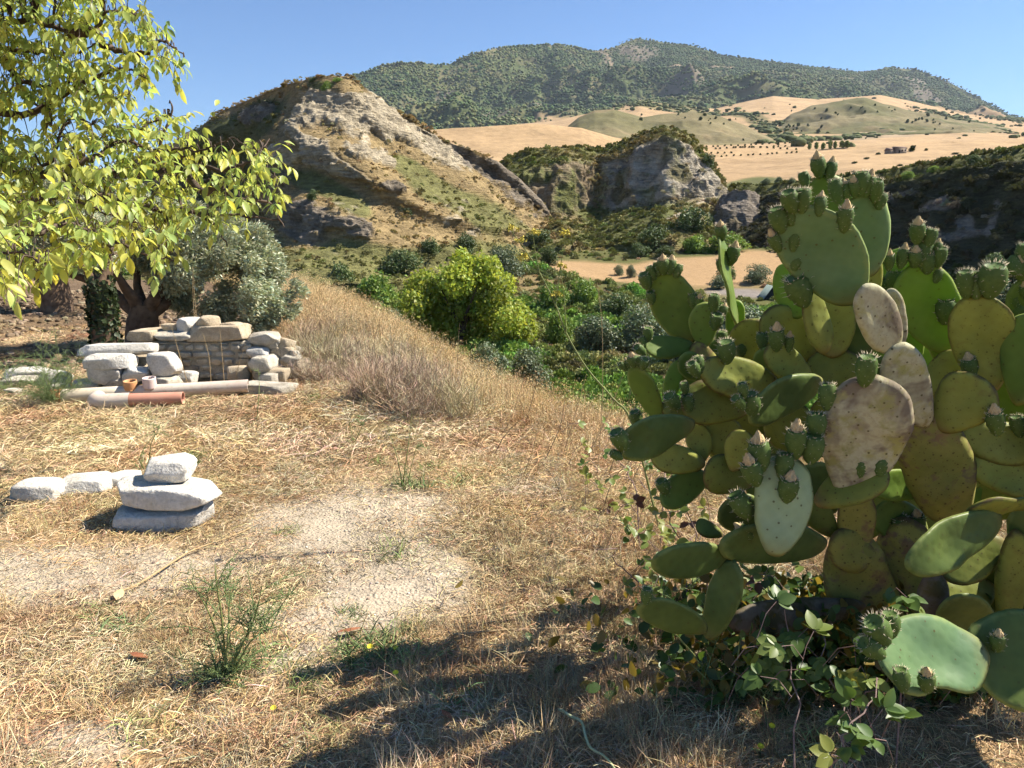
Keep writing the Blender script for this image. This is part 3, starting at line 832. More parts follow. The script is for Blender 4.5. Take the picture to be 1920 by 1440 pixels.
# ---- scrub that nobody could count
def tuft_mesh(name, seed, mat, n=70, size=0.3, w=0.5, h=0.5):
    r = np.random.default_rng(seed)
    d = rand_dirs(n, r); d[:, 2] = np.abs(d[:, 2])
    C = d * [w, w, h] * (0.5 + 0.5 * r.random((n, 1)))
    R = frames(unit(rand_dirs(n, r) * 0.8 + d + [0, 0, .3]), unit(d + 0.8 * rand_dirs(n, r)))
    V, F, _ = cloud(LT, LTF, C, R, size * (0.6 + 0.8 * r.random(n)))
    return mk_mesh(name, V, F, mat, smooth=False)
M_scrub = leaf_mat('scrub leaves', (1, 1, 1), (0.9, 0.95, 0.6), 0.2, 0.8, 0.1, inst=True)
TUFTS = [tuft_mesh('tuft', 400 + i, M_scrub) for i in range(4)]
CLUMPS = [tuft_mesh('clump', 410 + i, M_scrub, 420, 0.14, 0.5, 0.75) for i in range(3)]

def pick(V, C, n, r, w=None):
    v = V.reshape(-1, 3); c = C.reshape(-1, 3)
    a = np.linalg.norm(np.cross(np.gradient(V, axis=0), np.gradient(V, axis=1)), axis=-1).ravel()
    if w is not None: a = a * w.ravel()
    k = r.choice(len(v), n, p=a / a.sum())
    sp = np.sqrt(a[k].clip(1e-6))
    return v[k], c[k], k

r = np.random.default_rng(55)
def scrub_on(name, V, PX, PY, C, n, smin, smax, rockw, label, srcs=TUFTS, gain=0.85, jit=0.6, sink=0.1):
    lum = C.mean(-1)
    w = np.clip(1 - rockw, 0.04, 1)
    p, c, k = pick(V, C, n, r, w)
    s = smin + (smax - smin) * r.random(n) ** 2
    p = p + r.normal(0, jit, (n, 3)) * [1, 1, 0.1]; p[:, 2] -= s * sink
    t = c * gain * 1.8 * (0.65 + 0.6 * r.random((n, 1))) * (1 + r.normal(0, 0.06, (n, 3)))
    scatter(name, p, r.random(n) * 6.28, r.normal(0, 0.15, n), np.stack([s, s, s * (0.6 + 0.5 * r.random(n))], -1), r.integers(0, len(srcs), n), t.clip(0.01, 0.9), srcs, label=label)

hrk = np.maximum(*hill_rock(hPX, hPY, hV))
scrub_on('hill_scrub', hV, hPX, hPY, hC, 26000, 0.3, 1.1, 1 - (1 - hrk * .93) * (.35 + .65 * sstep(330, 430, hPY)), 'dry grass tufts and low scrub over the eroded hill')
kw = np.maximum(*krock(kPX, kPY, kV)[:2])
scrub_on('knoll_scrub', kV, kPX, kPY, kC, 5000, 0.6, 1.9, kw * 0.9, 'green and dry scrub over the cliff knoll')
scrub_on('bluff_scrub', bV, bPX, bPY, bC, 6500, 0.6, 2.0, 0 * bPX, 'dark scrub covering the shaded bluff')

# valley undergrowth, from the foot of the bank to the cliffs
n = 26000
a_ = np.radians(r.uniform(-42, 42, n)); d_ = 16 * (200 / 16) ** (r.random(n) ** 0.8)
x_, y_ = d_ * np.sin(a_), d_ * np.cos(a_)
z_ = zg(x_, y_); e_ = edge_dist(x_, y_)
q_ = np.stack([x_, y_, z_], -1)
ux, uy = toPix(q_)
isfld = blob(ux, uy, 1330, 508, 170, 32) + blob(ux, uy, 1120, 508, 110, 18, 8) + blob(ux, uy, 1420, 480, 60, 12) + blob(ux, uy, 1400, 550, 110, 10, 2)
ok = (e_ > 3.0) & (isfld < 0.35) & (np.abs(ux - 960) < 1150)
q_, d2 = q_[ok], d_[ok]; n = len(q_)
nn = fbm(q_ * [1, 1, 0], 12, 3, 57)
s = (0.35 + 1.0 * r.random(n) ** 2.2) * np.clip(d2 / 45, 0.45, 1.5) * (1 + 0.6 * nn)
base = np.where((nn > 0.12)[:, None], np.array([[0.10, 0.15, 0.035]]), np.array([[0.125, 0.135, 0.05]]))
dry = r.random(n) < np.clip(0.22 + 0.4 * sstep(20, 12, d2) - 0.5 * nn, 0.05, 0.6)
base = np.where(dry[:, None], np.array([[0.20, 0.16, 0.085]]), base)
base = base * 1.9 * (0.6 + 0.75 * r.random((n, 1))) * (1 + r.normal(0, 0.08, (n, 3)))
q_[:, 2] -= 0.12 * s
scatter('valley_undergrowth', q_, r.random(n) * 6.28, r.normal(0, .1, n), np.stack([s * 1.2, s * 1.2, s * np.where(dry, 0.7, 1.0)], -1), r.integers(0, 3, n), base.clip(.01, .9), CLUMPS, label='green and dry undergrowth covering the valley floor')

# forest on the mountain
def blobtree(name, seed, mat, rough=0.3):
    bm = bmesh.new(); bmesh.ops.create_icosphere(bm, subdivisions=2, radius=0.5)
    V = np.array([v.co[:] for v in bm.verts]); F = np.array([[v.index for v in f.verts] for f in bm.faces]); bm.free()
    V = V * (1 + rough * vnoise(V * 4.3 + seed * 9.1)[:, None]) * [1, 1, 0.95] + [0, 0, 0.38]
    return mk_mesh(name, V, F, mat, smooth=False)
def tint_mat(name, inst=True, rough=0.95):
    m, nt = newmat(name)
    a = nd(nt, 'ShaderNodeAttribute', attribute_name='tint'); a.attribute_type = 'INSTANCER' if inst else 'GEOMETRY'
    finish(nt, a.outputs[0], rough, spec=0.1); return m
M_forest = tint_mat('forest crowns')
FT = [blobtree('forest_crown', i, M_forest) for i in range(4)]
n = 72000
mw = np.clip(1.25 - (mC[..., 0] - 0.085) / 0.10, 0.03, 1) * (np.arange(mV.shape[0]) < mV.shape[0] - 15)[:, None]
mw = mw * sstep(300, 240, mPY) * (.25 + .75 * sstep(-.45, .1, fbm(mV, 150, 3, 59)))
p, c, k = pick(mV, mC, n, r, mw)
p = p + r.normal(0, 9, (n, 3)) * [1, 1, 0]
s = 5 + 6.5 * r.random(n) ** 2
nn = fbm(p, 240, 4, 58)
t = np.where((nn > .18)[:, None], np.array([[0.135, 0.15, 0.06]]), np.array([[0.095, 0.13, 0.052]])) * (0.65 + 0.7 * r.random((n, 1))) * (1 + 0.35 * nn[:, None]) * (1 + r.normal(0, .07, (n, 3)))
p[:, 2] -= 0.25 * s
scatter('forest', p, r.random(n) * 6.28, 0 * s, np.stack([s * 1.25, s * 1.25, s], -1), r.integers(0, 4, n), t.clip(.008, .5), FT, label='dense evergreen forest covering the mountain')

# scrub along the gullies and field edges of the far slopes
gw = np.zeros(fPX.shape)
for (x, y, a, b, g) in ((1440, 240, 70, 7, 30), (1480, 228, 60, 5, -20), (1250, 200, 90, 4, 5), (1330, 214, 120, 3, 3), (1800, 228, 90, 7, 14), (1750, 246, 140, 1.6, -4), (1560, 262, 120, 2, -3), (1350, 262, 150, 2, -4), (1180, 196, 60, 6, -12), (1650, 240, 120, 1.6, -6), (1900, 224, 60, 4, 6), (1120, 214, 50, 4, -30), (1300, 190, 60, 4, 4)):
    gw += blob(fPX, fPY, x, y, a, b, g)
n = 2600
p, c, k = pick(fV, fC, n, r, gw ** 1.5 + .004)
s = 3 + 7 * r.random(n) ** 2.5; p = p + r.normal(0, 5, (n, 3)) * [1, 1, 0]; p[:, 2] -= .2 * s
scatter('field_scrub', p, r.random(n) * 6.28, 0 * s, np.stack([s * 1.4, s * 1.4, s * .8], -1), r.integers(0, 4, n), (np.array([[0.10, 0.115, 0.05]]) * (.6 + .9 * r.random((n, 1)))).clip(.01, .5), FT, label='dark scrub along gullies and field edges of the far slopes')

# single trees on the far fields
M_fieldtree = leaf_mat('field tree leaves', (0.06, 0.085, 0.03), (0.06, 0.09, 0.02), 0.15, 0.8, 0.1)
FTREE = [bush_mesh('field_tree', 440 + i, M_fieldtree, 500, 0.16, 8) for i in range(3)]
M_poplar = leaf_mat('poplar leaves', (0.15, 0.2, 0.06), (0.16, 0.22, 0.05), 0.25, 0.7)
POP = bush_mesh('poplar', 446, M_poplar, 600, 0.14, 9)
def far_tree(x, y, w, h, me, label, group, name='field_tree', cat='tree', dmin=300):
    p = on_terrain(x, y, dmin); m = pxm(p)
    o = obj(name, me, loc=(p[0], p[1], p[2] - 0.1 * h * m), label=label, cat=cat, group=group)
    o.scale = (w * m, w * m, h * m); o.rotation_euler = (0, 0, random.random() * 6)
for (cx, cy, sx, sy, n, lab, grp) in ((1480, 236, 60, 22, 26, 'small round tree scattered in the gully of the tan hills', 'trees in the gully'),
                                 (1340, 216, 120, 12, 22, 'small tree above the grey scrub hill', 'trees above the scrub hill'),
                                 (1770, 222, 90, 20, 26, 'small tree on the far slope right of the terraces', 'trees right of the terraces'),
                                 (1560, 256, 110, 8, 12, 'small tree at the foot of the terraced hill', 'trees below the terraces'),
                                 (1600, 200, 100, 12, 14, 'tiny tree on the terraced hill', 'trees on the terraced hill')):
    for k in range(n):
        w = random.uniform(3, 9)
        far_tree(random.gauss(cx, sx * .5), random.gauss(cy, sy * .5), w, w * 0.85, FTREE[k % 3], lab, grp)
for k in range(7):
    far_tree(1520 + k * 12, 274 - k * 0.3, 14, random.uniform(14, 20), POP, 'light green poplar in the row before the terraced hill', 'row of poplars', 'poplar_tree')
for j in range(4):
    for k in range(14):
        far_tree(1325 + k * 12 + j * 5 + random.uniform(-2, 2), 270 + j * 6 - k * 0.6, 5.5, 4, FTREE[k % 3], 'small orchard tree in rows beyond the stubble', 'orchard rows', 'orchard_tree', dmin=200)
far_tree(1709, 277, 16, 13, FTREE[0], 'single dark tree beside the stone farmhouse ruin', None)
far_tree(1738, 276, 9, 5, FTREE[1], 'low bush right of the farmhouse tree', None, 'field_bush', 'bush')
for (x, y) in ((1625, 292), (1646, 283), (1690, 305), (1602, 300), (1790, 283)):
    far_tree(x, y, 14, 5, FTREE[2], 'low dry bush out in the stubble slope', 'dry bushes on the stubble slope', 'field_bush', 'bush', dmin=150)

# ---- farmhouse ruin on the stubble crest
def farmhouse():
    p = on_terrain(1683, 281, 250); m = pxm(p)
    M_wall = plain_mat('old stone plaster', (0.2, 0.165, 0.13), (0.34, 0.28, 0.22), 1.5, 0.95)
    M_roof = plain_mat('weathered roof tiles', (0.16, 0.11, 0.085), (0.28, 0.2, 0.15), 2.0, 0.95)
    M_open = plain_mat('dark opening', (0.02, 0.018, 0.015), (0.03, 0.026, 0.02), 2.0, 1.0)
    o = empty('farmhouse', p, 'small stone farmhouse ruin on the crest of the stubble slope', 'building')
    w, d, h = 34 * m, 20 * m, 10 * m
    def box(x0, y0, z0, x1, y1, z1):
        V = np.array([(x, y, z) for z in (z0, z1) for y in (y0, y1) for x in (x0, x1)], float)
        return V, np.array([(0, 2, 3, 1), (4, 5, 7, 6), (0, 1, 5, 4), (2, 6, 7, 3), (0, 4, 6, 2), (1, 3, 7, 5)])
    for nm, b, mt in (('wall', (-w * .1, 0, -1, w * .5, d, h * .95), M_wall), ('shed_wall', (-w * .5, d * .1, -1, -w * .103, d * .8, h * .6), M_wall), ('door', (w * .05, -.12, -.5, w * .12, .02, h * .6), M_open),
                      ('window', (w * .22, -.12, h * .4, w * .29, .02, h * .68), M_open), ('window', (w * .38, -.12, h * .4, w * .44, .02, h * .68), M_open)):
        V, F = box(*b); obj(nm, mk_mesh(nm, V, F, mt, smooth=False), o)
    for nm, x0, x1, y0, y1, z0, z1 in (('roof', -w * .13, w * .53, -.4, d + .4, h * .953, h * 1.35), ('shed_roof', -w * .53, -w * .133, 0, d * .9, h * .603, h * 1.1)):
        ym = (y0 + y1) / 2
        V = np.array([(x0, y0, z0), (x1, y0, z0), (x1, ym, z1), (x0, ym, z1), (x0, y1, z0), (x1, y1, z0)], float)
        F = [np.array([(0, 1, 2, 3), (3, 2, 5, 4), (0, 4, 5, 1)]), np.array([(0, 3, 4), (1, 5, 2)])]
        obj(nm, mk_mesh(nm, V, F, M_roof, smooth=False), o)
farmhouse()

# ---- tent by the grey track
def tent():
    p = on_terrain(1446, 560, 90, 170); m = pxm(p)
    M_tent = plain_mat('grey-green tent cloth', (0.16, 0.21, 0.19), (0.22, 0.27, 0.24), 2.0, 0.7)
    M_in = plain_mat('dark tent opening', (0.02, 0.025, 0.025), (0.035, 0.04, 0.04), 2.0, 0.9)
    o = empty('tent', (p[0], p[1], p[2]), 'small grey-green ridge tent beside the grey track', 'tent')
    w, h, l = 36 * m, 26 * m, 40 * m
    a = [(-w / 2, 0, 0), (0, 0.1, h), (w / 2, 0, 0), (-w / 2, l, 0), (0, l, h), (w / 2, l, 0)]
    V = np.array(a, float)
    F = [np.array([(0, 1, 4, 3), (1, 2, 5, 4)]), np.array([(3, 4, 5)])]
    obj('canvas', mk_mesh('canvas', V, F, M_tent, smooth=False), o)
    V2 = np.array([(-w * .46, 0.06, 0.01), (0, .16, h * .94), (w * .46, .06, 0.01)], float)
    obj('entrance', mk_mesh('entrance', V2, np.array([(0, 2, 1)]), M_in, smooth=False), o)
    V, F = tube([(0, -.02, 0), (0, -.02, h * 1.05)], .02, 6); obj('pole', mk_mesh('pole', V, F, M_in), o)
tent()
# ------------------------------------------------------------------ stones, wall, pipes
def stone_material(name, a, b, dark, scale=7.0, lich=0.5):
    m, nt = newmat(name)
    co = nd(nt, 'ShaderNodeTexCoord').outputs['Object']
    rnd = nd(nt, 'ShaderNodeObjectInfo').outputs['Random']
    off = nd(nt, 'ShaderNodeVectorMath', {0: co, 1: nd(nt, 'ShaderNodeCombineXYZ', {0: math_(nt, 'MULTIPLY', rnd, 37.0), 1: rnd}).outputs[0]})
    v = off.outputs[0]
    n1 = noise(nt, v, scale, 5, 0.65); n2 = noise(nt, v, scale * 9, 3, 0.7); n3 = noise(nt, v, scale * 0.6, 3, 0.5, 0.6)
    col = ramp(nt, n1, [(0.3, a), (0.68, b)])
    col = mixc(nt, math_(nt, 'MULTIPLY', ramp(nt, n3, [(0.5, 0.0), (0.72, 1.0)]), lich), col, dark)
    col = mixc(nt, 1.0, col, ramp(nt, n2, [(0.3, 0.78), (0.6, 1.06)]), 'MULTIPLY')
    col = mixc(nt, 1.0, col, ramp(nt, rnd, [(0.0, 0.86), (1.0, 1.1)]), 'MULTIPLY')
    h = math_(nt, 'ADD', math_(nt, 'MULTIPLY', n1, 0.7), math_(nt, 'MULTIPLY', n2, 0.35))
    finish(nt, col, 0.92, h, 0.9, 0.03, 0.15)
    return m
M_chalk = stone_material('white limestone', (0.53, 0.49, 0.42), (0.69, 0.655, 0.585), (0.45, 0.39, 0.3), 5.0, 0.5)
M_grey = stone_material('grey limestone', (0.37, 0.325, 0.25), (0.60, 0.545, 0.44), (0.2, 0.165, 0.12), 8.0, 0.6)
M_tan = stone_material('tan sandstone', (0.40, 0.31, 0.20), (0.57, 0.47, 0.33), (0.22, 0.18, 0.13), 7.0, 0.5)
M_mortar = stone_material('crumbling mortar', (0.33, 0.29, 0.22), (0.48, 0.43, 0.34), (0.2, 0.17, 0.13), 16.0, 0.5)

def cube_grid(n):
    bm = bmesh.new(); bmesh.ops.create_cube(bm, size=2.0)
    bmesh.ops.subdivide_edges(bm, edges=bm.edges[:], cuts=n - 1, use_grid_fill=True)
    V = np.array([v.co[:] for v in bm.verts]); F = np.array([[v.index for v in f.verts] for f in bm.faces]); bm.free()
    return V, F
_CG = {n: cube_grid(n) for n in (6, 9, 14)}

def stone_arrays(sx, sy, sz, seed, res=9, cuts=9, rough=0.05, box=0.72, layers=0.0):
    """hewn stone: a rounded block chipped by planes; origin at the middle of its foot"""
    r = np.random.default_rng(seed)
    V, F = _CG[res]
    V = V.copy()
    sph = unit(V); cub = V
    box = min(box + .17, .97)
    V = sph * (1 - box) * 1.2 + cub * box
    for k in range(int(cuts * 2.2)):
        d = unit(r.normal(size=3) * [1, 1, 0.8]); h = r.uniform(0.72, 1.05) * np.abs(d).sum() ** 0.62
        over = (V @ d - h).clip(0); V = V - over[:, None] * d
    rough = rough * .45
    V = V + sph * (rough * fbm(V + seed * 3.3, 0.7, 3, seed)[:, None] + rough * 0.4 * vnoise(V * 5 + seed)[:, None])
    if layers > 0: V[:, :2] *= (1 + layers * np.sin(V[:, 2:3] * 7 + seed))
    V = V * [sx / 2, sy / 2, sz / 2]
    lo = V[:, 2].min(); hi = V[:, 2].max()
    V[:, 2] = (V[:, 2] - lo) * sz / (hi - lo)
    V[:, 0] *= sx / np.ptp(V[:, 0])
    return V, F

def stone(x0, y0, x1, y1, mat, seed, label=None, D=None, depth=0.8, zb=None, parent=None, name='stone', cat='stone', tilt=0.0, yaw=None, res=9, group=None, top=0.35, sink=0.02, box=0.72, cuts=9, rough=0.05):
    """stone filling the picture box; stands on the level zb, or hangs at distance D"""
    cx = (x0 + x1) / 2
    if D is None:
        p = G(cx, y1, 0.0 if zb is None else zb)
        if zb is None: p[2] = float(zg(p[0], p[1]))
    else: p = P(cx, y1, D)
    m = pxm(p)
    w = (x1 - x0) * m; d = w * depth
    ang = math.atan2(CAMZ - p[2], p[1])
    h = max(((y1 - y0) * m - top * d * math.sin(ang)) / math.cos(ang), 0.3 * (y1 - y0) * m)
    V, F = stone_arrays(w, d, h + sink, seed, res, box=box, cuts=cuts, rough=rough)
    me = mk_mesh(name, V, F, mat, smooth=False)
    rz = random.uniform(-.15, .15) if yaw is None else yaw
    loc = (p[0], p[1] + d / 2, p[2] - sink)
    if parent is not None: loc = tuple(np.array(loc) - np.array(parent.location))
    o = obj(name, me, parent, loc=loc, label=label, cat=cat if parent is None else None, group=group)
    o.rotation_euler = (0, tilt, rz)
    return o, np.array([p[0], p[1] + d / 2, p[2] + h]), d

# the cairn of three white stones, and the three flat stones left of it
def cairn():
    c = G(311, 1006)
    y0 = c[1]; zf = float(zg(c[0], y0 + .2))
    def put(cx, w, d, h, z, seed, label, yaw=0, tilt=0, tx=0, box=0.6, dy=0.0, cuts=10, rough=0.06):
        p = P(cx, 900, y0 + 0.22)
        V, F = stone_arrays(w, d, h, seed, 14, cuts, rough, box)
        o = obj('stone', mk_mesh('stone', V, F, M_chalk, smooth=False), None, (p[0], y0 + 0.22 + dy, z), label=label, cat='stone')
        o.rotation_euler = (tx, tilt, yaw)
    m = pxm(np.array([c[0], y0, .1]))
    put(311, 178 * m, 0.36, 0.165, zf - 0.045, 8, 'bottom white stone of the three-stone cairn, half sunk in straw', 0.1, -0.03, box=.62)
    put(317, 196 * m, 0.36, 0.135, zf + 0.112, 16, 'wide middle white stone of the three-stone cairn with a smooth shaded face', -0.06, 0.05, tx=-0.05, box=.66)
    put(322, 98 * m, 0.24, 0.13, zf + 0.24, 27, 'rounded white stone on top of the cairn', 0.2, -0.10, box=.45, dy=.02)
cairn()
stone(2, 904, 98, 952, M_chalk, 31, 'flat white stone sunk in straw, leftmost of the row beside the cairn', top=.55, box=.7)
stone(96, 897, 190, 938, M_chalk, 32, 'flat white stone in the middle of the row beside the cairn', top=.55, box=.7)
stone(184, 890, 248, 922, M_chalk, 33, 'small white stone directly behind the left end of the cairn', top=.5, box=.7)

# the ruined wall
def ruined_wall():
    Dw = 8.1
    base = P(352, 712, Dw); zf = 0.0
    root = empty('ruined_wall', (base[0], Dw, 0), 'low ruined stone wall with a slab coping and a crumbling stepped right end', 'wall')
    m = pxm(np.array([base[0], Dw, .2]))
    def X(px, z=0.25): return (px - 960) * pxm(np.array([0, Dw, z]))
    zt = float(P(350, 640, Dw)[2])                     # foot of the coping
    r = np.random.default_rng(91)
    def part(nm, V, F, mat, loc, rot=(0, 0, 0)):
        o = obj(nm, mk_mesh(nm, V, F, mat, smooth=False), root, (loc[0] - base[0], loc[1] - Dw, loc[2]))
        o.rotation_euler = rot; return o
    x0, x1 = X(246), X(470)
    V, F = stone_arrays(x1 - x0, 0.36, zt + .03, 77, 9, 0, 0.01, 0.97)
    part('mortar_core', V, F, M_mortar, ((x0 + x1) / 2, Dw + 0.21, -0.03))
    z = 0.0; k = 0
    for h in (0.085, 0.075, 0.085, 0.07, 0.08, 0.06):
        if z + h > zt - 0.005: h = zt - 0.004 - z
        if h < 0.02: break
        x = x0 - 0.01
        while x < x1 - 0.04:
            w = min(r.uniform(0.09, 0.26), x1 - x + .02)
            V, F = stone_arrays(w - 0.012, r.uniform(.14, .17), h - 0.010, 500 + k, 6, 7, 0.06, 0.8)
            part('stone', V, F, M_grey if r.random() < .8 else M_tan, (x + w / 2, Dw + .085 + r.uniform(-.02, .012), z), (r.normal(0, .03), r.normal(0, .03), r.normal(0, .04)))
            x += w; k += 1
        z += h
    for (a, b, c, d) in ((238, 292, 623, 645), (288, 362, 625, 646), (358, 464, 614, 641)):
        w = X(b) - X(a); zb = zt - 0.002; hh = float(P(300, c, Dw)[2]) - zb + .01
        V, F = stone_arrays(w, 0.44, max(hh, .075), 600 + a, 9, 6, 0.05, 0.86)
        part('coping_slab', V, F, M_grey if a == 288 else M_tan, ((X(a) + X(b)) / 2, Dw + .2, zb), (0, r.normal(0, .012), r.normal(0, .02)))
    # stepped rubble at the right end
    steps = [(470, 520, 628, 648), (500, 540, 640, 660), (463, 499, 653, 672), (470, 515, 640, 655), (512, 545, 655, 675), (495, 520, 668, 684), (520, 560, 668, 690), (545, 575, 678, 696), (500, 530, 680, 700),
             (530, 560, 688, 704), (556, 590, 690, 712), (540, 570, 700, 722), (520, 545, 698, 716), (575, 604, 704, 728), (560, 590, 712, 736), (585, 612, 722, 742), (500, 525, 655, 668), (535, 552, 662, 678), (470, 500, 690, 712), (455, 480, 676, 696)]
    for i, (a, b, c, d) in enumerate(steps):
        zb = max(float(P(a, d, Dw)[2]), -0.02) if d < 706 else float(zg(X(a), Dw)) - .02
        w = X(b) - X(a); h = (d - c) * m * 1.0
        V, F = stone_arrays(w * 1.12, r.uniform(.16, .3), h * 1.15 + .02, 640 + i, 9, 8, 0.07, 0.7)
        part('stone', V, F, (M_chalk if i == 2 else (M_grey, M_tan, M_grey)[i % 3]), ((X(a) + X(b)) / 2, Dw + r.uniform(.06, .2), zb - .02), (r.normal(0, .08), r.normal(0, .08), r.normal(0, .3)))
    V, F = stone_arrays(X(560) - X(466), 0.34, .36, 701, 9, 10, 0.08, 0.7)
    part('rubble_core', V, F, M_mortar, ((X(466) + X(552)) / 2, Dw + .30, -.03))
    V, F = stone_arrays(X(600) - X(530), 0.3, .17, 702, 9, 10, 0.08, 0.6)
    part('rubble_core', V, F, M_mortar, ((X(530) + X(596)) / 2, Dw + .26, -.03))
    return Dw, zt
Dw, zt_wall = ruined_wall()
zc = zt_wall + 0.085
def on_wall(x0, x1, y0, y1, mat, seed, label, box=.6):
    m = pxm(np.array([0, Dw, zc])); w = (x1 - x0) * m; h = (y1 - y0) * m
    V, F = stone_arrays(w, w * .75, h, seed, 9, 8, .06, box)
    o = obj('stone', mk_mesh('stone', V, F, mat, smooth=False), None, (((x0 + x1) / 2 - 960) * m, Dw + .2, zc - .012), label=label, cat='stone')
    o.rotation_euler = (0, 0, seed * 1.0)
on_wall(289, 322, 606, 623, M_tan, 41, 'small brown stone at the left end of the wall top')
on_wall(322, 361, 594, 623, M_chalk, 42, 'pale squarish stone on the wall top, second from the left end')
on_wall(351, 404, 590, 622, M_tan, 43, 'largest rounded brown boulder on the wall top', .45)
on_wall(401, 446, 599, 618, M_tan, 44, 'flat brown stone at the right end of the wall top')

# loose blocks in front and to the left of the wall
S = [(130, 188, 716, 748, M_grey, 'grey block at the foot of the leaning block stack', 7.45),
     (186, 226, 714, 745, M_grey, 'small grey block beneath the square white block', 7.4),
     (218, 252, 713, 745, M_grey, 'dark grey stone beneath the small rounded block', 7.45),
     (266, 326, 708, 736, M_grey, 'grey block carrying the notched white block', 7.45),
     (322, 362, 700, 726, M_chalk, 'pale low stone right of the notched white block', 7.7),
     (420, 464, 690, 722, M_tan, 'brown stone right of the wall face grass', 7.75),
     (472, 537, 694, 722, M_tan, 'large tan stone under the dark pitted boulder', 7.7),
     (480, 516, 704, 728, M_grey, 'small grey stone before the large tan stone', 7.55),
     (440, 552, 722, 752, M_grey, 'flat grey slab on the ground at the end of the pipe', 7.35),
     (85, 120, 724, 756, M_grey, 'grey stone behind the left end of the pale pipe', 7.35),
     (62, 118, 700, 732, M_chalk, 'white rounded stone behind the feathery green fennel', 7.6),
     (0, 76, 694, 716, M_chalk, 'flat white stone slab behind the fennel at the left edge', 7.9),
     (-6, 28, 734, 765, M_grey, 'grey stone at the left edge beside the fennel', 7.2),
     (-10, 60, 712, 745, M_grey, 'low grey stone behind the fennel at the left edge', 7.6)]
for i, (a, b, c, d, mt, lab, D) in enumerate(S):
    p = P((a + b) / 2, d, D); zz = max(float(zg(p[0], p[1])), 0) - .02
    m = pxm(p); w = (b - a) * m; h = (float(P(a, c, D)[2]) - zz)
    V, F = stone_arrays(w, w * .75 if w < .4 else .3, max(h, .05), 720 + i, 9, 9, .06, .74)
    o = obj('stone', mk_mesh('stone', V, F, mt, smooth=False), None, (p[0], D + .12, zz), label=lab, cat='stone')
    o.rotation_euler = (0, 0, random.uniform(-.25, .25))
def stacked(a, b, c, d, mt, lab, D, seed, dep=.26, box=.78, rot=0.0, z0=None):
    m = pxm(P((a + b) / 2, d, D)); w = (b - a) * m
    za = float(P(a, d, D)[2]); h = float(P(a, c, D)[2]) - za
    V, F = stone_arrays(w, dep, h + .012, seed, 9, 8, .05, box)
    o = obj('stone', mk_mesh('stone', V, F, mt, smooth=False), None, (((a + b) / 2 - 960) * m, D + .12, za - .006), label=lab, cat='stone')
    o.rotation_euler = (0, rot, random.uniform(-.1, .1))
stacked(155, 224, 690, 721, M_chalk, 'square white-grey block in the leaning stack, under the thick slab', 7.45, 801)
stacked(152, 238, 667, 692, M_chalk, 'thick rounded white slab resting on the square block', 7.45, 802)
stacked(140, 278, 648, 669, M_chalk, 'long thin white slab topping the leaning stack and reaching the wall', 7.62, 803, .3, .85, -.03)
stacked(225, 273, 692, 717, M_chalk, 'small rounded white block between the stack and the notched block', 7.45, 804, .22, .6)
stacked(272, 331, 665, 712, M_chalk, 'notched upright white block leaning before the wall', 7.5, 805, .22, .7)
stacked(462, 512, 671, 701, M_grey, 'dark pitted boulder on the rubble before the wall end', 7.72, 806, .26, .4)
stacked(238, 285, 668, 700, M_tan, 'brown block under the right end of the long thin slab', 7.85, 807)
stacked(244, 270, 688, 700, M_tan, 'thin brown stone wedged behind the small rounded block', 7.75, 808)

# ---- pipes
def pvc(name, a, b, mottled=0.5, dirt=(0.42, 0.3, 0.16)):
    m, nt = newmat(name)
    co = nd(nt, 'ShaderNodeTexCoord').outputs['Object']
    n = noise(nt, co, 3.0, 6, 0.6); n2 = noise(nt, co, 26.0, 5, 0.7)
    col = ramp(nt, n, [(0.35, a), (0.65, b)])
    col = mixc(nt, math_(nt, 'MULTIPLY', ramp(nt, n2, [(0.52, 0.0), (0.7, 1.0)]), mottled), col, dirt)
    finish(nt, col, 0.6, n2, 0.15, 0.004, 0.3)
    return m
M_pale = pvc('faded pvc', (0.56, 0.44, 0.36), (0.66, 0.58, 0.47), 0.45)
M_orange = pvc('orange pvc', (0.50, 0.20, 0.13), (0.58, 0.29, 0.20), 0.3)
M_rust = pvc('orange brown pvc', (0.52, 0.2, 0.08), (0.62, 0.3, 0.13), 0.4)
M_hole = plain_mat('pipe inside', (0.05, 0.03, 0.02), (0.09, 0.06, 0.04), 6, .9)
def pipe(p0, p1, r, mat, root, name='pipe_body', n=20, wall=0.008, inner=True):
    p0 = np.array(p0, float); p1 = np.array(p1, float)
    d = unit(p1 - p0)
    prof = [(p0 + d * .05, r - wall), (p0, r - wall), (p0, r), (p0 + d * .004, r)] + [(p0 + (p1 - p0) * t, r * (1 + .004 * math.sin(t * 40))) for t in np.linspace(.01, .99, 12)] + [(p1 - d * .004, r), (p1, r), (p1, r - wall), (p1 - d * .05, r - wall)]
    ax = frames(d[None], np.array([[0, 0.1, 1.0]]))[0]
    th = np.linspace(0, 2 * math.pi, n, endpoint=False)
    V = np.array([c + q * (math.cos(t) * ax[:, 0] + math.sin(t) * ax[:, 2]) for c, q in prof for t in th]) - np.array(root.location)
    return obj(name, mk_mesh(name, V, grid_faces(len(prof), n, True)[:, ::-1], mat), root)
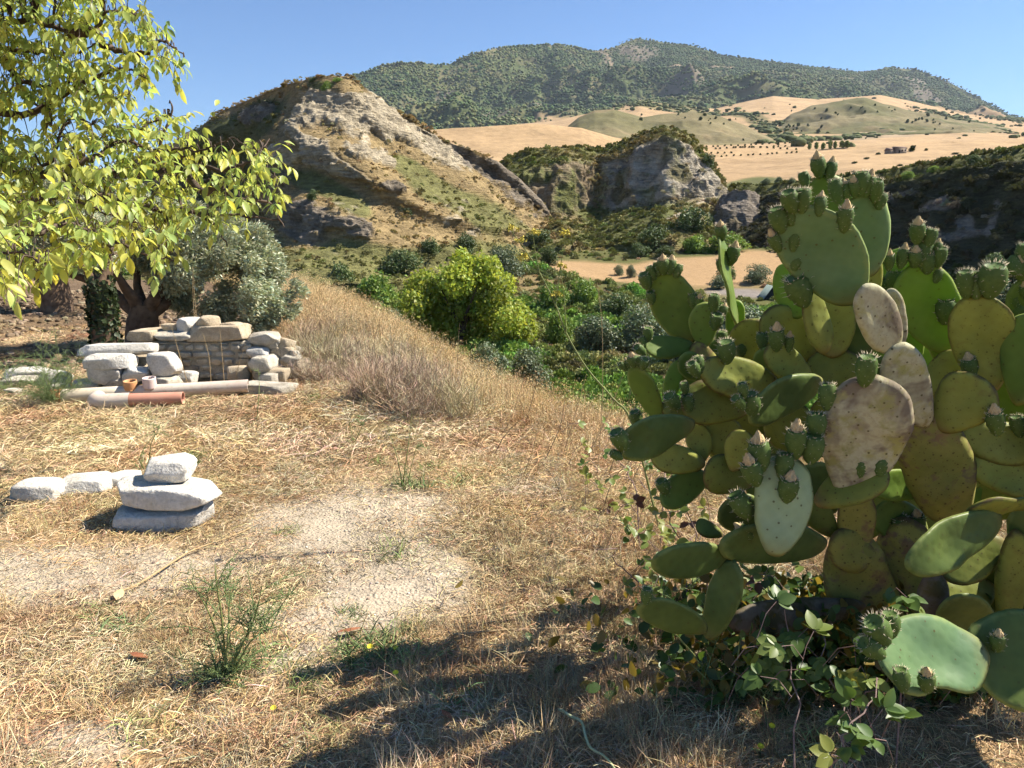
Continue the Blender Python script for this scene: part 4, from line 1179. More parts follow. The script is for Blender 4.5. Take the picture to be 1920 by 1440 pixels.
def pipes():
    r = 0.063
    a = P(112, 757, 6.95); a[2] = r + .005; b = P(466, 731, 7.32); b[2] = r + .03
    c = np.array(a); root = empty('long_pipe', (a[0], a[1], 0), 'long faded beige drain pipe with two upright sockets lying before the wall', 'pipe')
    mid = a + (b - a) * .30; mid2 = a + (b - a) * .48
    pipe(a, mid, r * 1.04, pvc('yellowed pvc', (0.6, 0.5, 0.36), (0.66, 0.58, 0.44), .5), root, 'pipe_body')
    pipe(mid - unit(b - a) * .02, b, r, M_pale, root, 'pipe_body')
    pipe(a - unit(b - a) * .06, a + unit(b - a) * .03, r * 1.1, M_rust, root, 'end_collar')
    for t, mt, nm in ((.375, M_rust, 'orange_socket'), (.475, pvc('pinkish pvc', (.62, .45, .4), (.68, .54, .48), .2), 'pale_socket')):
        q = a + (b - a) * t
        pipe(q + [0, -.01, r * .5], q + [0.0, -.02, r * .5 + (.085 if t < .4 else .105)], .062, mt, root, nm)
        V, F = tube([q + [0, -.012, r + .01], q + [0, -.012, r + .02]], [.052, .052], 16)
        V = np.vstack([V, [q + [0, -.012, r + .02]]]) - np.array(root.location)
        k = len(V) - 1; tri = np.array([(16 + i, 16 + (i + 1) % 16, k) for i in range(16)])
        obj('socket_inside', mk_mesh('socket_inside', V, [F, tri], M_hole), root)
    a2 = P(180, 762, 6.72); a2[2] = r + .01; b2 = P(344, 752, 6.82); b2[2] = r + .015
    root2 = empty('short_pipe', (a2[0], a2[1], 0), 'short orange drain pipe with a pale bent end in front of the long pipe', 'pipe')
    m2 = a2 + (b2 - a2) * .32
    pipe(m2, b2, r * .96, M_orange, root2, 'pipe_body')
    bend = smooth_path([m2 + unit(b2 - a2) * .06, m2, a2 + [.03, 0, .0], a2 + [-.02, .05, 0.0], a2 + [-.03, .12, .01]], 5)
    V, F = tube(bend, r * 1.1, 18); obj('bent_end', mk_mesh('bent_end', V - np.array(root2.location), F, M_pale), root2)
pipes()

# ------------------------------------------------------------------ olive trees behind the wall
M_olive = leaf_mat('olive leaves', (0.42, 0.44, 0.28), (0.34, 0.38, 0.16), 0.25, 0.4, 0.5)
M_olivebark = plain_mat('olive bark', (0.085, 0.055, 0.035), (0.24, 0.16, 0.1), 9, 0.95, 1.0, 0.03)
M_ivy = leaf_mat('ivy leaves', (0.05, 0.07, 0.03), (0.06, 0.09, 0.02), 0.2)
OLT = np.array([(0, 0, 0), (-.11, .5, .03), (.11, .5, .03), (0, 1, -.03)], float)
def olive(name, trunk, limbs, lumps, nleaf, label, seed, D0, leaf=0.062, trad=0.17, ivy=False):
    r = np.random.default_rng(seed)
    b = P(trunk[0][0], trunk[0][1], D0); b[2] = float(zg(b[0], b[1]))
    root = empty(name, b, label, 'olive tree')
    tp = [P(x, y, D0) for x, y in trunk]; tp[0] = b - [0, 0, .1]
    L = [(smooth_path(tp, 5), np.linspace(trad * 1.35, trad, (len(tp) - 1) * 5 + 1))]
    for lim in limbs:
        q = [P(x, y, D0 + dd) for x, y, dd in lim]
        n = (len(q) - 1) * 5 + 1
        L.append((smooth_path(q, 5), np.linspace(trad * .62, trad * .16, n)))
    V, F = tubes(L, 12)
    V = V + unit(vnoise(V * 7)[:, None] * np.array([[1, .7, .2]])) * 0.022 * fbm(V * [1, 1, .3], .12, 3, seed)[:, None]
    obj('trunk', mk_mesh('trunk', V - b, F, M_olivebark), root)
    lm = []
    for (x, y, rad, dd) in lumps:
        c = P(x, y, D0 + dd); m = pxm(c)
        for k in range(3):
            lm.append((c + r.normal(0, rad * m * .4, 3), rad * m * (.5 + .3 * r.random())))
    C, R, S, T = lump_cloud(lm, nleaf, leaf, r, 0.15, 0.1)
    # olive sprays: leaves follow upward and outward twigs
    tw = unit(C - np.array([b[0], b[1], b[2] + 1.0]) + r.normal(0, .6, C.shape))
    Y = unit(tw + 0.75 * rand_dirs(len(C), r)); R = frames(Y, unit(rand_dirs(len(C), r) + [0.3, -.2, .5]))
    V, F, TT = cloud(OLT, LTF, C, R, np.stack([S * 1.35, S, S], -1), T)
    obj('crown', mk_mesh('crown', V - b, F, M_olive, TT, smooth=False), root)
    if ivy:
        n = 1600; t = r.random(n); pth = smooth_path(tp, 5); k = (t * (len(pth) - 1)).astype(int)
        d = rand_dirs(n, r) * [1, 1, .3]
        C = pth[k] + unit(d) * trad * 1.25; R = frames(rand_dirs(n, r), unit(d))
        V, F, TT = cloud(LT, LTF, C, R, .05 + .04 * r.random(n), np.ones((n, 3)) * (.6 + .7 * r.random((n, 1))))
        obj('ivy', mk_mesh('ivy', V - b, F, M_ivy, TT, smooth=False), root)
    return root
olive('olive_tree', [(268, 655), (266, 622), (270, 588), (272, 570)],
      [[(268, 592, 0), (235, 570, .1), (200, 540, .2), (150, 520, .3), (90, 505, .2)], [(266, 585, 0), (240, 545, -.2), (210, 500, -.4)], [(272, 585, 0), (258, 545, .2), (255, 490, .4)],
       [(274, 585, 0), (292, 555, -.1), (300, 520, 0), (330, 470, .2)], [(275, 590, 0), (305, 572, .1), (325, 552, .3), (380, 520, .5), (450, 500, .4)]],
      [(380, 480, 62, .3), (450, 490, 58, .3), (500, 520, 52, .2), (528, 558, 34, 0), (470, 575, 42, -.2), (415, 555, 45, .1), (355, 550, 36, .4), (520, 590, 26, -.1), (300, 470, 50, .5), (240, 460, 50, .2), (345, 430, 55, .2), (430, 435, 45, .3), (180, 470, 46, .1), (480, 455, 38, .2), (120, 480, 40, 0), (330, 510, 34, .8), (200, 500, 30, .6), (490, 610, 22, -.2), (450, 600, 25, 0), (545, 530, 24, 0), (505, 480, 36, .2), (410, 500, 50, -.3), (460, 530, 45, -.4), (370, 520, 45, -.2), (340, 580, 30, .3), (390, 590, 34, .2), (320, 540, 36, .5), (545, 575, 22, 0), (430, 590, 30, .1), (250, 385, 52, .5), (330, 395, 48, .5), (180, 405, 50, .4), (400, 420, 40, .3)],  # last lumps, hidden by the near walnut, added to shade the soil
      92000, 'big olive tree with a forked brown trunk right behind the ruined wall', 151, 10.3)
olive('olive_tree', [(200, 660), (197, 620), (192, 570), (186, 525)], [[(190, 550, 0), (160, 500, .2), (120, 440, .3)], [(188, 540, 0), (215, 480, .2), (240, 420, .3)]],
      [(120, 430, 60, .3), (180, 400, 60, .6), (240, 400, 60, .8), (60, 450, 55, .3), (150, 350, 50, .6), (300, 400, 50, 1.0), (30, 400, 60, .5), (100, 380, 55, -.3), (200, 440, 45, -.2)], 24000, 'olive tree with a dark ivy-wrapped straight trunk left of the forked one', 152, 9.4, ivy=True, trad=.12)
olive('olive_tree', [(108, 612), (106, 580), (100, 540), (95, 510)], [[(100, 545, 0), (60, 500, .3), (20, 460, .3)], [(98, 535, 0), (130, 490, .4), (160, 440, .5)]],
      [(30, 440, 60, .5), (100, 430, 60, .8), (170, 440, 55, .5), (-60, 440, 70, .5), (60, 380, 60, .5), (-40, 500, 50, 0), (200, 420, 55, .3), (150, 390, 55, .4), (0, 390, 60, .2), (220, 460, 45, 0)], 26000, 'olive tree standing farthest back in the dark shade', 153, 15.0, leaf=.08, trad=.26)  # crown enlarged by hidden lumps to throw more shade on the soil
olive('olive_tree', [(-60, 640), (-62, 590), (-60, 540)], [[(-60, 560, 0), (-90, 500, .3), (-120, 440, .3)], [(-60, 550, 0), (-20, 500, .2), (10, 470, .3)]],
      [(-60, 440, 80, .2), (10, 460, 50, -.2), (-140, 440, 80, .5), (20, 420, 50, .3), (-60, 380, 70, .5)], 14000, 'olive tree at the left edge whose crown shades the tilled soil', 154, 11.5, leaf=.07, trad=.2)

# ------------------------------------------------------------------ near walnut tree reaching in from the left
M_nearleaf = leaf_mat('near walnut leaves', (0.40, 0.46, 0.125), (0.68, 0.74, 0.13), 0.45, 0.42, 0.35)
M_twig = plain_mat('walnut twig bark', (0.06, 0.042, 0.03), (0.15, 0.11, 0.08), 18, 0.9, .5, .006)
WL = []                                       # leaflet: pointed oval folded along its midrib, drooping at the tip
for t, w in ((0, .02), (.14, .11), (.35, .20), (.58, .215), (.8, .13), (1.0, .0)):
    z = -.22 * t * t
    WL += [(-w, t, z + w * .35), (0, t, z), (w, t, z + w * .35)]
WL = np.array(WL[:-3] + [WL[-2]], float)
WLF = [(3 * i + j, 3 * i + j + 1, 3 * i + j + 4, 3 * i + j + 3) for i in range(4) for j in (0, 1)] + [(12, 13, 15, 15), (13, 14, 15, 15)]
WLq = np.array(WLF[:-2]); WLt = np.array([(12, 13, 15), (13, 14, 15)])
def near_walnut():
    r = np.random.default_rng(201)
    poly = np.array([(-380, -120), (190, -120), (215, -10), (275, 5), (290, 40), (330, 60), (350, 103), (335, 118), (290, 108), (262, 118), (290, 160), (250, 180), (280, 184), (230, 200), (215, 225), (250, 238), (300, 208), (350, 205), (370, 238), (405, 262), (450, 262), (500, 253), (538, 300), (545, 360), (535, 420), (500, 440), (440, 425), (430, 480), (400, 445), (355, 460), (330, 500), (310, 530), (285, 490), (250, 510), (215, 480), (195, 515), (150, 490), (100, 505), (95, 548), (-30, 548), (-380, 480)], float)
    low = poly[:, 1] > 400; poly[low, 1] -= 42; poly[(poly[:, 0] > 300) & (poly[:, 1] > 190), 0] -= 18
    def inside(x, y):
        c = False; j = len(poly) - 1
        for i in range(len(poly)):
            if (poly[i, 1] > y) != (poly[j, 1] > y) and x < (poly[j, 0] - poly[i, 0]) * (y - poly[i, 1]) / (poly[j, 1] - poly[i, 1]) + poly[i, 0]: c = not c
            j = i
        return c
    depth = lambda x, y: 4.9 + 0.7 * float(vnoise(np.array([x / 160, y / 160, 3.3]))) - 1.35 * float(sstep(300, 540, y)) * float(sstep(330, 60, x)) + .4 * float(sstep(300, 550, x))
    BR = [[(-260, 60), (-100, 45), (20, 42), (70, 42), (130, 60), (175, 55), (205, 20), (245, 28), (268, 12)], [(-260, 90), (-50, 100), (0, 90), (50, 96), (100, 100), (150, 98), (182, 80)], [(-200, 80), (0, 108), (15, 126), (50, 155), (100, 165), (140, 155), (165, 172), (200, 182), (248, 187)],
          [(130, 62), (182, 62), (200, 88), (250, 101), (278, 96), (300, 76), (318, 84), (345, 104)], [(-260, 260), (-60, 300), (60, 328), (130, 314), (176, 294), (232, 262), (282, 280), (345, 278), (382, 282), (420, 262)],
          [(60, 328), (150, 322), (280, 325), (340, 314), (420, 318), (470, 300), (505, 262)], [(110, 322), (150, 350), (220, 376), (282, 390), (370, 400), (432, 402), (522, 412)], [(340, 314), (385, 362), (405, 340), (440, 370), (500, 380), (532, 425)],
          [(-260, 400), (-50, 430), (50, 440), (120, 420), (200, 446), (262, 470), (322, 488)], [(-200, 420), (-60, 480), (30, 472), (90, 500)], [(60, 328), (100, 290), (118, 235), (130, 210), (118, 190)], [(118, 235), (145, 222), (170, 232)], [(15, 126), (60, 190), (90, 205), (100, 240)],
          [(282, 325), (320, 215), (318, 190)], [(318, 205), (305, 222)], [(245, 262), (270, 240), (320, 212)], [(470, 300), (500, 320), (530, 345)], [(200, 446), (210, 480), (190, 505)], [(340, 390), (400, 420), (425, 460)], [(30, 380), (120, 372), (200, 400), (250, 420)], [(-60, 200), (40, 215), (110, 180), (190, 140), (240, 130), (275, 150)], [(-80, 350), (40, 380)]]
    base = np.array([-7.2, 5.6, float(zg(-7.2, 5.6))])
    root = empty('walnut_tree', base, 'near walnut tree whose yellow-green leafy branches reach in from the left', 'tree')
    trunk = smooth_path([base - [0, 0, .15], base + [0.05, 0, 1.0], base + [.1, -.05, 2.0]], 5)
    V, F = tube(trunk, np.linspace(.24, .17, len(trunk)), 12)
    obj('trunk', mk_mesh('trunk', V - base, F, M_bark), root)
    nodes = []; L = []
    for b in BR:
        q = [P(x, y, depth(x, y)) for x, y in b]
        if b[0][0] < -150: q = [base + [.1, -.05, 1.7 + random.random() * .3]] + q
        q = smooth_path(q, 6); q = q + r.normal(0, .006, q.shape)
        L.append((q, np.linspace(.028 if len(b) > 5 else .012, .004, len(q))))
        nodes.append(q)
    nodes = np.concatenate(nodes)
    nx, ny = toPix(nodes)
    leaves = []
    n = 0
    while n < 1350:
        x = r.uniform(-330, 550); y = r.uniform(-110, 545)
        if not inside(x, y): continue
        if x < -40 and r.random() < .6: continue
        hole = blob(x, y, 65, 222, 55, 18) + blob(x, y, 200, 65, 30, 22) * .7 + blob(x, y, 250, 145, 30, 20) * .6 + blob(x, y, 190, 215, 55, 14) + blob(x, y, 40, 75, 40, 12) * .5 + blob(x, y, 400, 300, 20, 12) * .6 + blob(x, y, 330, 350, 40, 14) * .5 + .35 * blob(x, y, 450, 350, 110, 110) + .2 * blob(x, y, 270, 90, 80, 110)
        if r.random() < hole: continue
        leaves.append((x, y)); n += 1
    C, Ys, Ns, S, T = [], [], [], [], []
    for (x, y) in leaves:
        d2 = (nx - x) ** 2 + (ny - y) ** 2; k = d2.argmin()
        D = nodes[k, 1] + r.normal(0, .22)
        p = P(x, y, max(D, 2.9))
        a = nodes[k]
        out = p - a; out[2] *= .5
        ax = unit(unit(out + 1e-4) + r.normal(0, .45, 3) + [0, 0, -.25])          # the rachis of the compound leaf
        L.append((smooth_path([a, (a + p) / 2 + [0, 0, .03], p], 2), [.004, .0035, .003, .0025, .002]))
        ln = r.uniform(.14, .24); np_ = int(r.integers(2, 4))
        yl = np.clip(r.normal(.0, .5), -1, 1)
        L.append((np.array([p, p + ax * ln * .5, p + ax * ln + [0, 0, -.02]]), [.002, .0018, .001]))
        side = unit(np.cross(ax, [0, 0, 1.0]) + r.normal(0, .25, 3))
        for j in range(np_):
            q = p + ax * ln * (j + .6) / np_
            for sgn in (-1, 1):
                yy = unit(side * sgn * .75 + ax * .35 + np.array([0, 0, -.75]) + r.normal(0, .28, 3))
                C.append(q); Ys.append(yy); Ns.append(unit(np.array([0, 0, 1.0]) + side * sgn * .35 + r.normal(0, .45, 3))); S.append(r.uniform(.045, .088)); T.append(yl)
        C.append(p + ax * ln); Ys.append(unit(ax + [0, 0, -.5] + r.normal(0, .2, 3))); Ns.append(unit(np.array([0, 0, 1.0]) + r.normal(0, .45, 3))); S.append(r.uniform(.06, .10)); T.append(yl)
    V, F = tubes(L, 5)
    obj('branches', mk_mesh('branches', V - base, F, M_twig), root)
    C = np.array(C); Ys = np.array(Ys); Ns = np.array(Ns); S = np.array(S); T = np.array(T)
    R = frames(Ys, Ns)
    v = .72 + .5 * r.random(len(C)); yel = np.clip(T * .25 + r.normal(0, .12, len(C)), -.35, .5)
    tint = np.stack([v * (1 + yel * .7), v * (1 + yel * .12), v * (1 - yel * .5)], -1)
    lx, ly = toPix(C); inv = (lx > 0) & (lx < 1920) & (ly > 5)
    score = S / C[:, 1] * inv * (.6 + .8 * r.random(len(C)))
    big = np.argsort(-score)[:290]; rest = np.setdiff1d(np.arange(len(C)), big)
    Vq, Fq, Tq = cloud(WL, WLq, C[rest], R[rest], S[rest], tint[rest])
    Ft = (WLt[None] + (np.arange(len(rest)) * len(WL))[:, None, None]).reshape(-1, 3)
    o = obj('foliage', mk_mesh('foliage', Vq - base, [Fq, Ft], M_nearleaf, Tq), root, kind='stuff')
    kinds = []
    for g in range(6):
        tt = np.ones((len(WL), 3)) * np.array([(1, 1, 1), (1.15, 1.02, .8), (.8, .85, .9), (1.3, 1.08, .7), (.9, 1.0, 1.0), (1.05, .95, .9)][g])
        kinds.append(mk_mesh('leaf', WL, [WLq, WLt], M_nearleaf, tt))
    for i, k in enumerate(big):
        M = Matrix.Identity(4)
        for a in range(3):
            for b_ in range(3): M[a][b_] = float(R[k][a][b_] * S[k])
            M[a][3] = float(C[k][a] - base[a])
        obj('leaf', kinds[i % 6], root, mat=M)
near_walnut()
# ------------------------------------------------------------------ prickly pear
DK = 1.04
def pad_mat(name, base, alt, trans, tfac=0.15, cork=0.0, brown=0.0, rough=0.5, corkcol=(0.52, 0.47, 0.36), dots=1.0, rim=True):
    m, nt = newmat(name)
    co = nd(nt, 'ShaderNodeTexCoord').outputs['Object']
    rnd = nd(nt, 'ShaderNodeObjectInfo').outputs['Random']
    off = nd(nt, 'ShaderNodeVectorMath', {0: co, 1: nd(nt, 'ShaderNodeCombineXYZ', {0: math_(nt, 'MULTIPLY', rnd, 9.0), 1: math_(nt, 'MULTIPLY', rnd, 5.0), 2: 0.0}).outputs[0]}).outputs[0]
    sq = nd(nt, 'ShaderNodeMapping', {'Vector': off, 'Rotation': (0, 0, 0.78), 'Scale': (1, 1, 0.15)}).outputs[0]
    vo = nd(nt, 'ShaderNodeTexVoronoi', {'Vector': sq, 'Scale': 32.0, 'Randomness': 0.42})
    d = vo.outputs['Distance']
    n1 = noise(nt, off, 9.0, 3, 0.6); n2 = noise(nt, off, 60.0, 3, 0.7); n3 = noise(nt, off, 22.0, 3, 0.65, 0.3)
    col = ramp(nt, n1, [(0.32, base), (0.68, alt)])
    net = ramp(nt, d, [(0.3, 1.0), (0.7, 1.08)])
    col = mixc(nt, 1.0, col, net, 'MULTIPLY')
    if brown > 0:
        col = mixc(nt, math_(nt, 'MULTIPLY', ramp(nt, n3, [(0.58, 0.0), (0.74, 1.0)]), brown), col, (0.20, 0.12, 0.055))
        sp = nd(nt, 'ShaderNodeTexVoronoi', {'Vector': off, 'Scale': 75.0}).outputs['Distance']
        col = mixc(nt, math_(nt, 'MULTIPLY', ramp(nt, sp, [(0.06, 1.0), (0.2, 0.0)]), 0.8 * min(brown * 2, 1)), col, (0.10, 0.065, 0.03))
    if rim:
        at = nd(nt, 'ShaderNodeAttribute', attribute_name='tint'); sx = nd(nt, 'ShaderNodeSeparateColor', {0: at.outputs[0]})
        q = math_(nt, 'ADD', sx.outputs[0], math_(nt, 'MULTIPLY', math_(nt, 'SUBTRACT', n3, 0.5), 0.35))
        up = ramp(nt, sx.outputs[1], [(0.35, 0.25), (0.7, 1.0)])
        if brown > 0: col = mixc(nt, math_(nt, 'MULTIPLY', math_(nt, 'MULTIPLY', ramp(nt, q, [(0.9, 0.0), (1.0, 1.0)]), up), 0.85), col, (0.12, 0.075, 0.045))
        else: col = mixc(nt, math_(nt, 'MULTIPLY', ramp(nt, q, [(0.85, 0.0), (1.0, 1.0)]), 0.5), col, (0.36, 0.40, 0.14))  # yellowish edge on young pads paints a sunlit rim
        n6 = noise(nt, off, 3.2, 3, 0.6)
        col = mixc(nt, 1.0, col, ramp(nt, n6, [(0.35, (0.8, 0.84, 0.85)), (0.65, (1.18, 1.12, 0.95))]), 'MULTIPLY')
        foot = math_(nt, 'MULTIPLY', ramp(nt, math_(nt, 'ADD', sx.outputs[1], math_(nt, 'MULTIPLY', n3, 0.2)), [(0.14, 1.0), (0.3, 0.0)]), 0.7 if brown > 0 else 0.35)
        col = mixc(nt, foot, col, (0.26, 0.175, 0.085))
    h = math_(nt, 'ADD', math_(nt, 'MULTIPLY', ramp(nt, d, [(0.0, 1.0), (0.5, 0.0)]), 0.5), math_(nt, 'MULTIPLY', n1, 0.25))
    if cork > 0:
        ck = ramp(nt, math_(nt, 'ADD', math_(nt, 'MULTIPLY', n3, 0.5), math_(nt, 'MULTIPLY', n1, 0.5)), [(0.56 - 0.3 * cork, 0.0), (0.66 - 0.3 * cork, 1.0)])
        cc = mixc(nt, math_(nt, 'MULTIPLY', ramp(nt, n2, [(0.45, 0.0), (0.7, 1.0)]), 0.5), corkcol, (corkcol[0] * .62, corkcol[1] * .55, corkcol[2] * .5))
        n5 = noise(nt, off, 5.0, 4, 0.7, 0.5)
        cc = mixc(nt, math_(nt, 'MULTIPLY', ramp(nt, n5, [(0.40, 1.0), (0.52, 0.0)]), 0.85), cc, (0.17, 0.125, 0.095))
        col = mixc(nt, ck, col, cc)
        h = math_(nt, 'ADD', h, math_(nt, 'MULTIPLY', math_(nt, 'MULTIPLY', n2, ck), 0.8))
    dot = math_(nt, 'MULTIPLY', ramp(nt, d, [(0.085, 1.0), (0.14, 0.0)]), 0.85 * dots)
    col = mixc(nt, dot, col, (0.10, 0.075, 0.03))
    col = mixc(nt, 1.0, col, (0.9, 0.92, 0.88), 'MULTIPLY')
    finish(nt, col, rough, h, 0.35, 0.005, 0.15, trans=trans, tfac=tfac)
    return m
PM = {'bg': pad_mat('young blue-green pad', (0.125, 0.215, 0.10), (0.165, 0.26, 0.13), (0.2, 0.34, 0.06), 0.12, rough=.55),
      'g': pad_mat('green pad', (0.135, 0.205, 0.045), (0.18, 0.25, 0.06), (0.28, 0.40, 0.05), 0.2),
      'br': pad_mat('backlit green pad', (0.16, 0.26, 0.05), (0.21, 0.31, 0.065), (0.28, 0.46, 0.04), 0.3),  # brighter green stands in for sunlight coming through the pad
      'y': pad_mat('old yellow pad', (0.28, 0.30, 0.07), (0.37, 0.385, 0.10), (0.44, 0.44, 0.06), 0.2, brown=0.5),
      'o': pad_mat('old olive pad', (0.18, 0.215, 0.048), (0.25, 0.27, 0.065), (0.3, 0.33, 0.05), 0.14, brown=0.6),
      'd': pad_mat('dark green pad', (0.085, 0.125, 0.035), (0.125, 0.17, 0.05), (0.12, 0.2, 0.03), 0.1, rough=.42, dots=.5),
      's': pad_mat('scarred corky pad', (0.34, 0.32, 0.13), (0.42, 0.39, 0.19), (0.3, 0.28, 0.08), 0.05, cork=0.55, brown=.6, rough=.85, corkcol=(0.50, 0.46, 0.30)),
      'w': pad_mat('woody pad', (0.24, 0.235, 0.06), (0.32, 0.29, 0.085), (0.2, 0.15, 0.05), 0.04, cork=0.12, brown=.55, rough=.75, corkcol=(0.26, 0.17, 0.085)),
      'p': pad_mat('pale green pad', (0.33, 0.42, 0.24), (0.40, 0.49, 0.30), (0.3, 0.4, 0.1), 0.1, rough=.6),
      'k': pad_mat('dark woody pad', (0.10, 0.085, 0.04), (0.15, 0.115, 0.055), (0.1, 0.08, 0.03), 0.03, cork=0.4, brown=.6, rough=.8, corkcol=(0.2, 0.165, 0.12))}
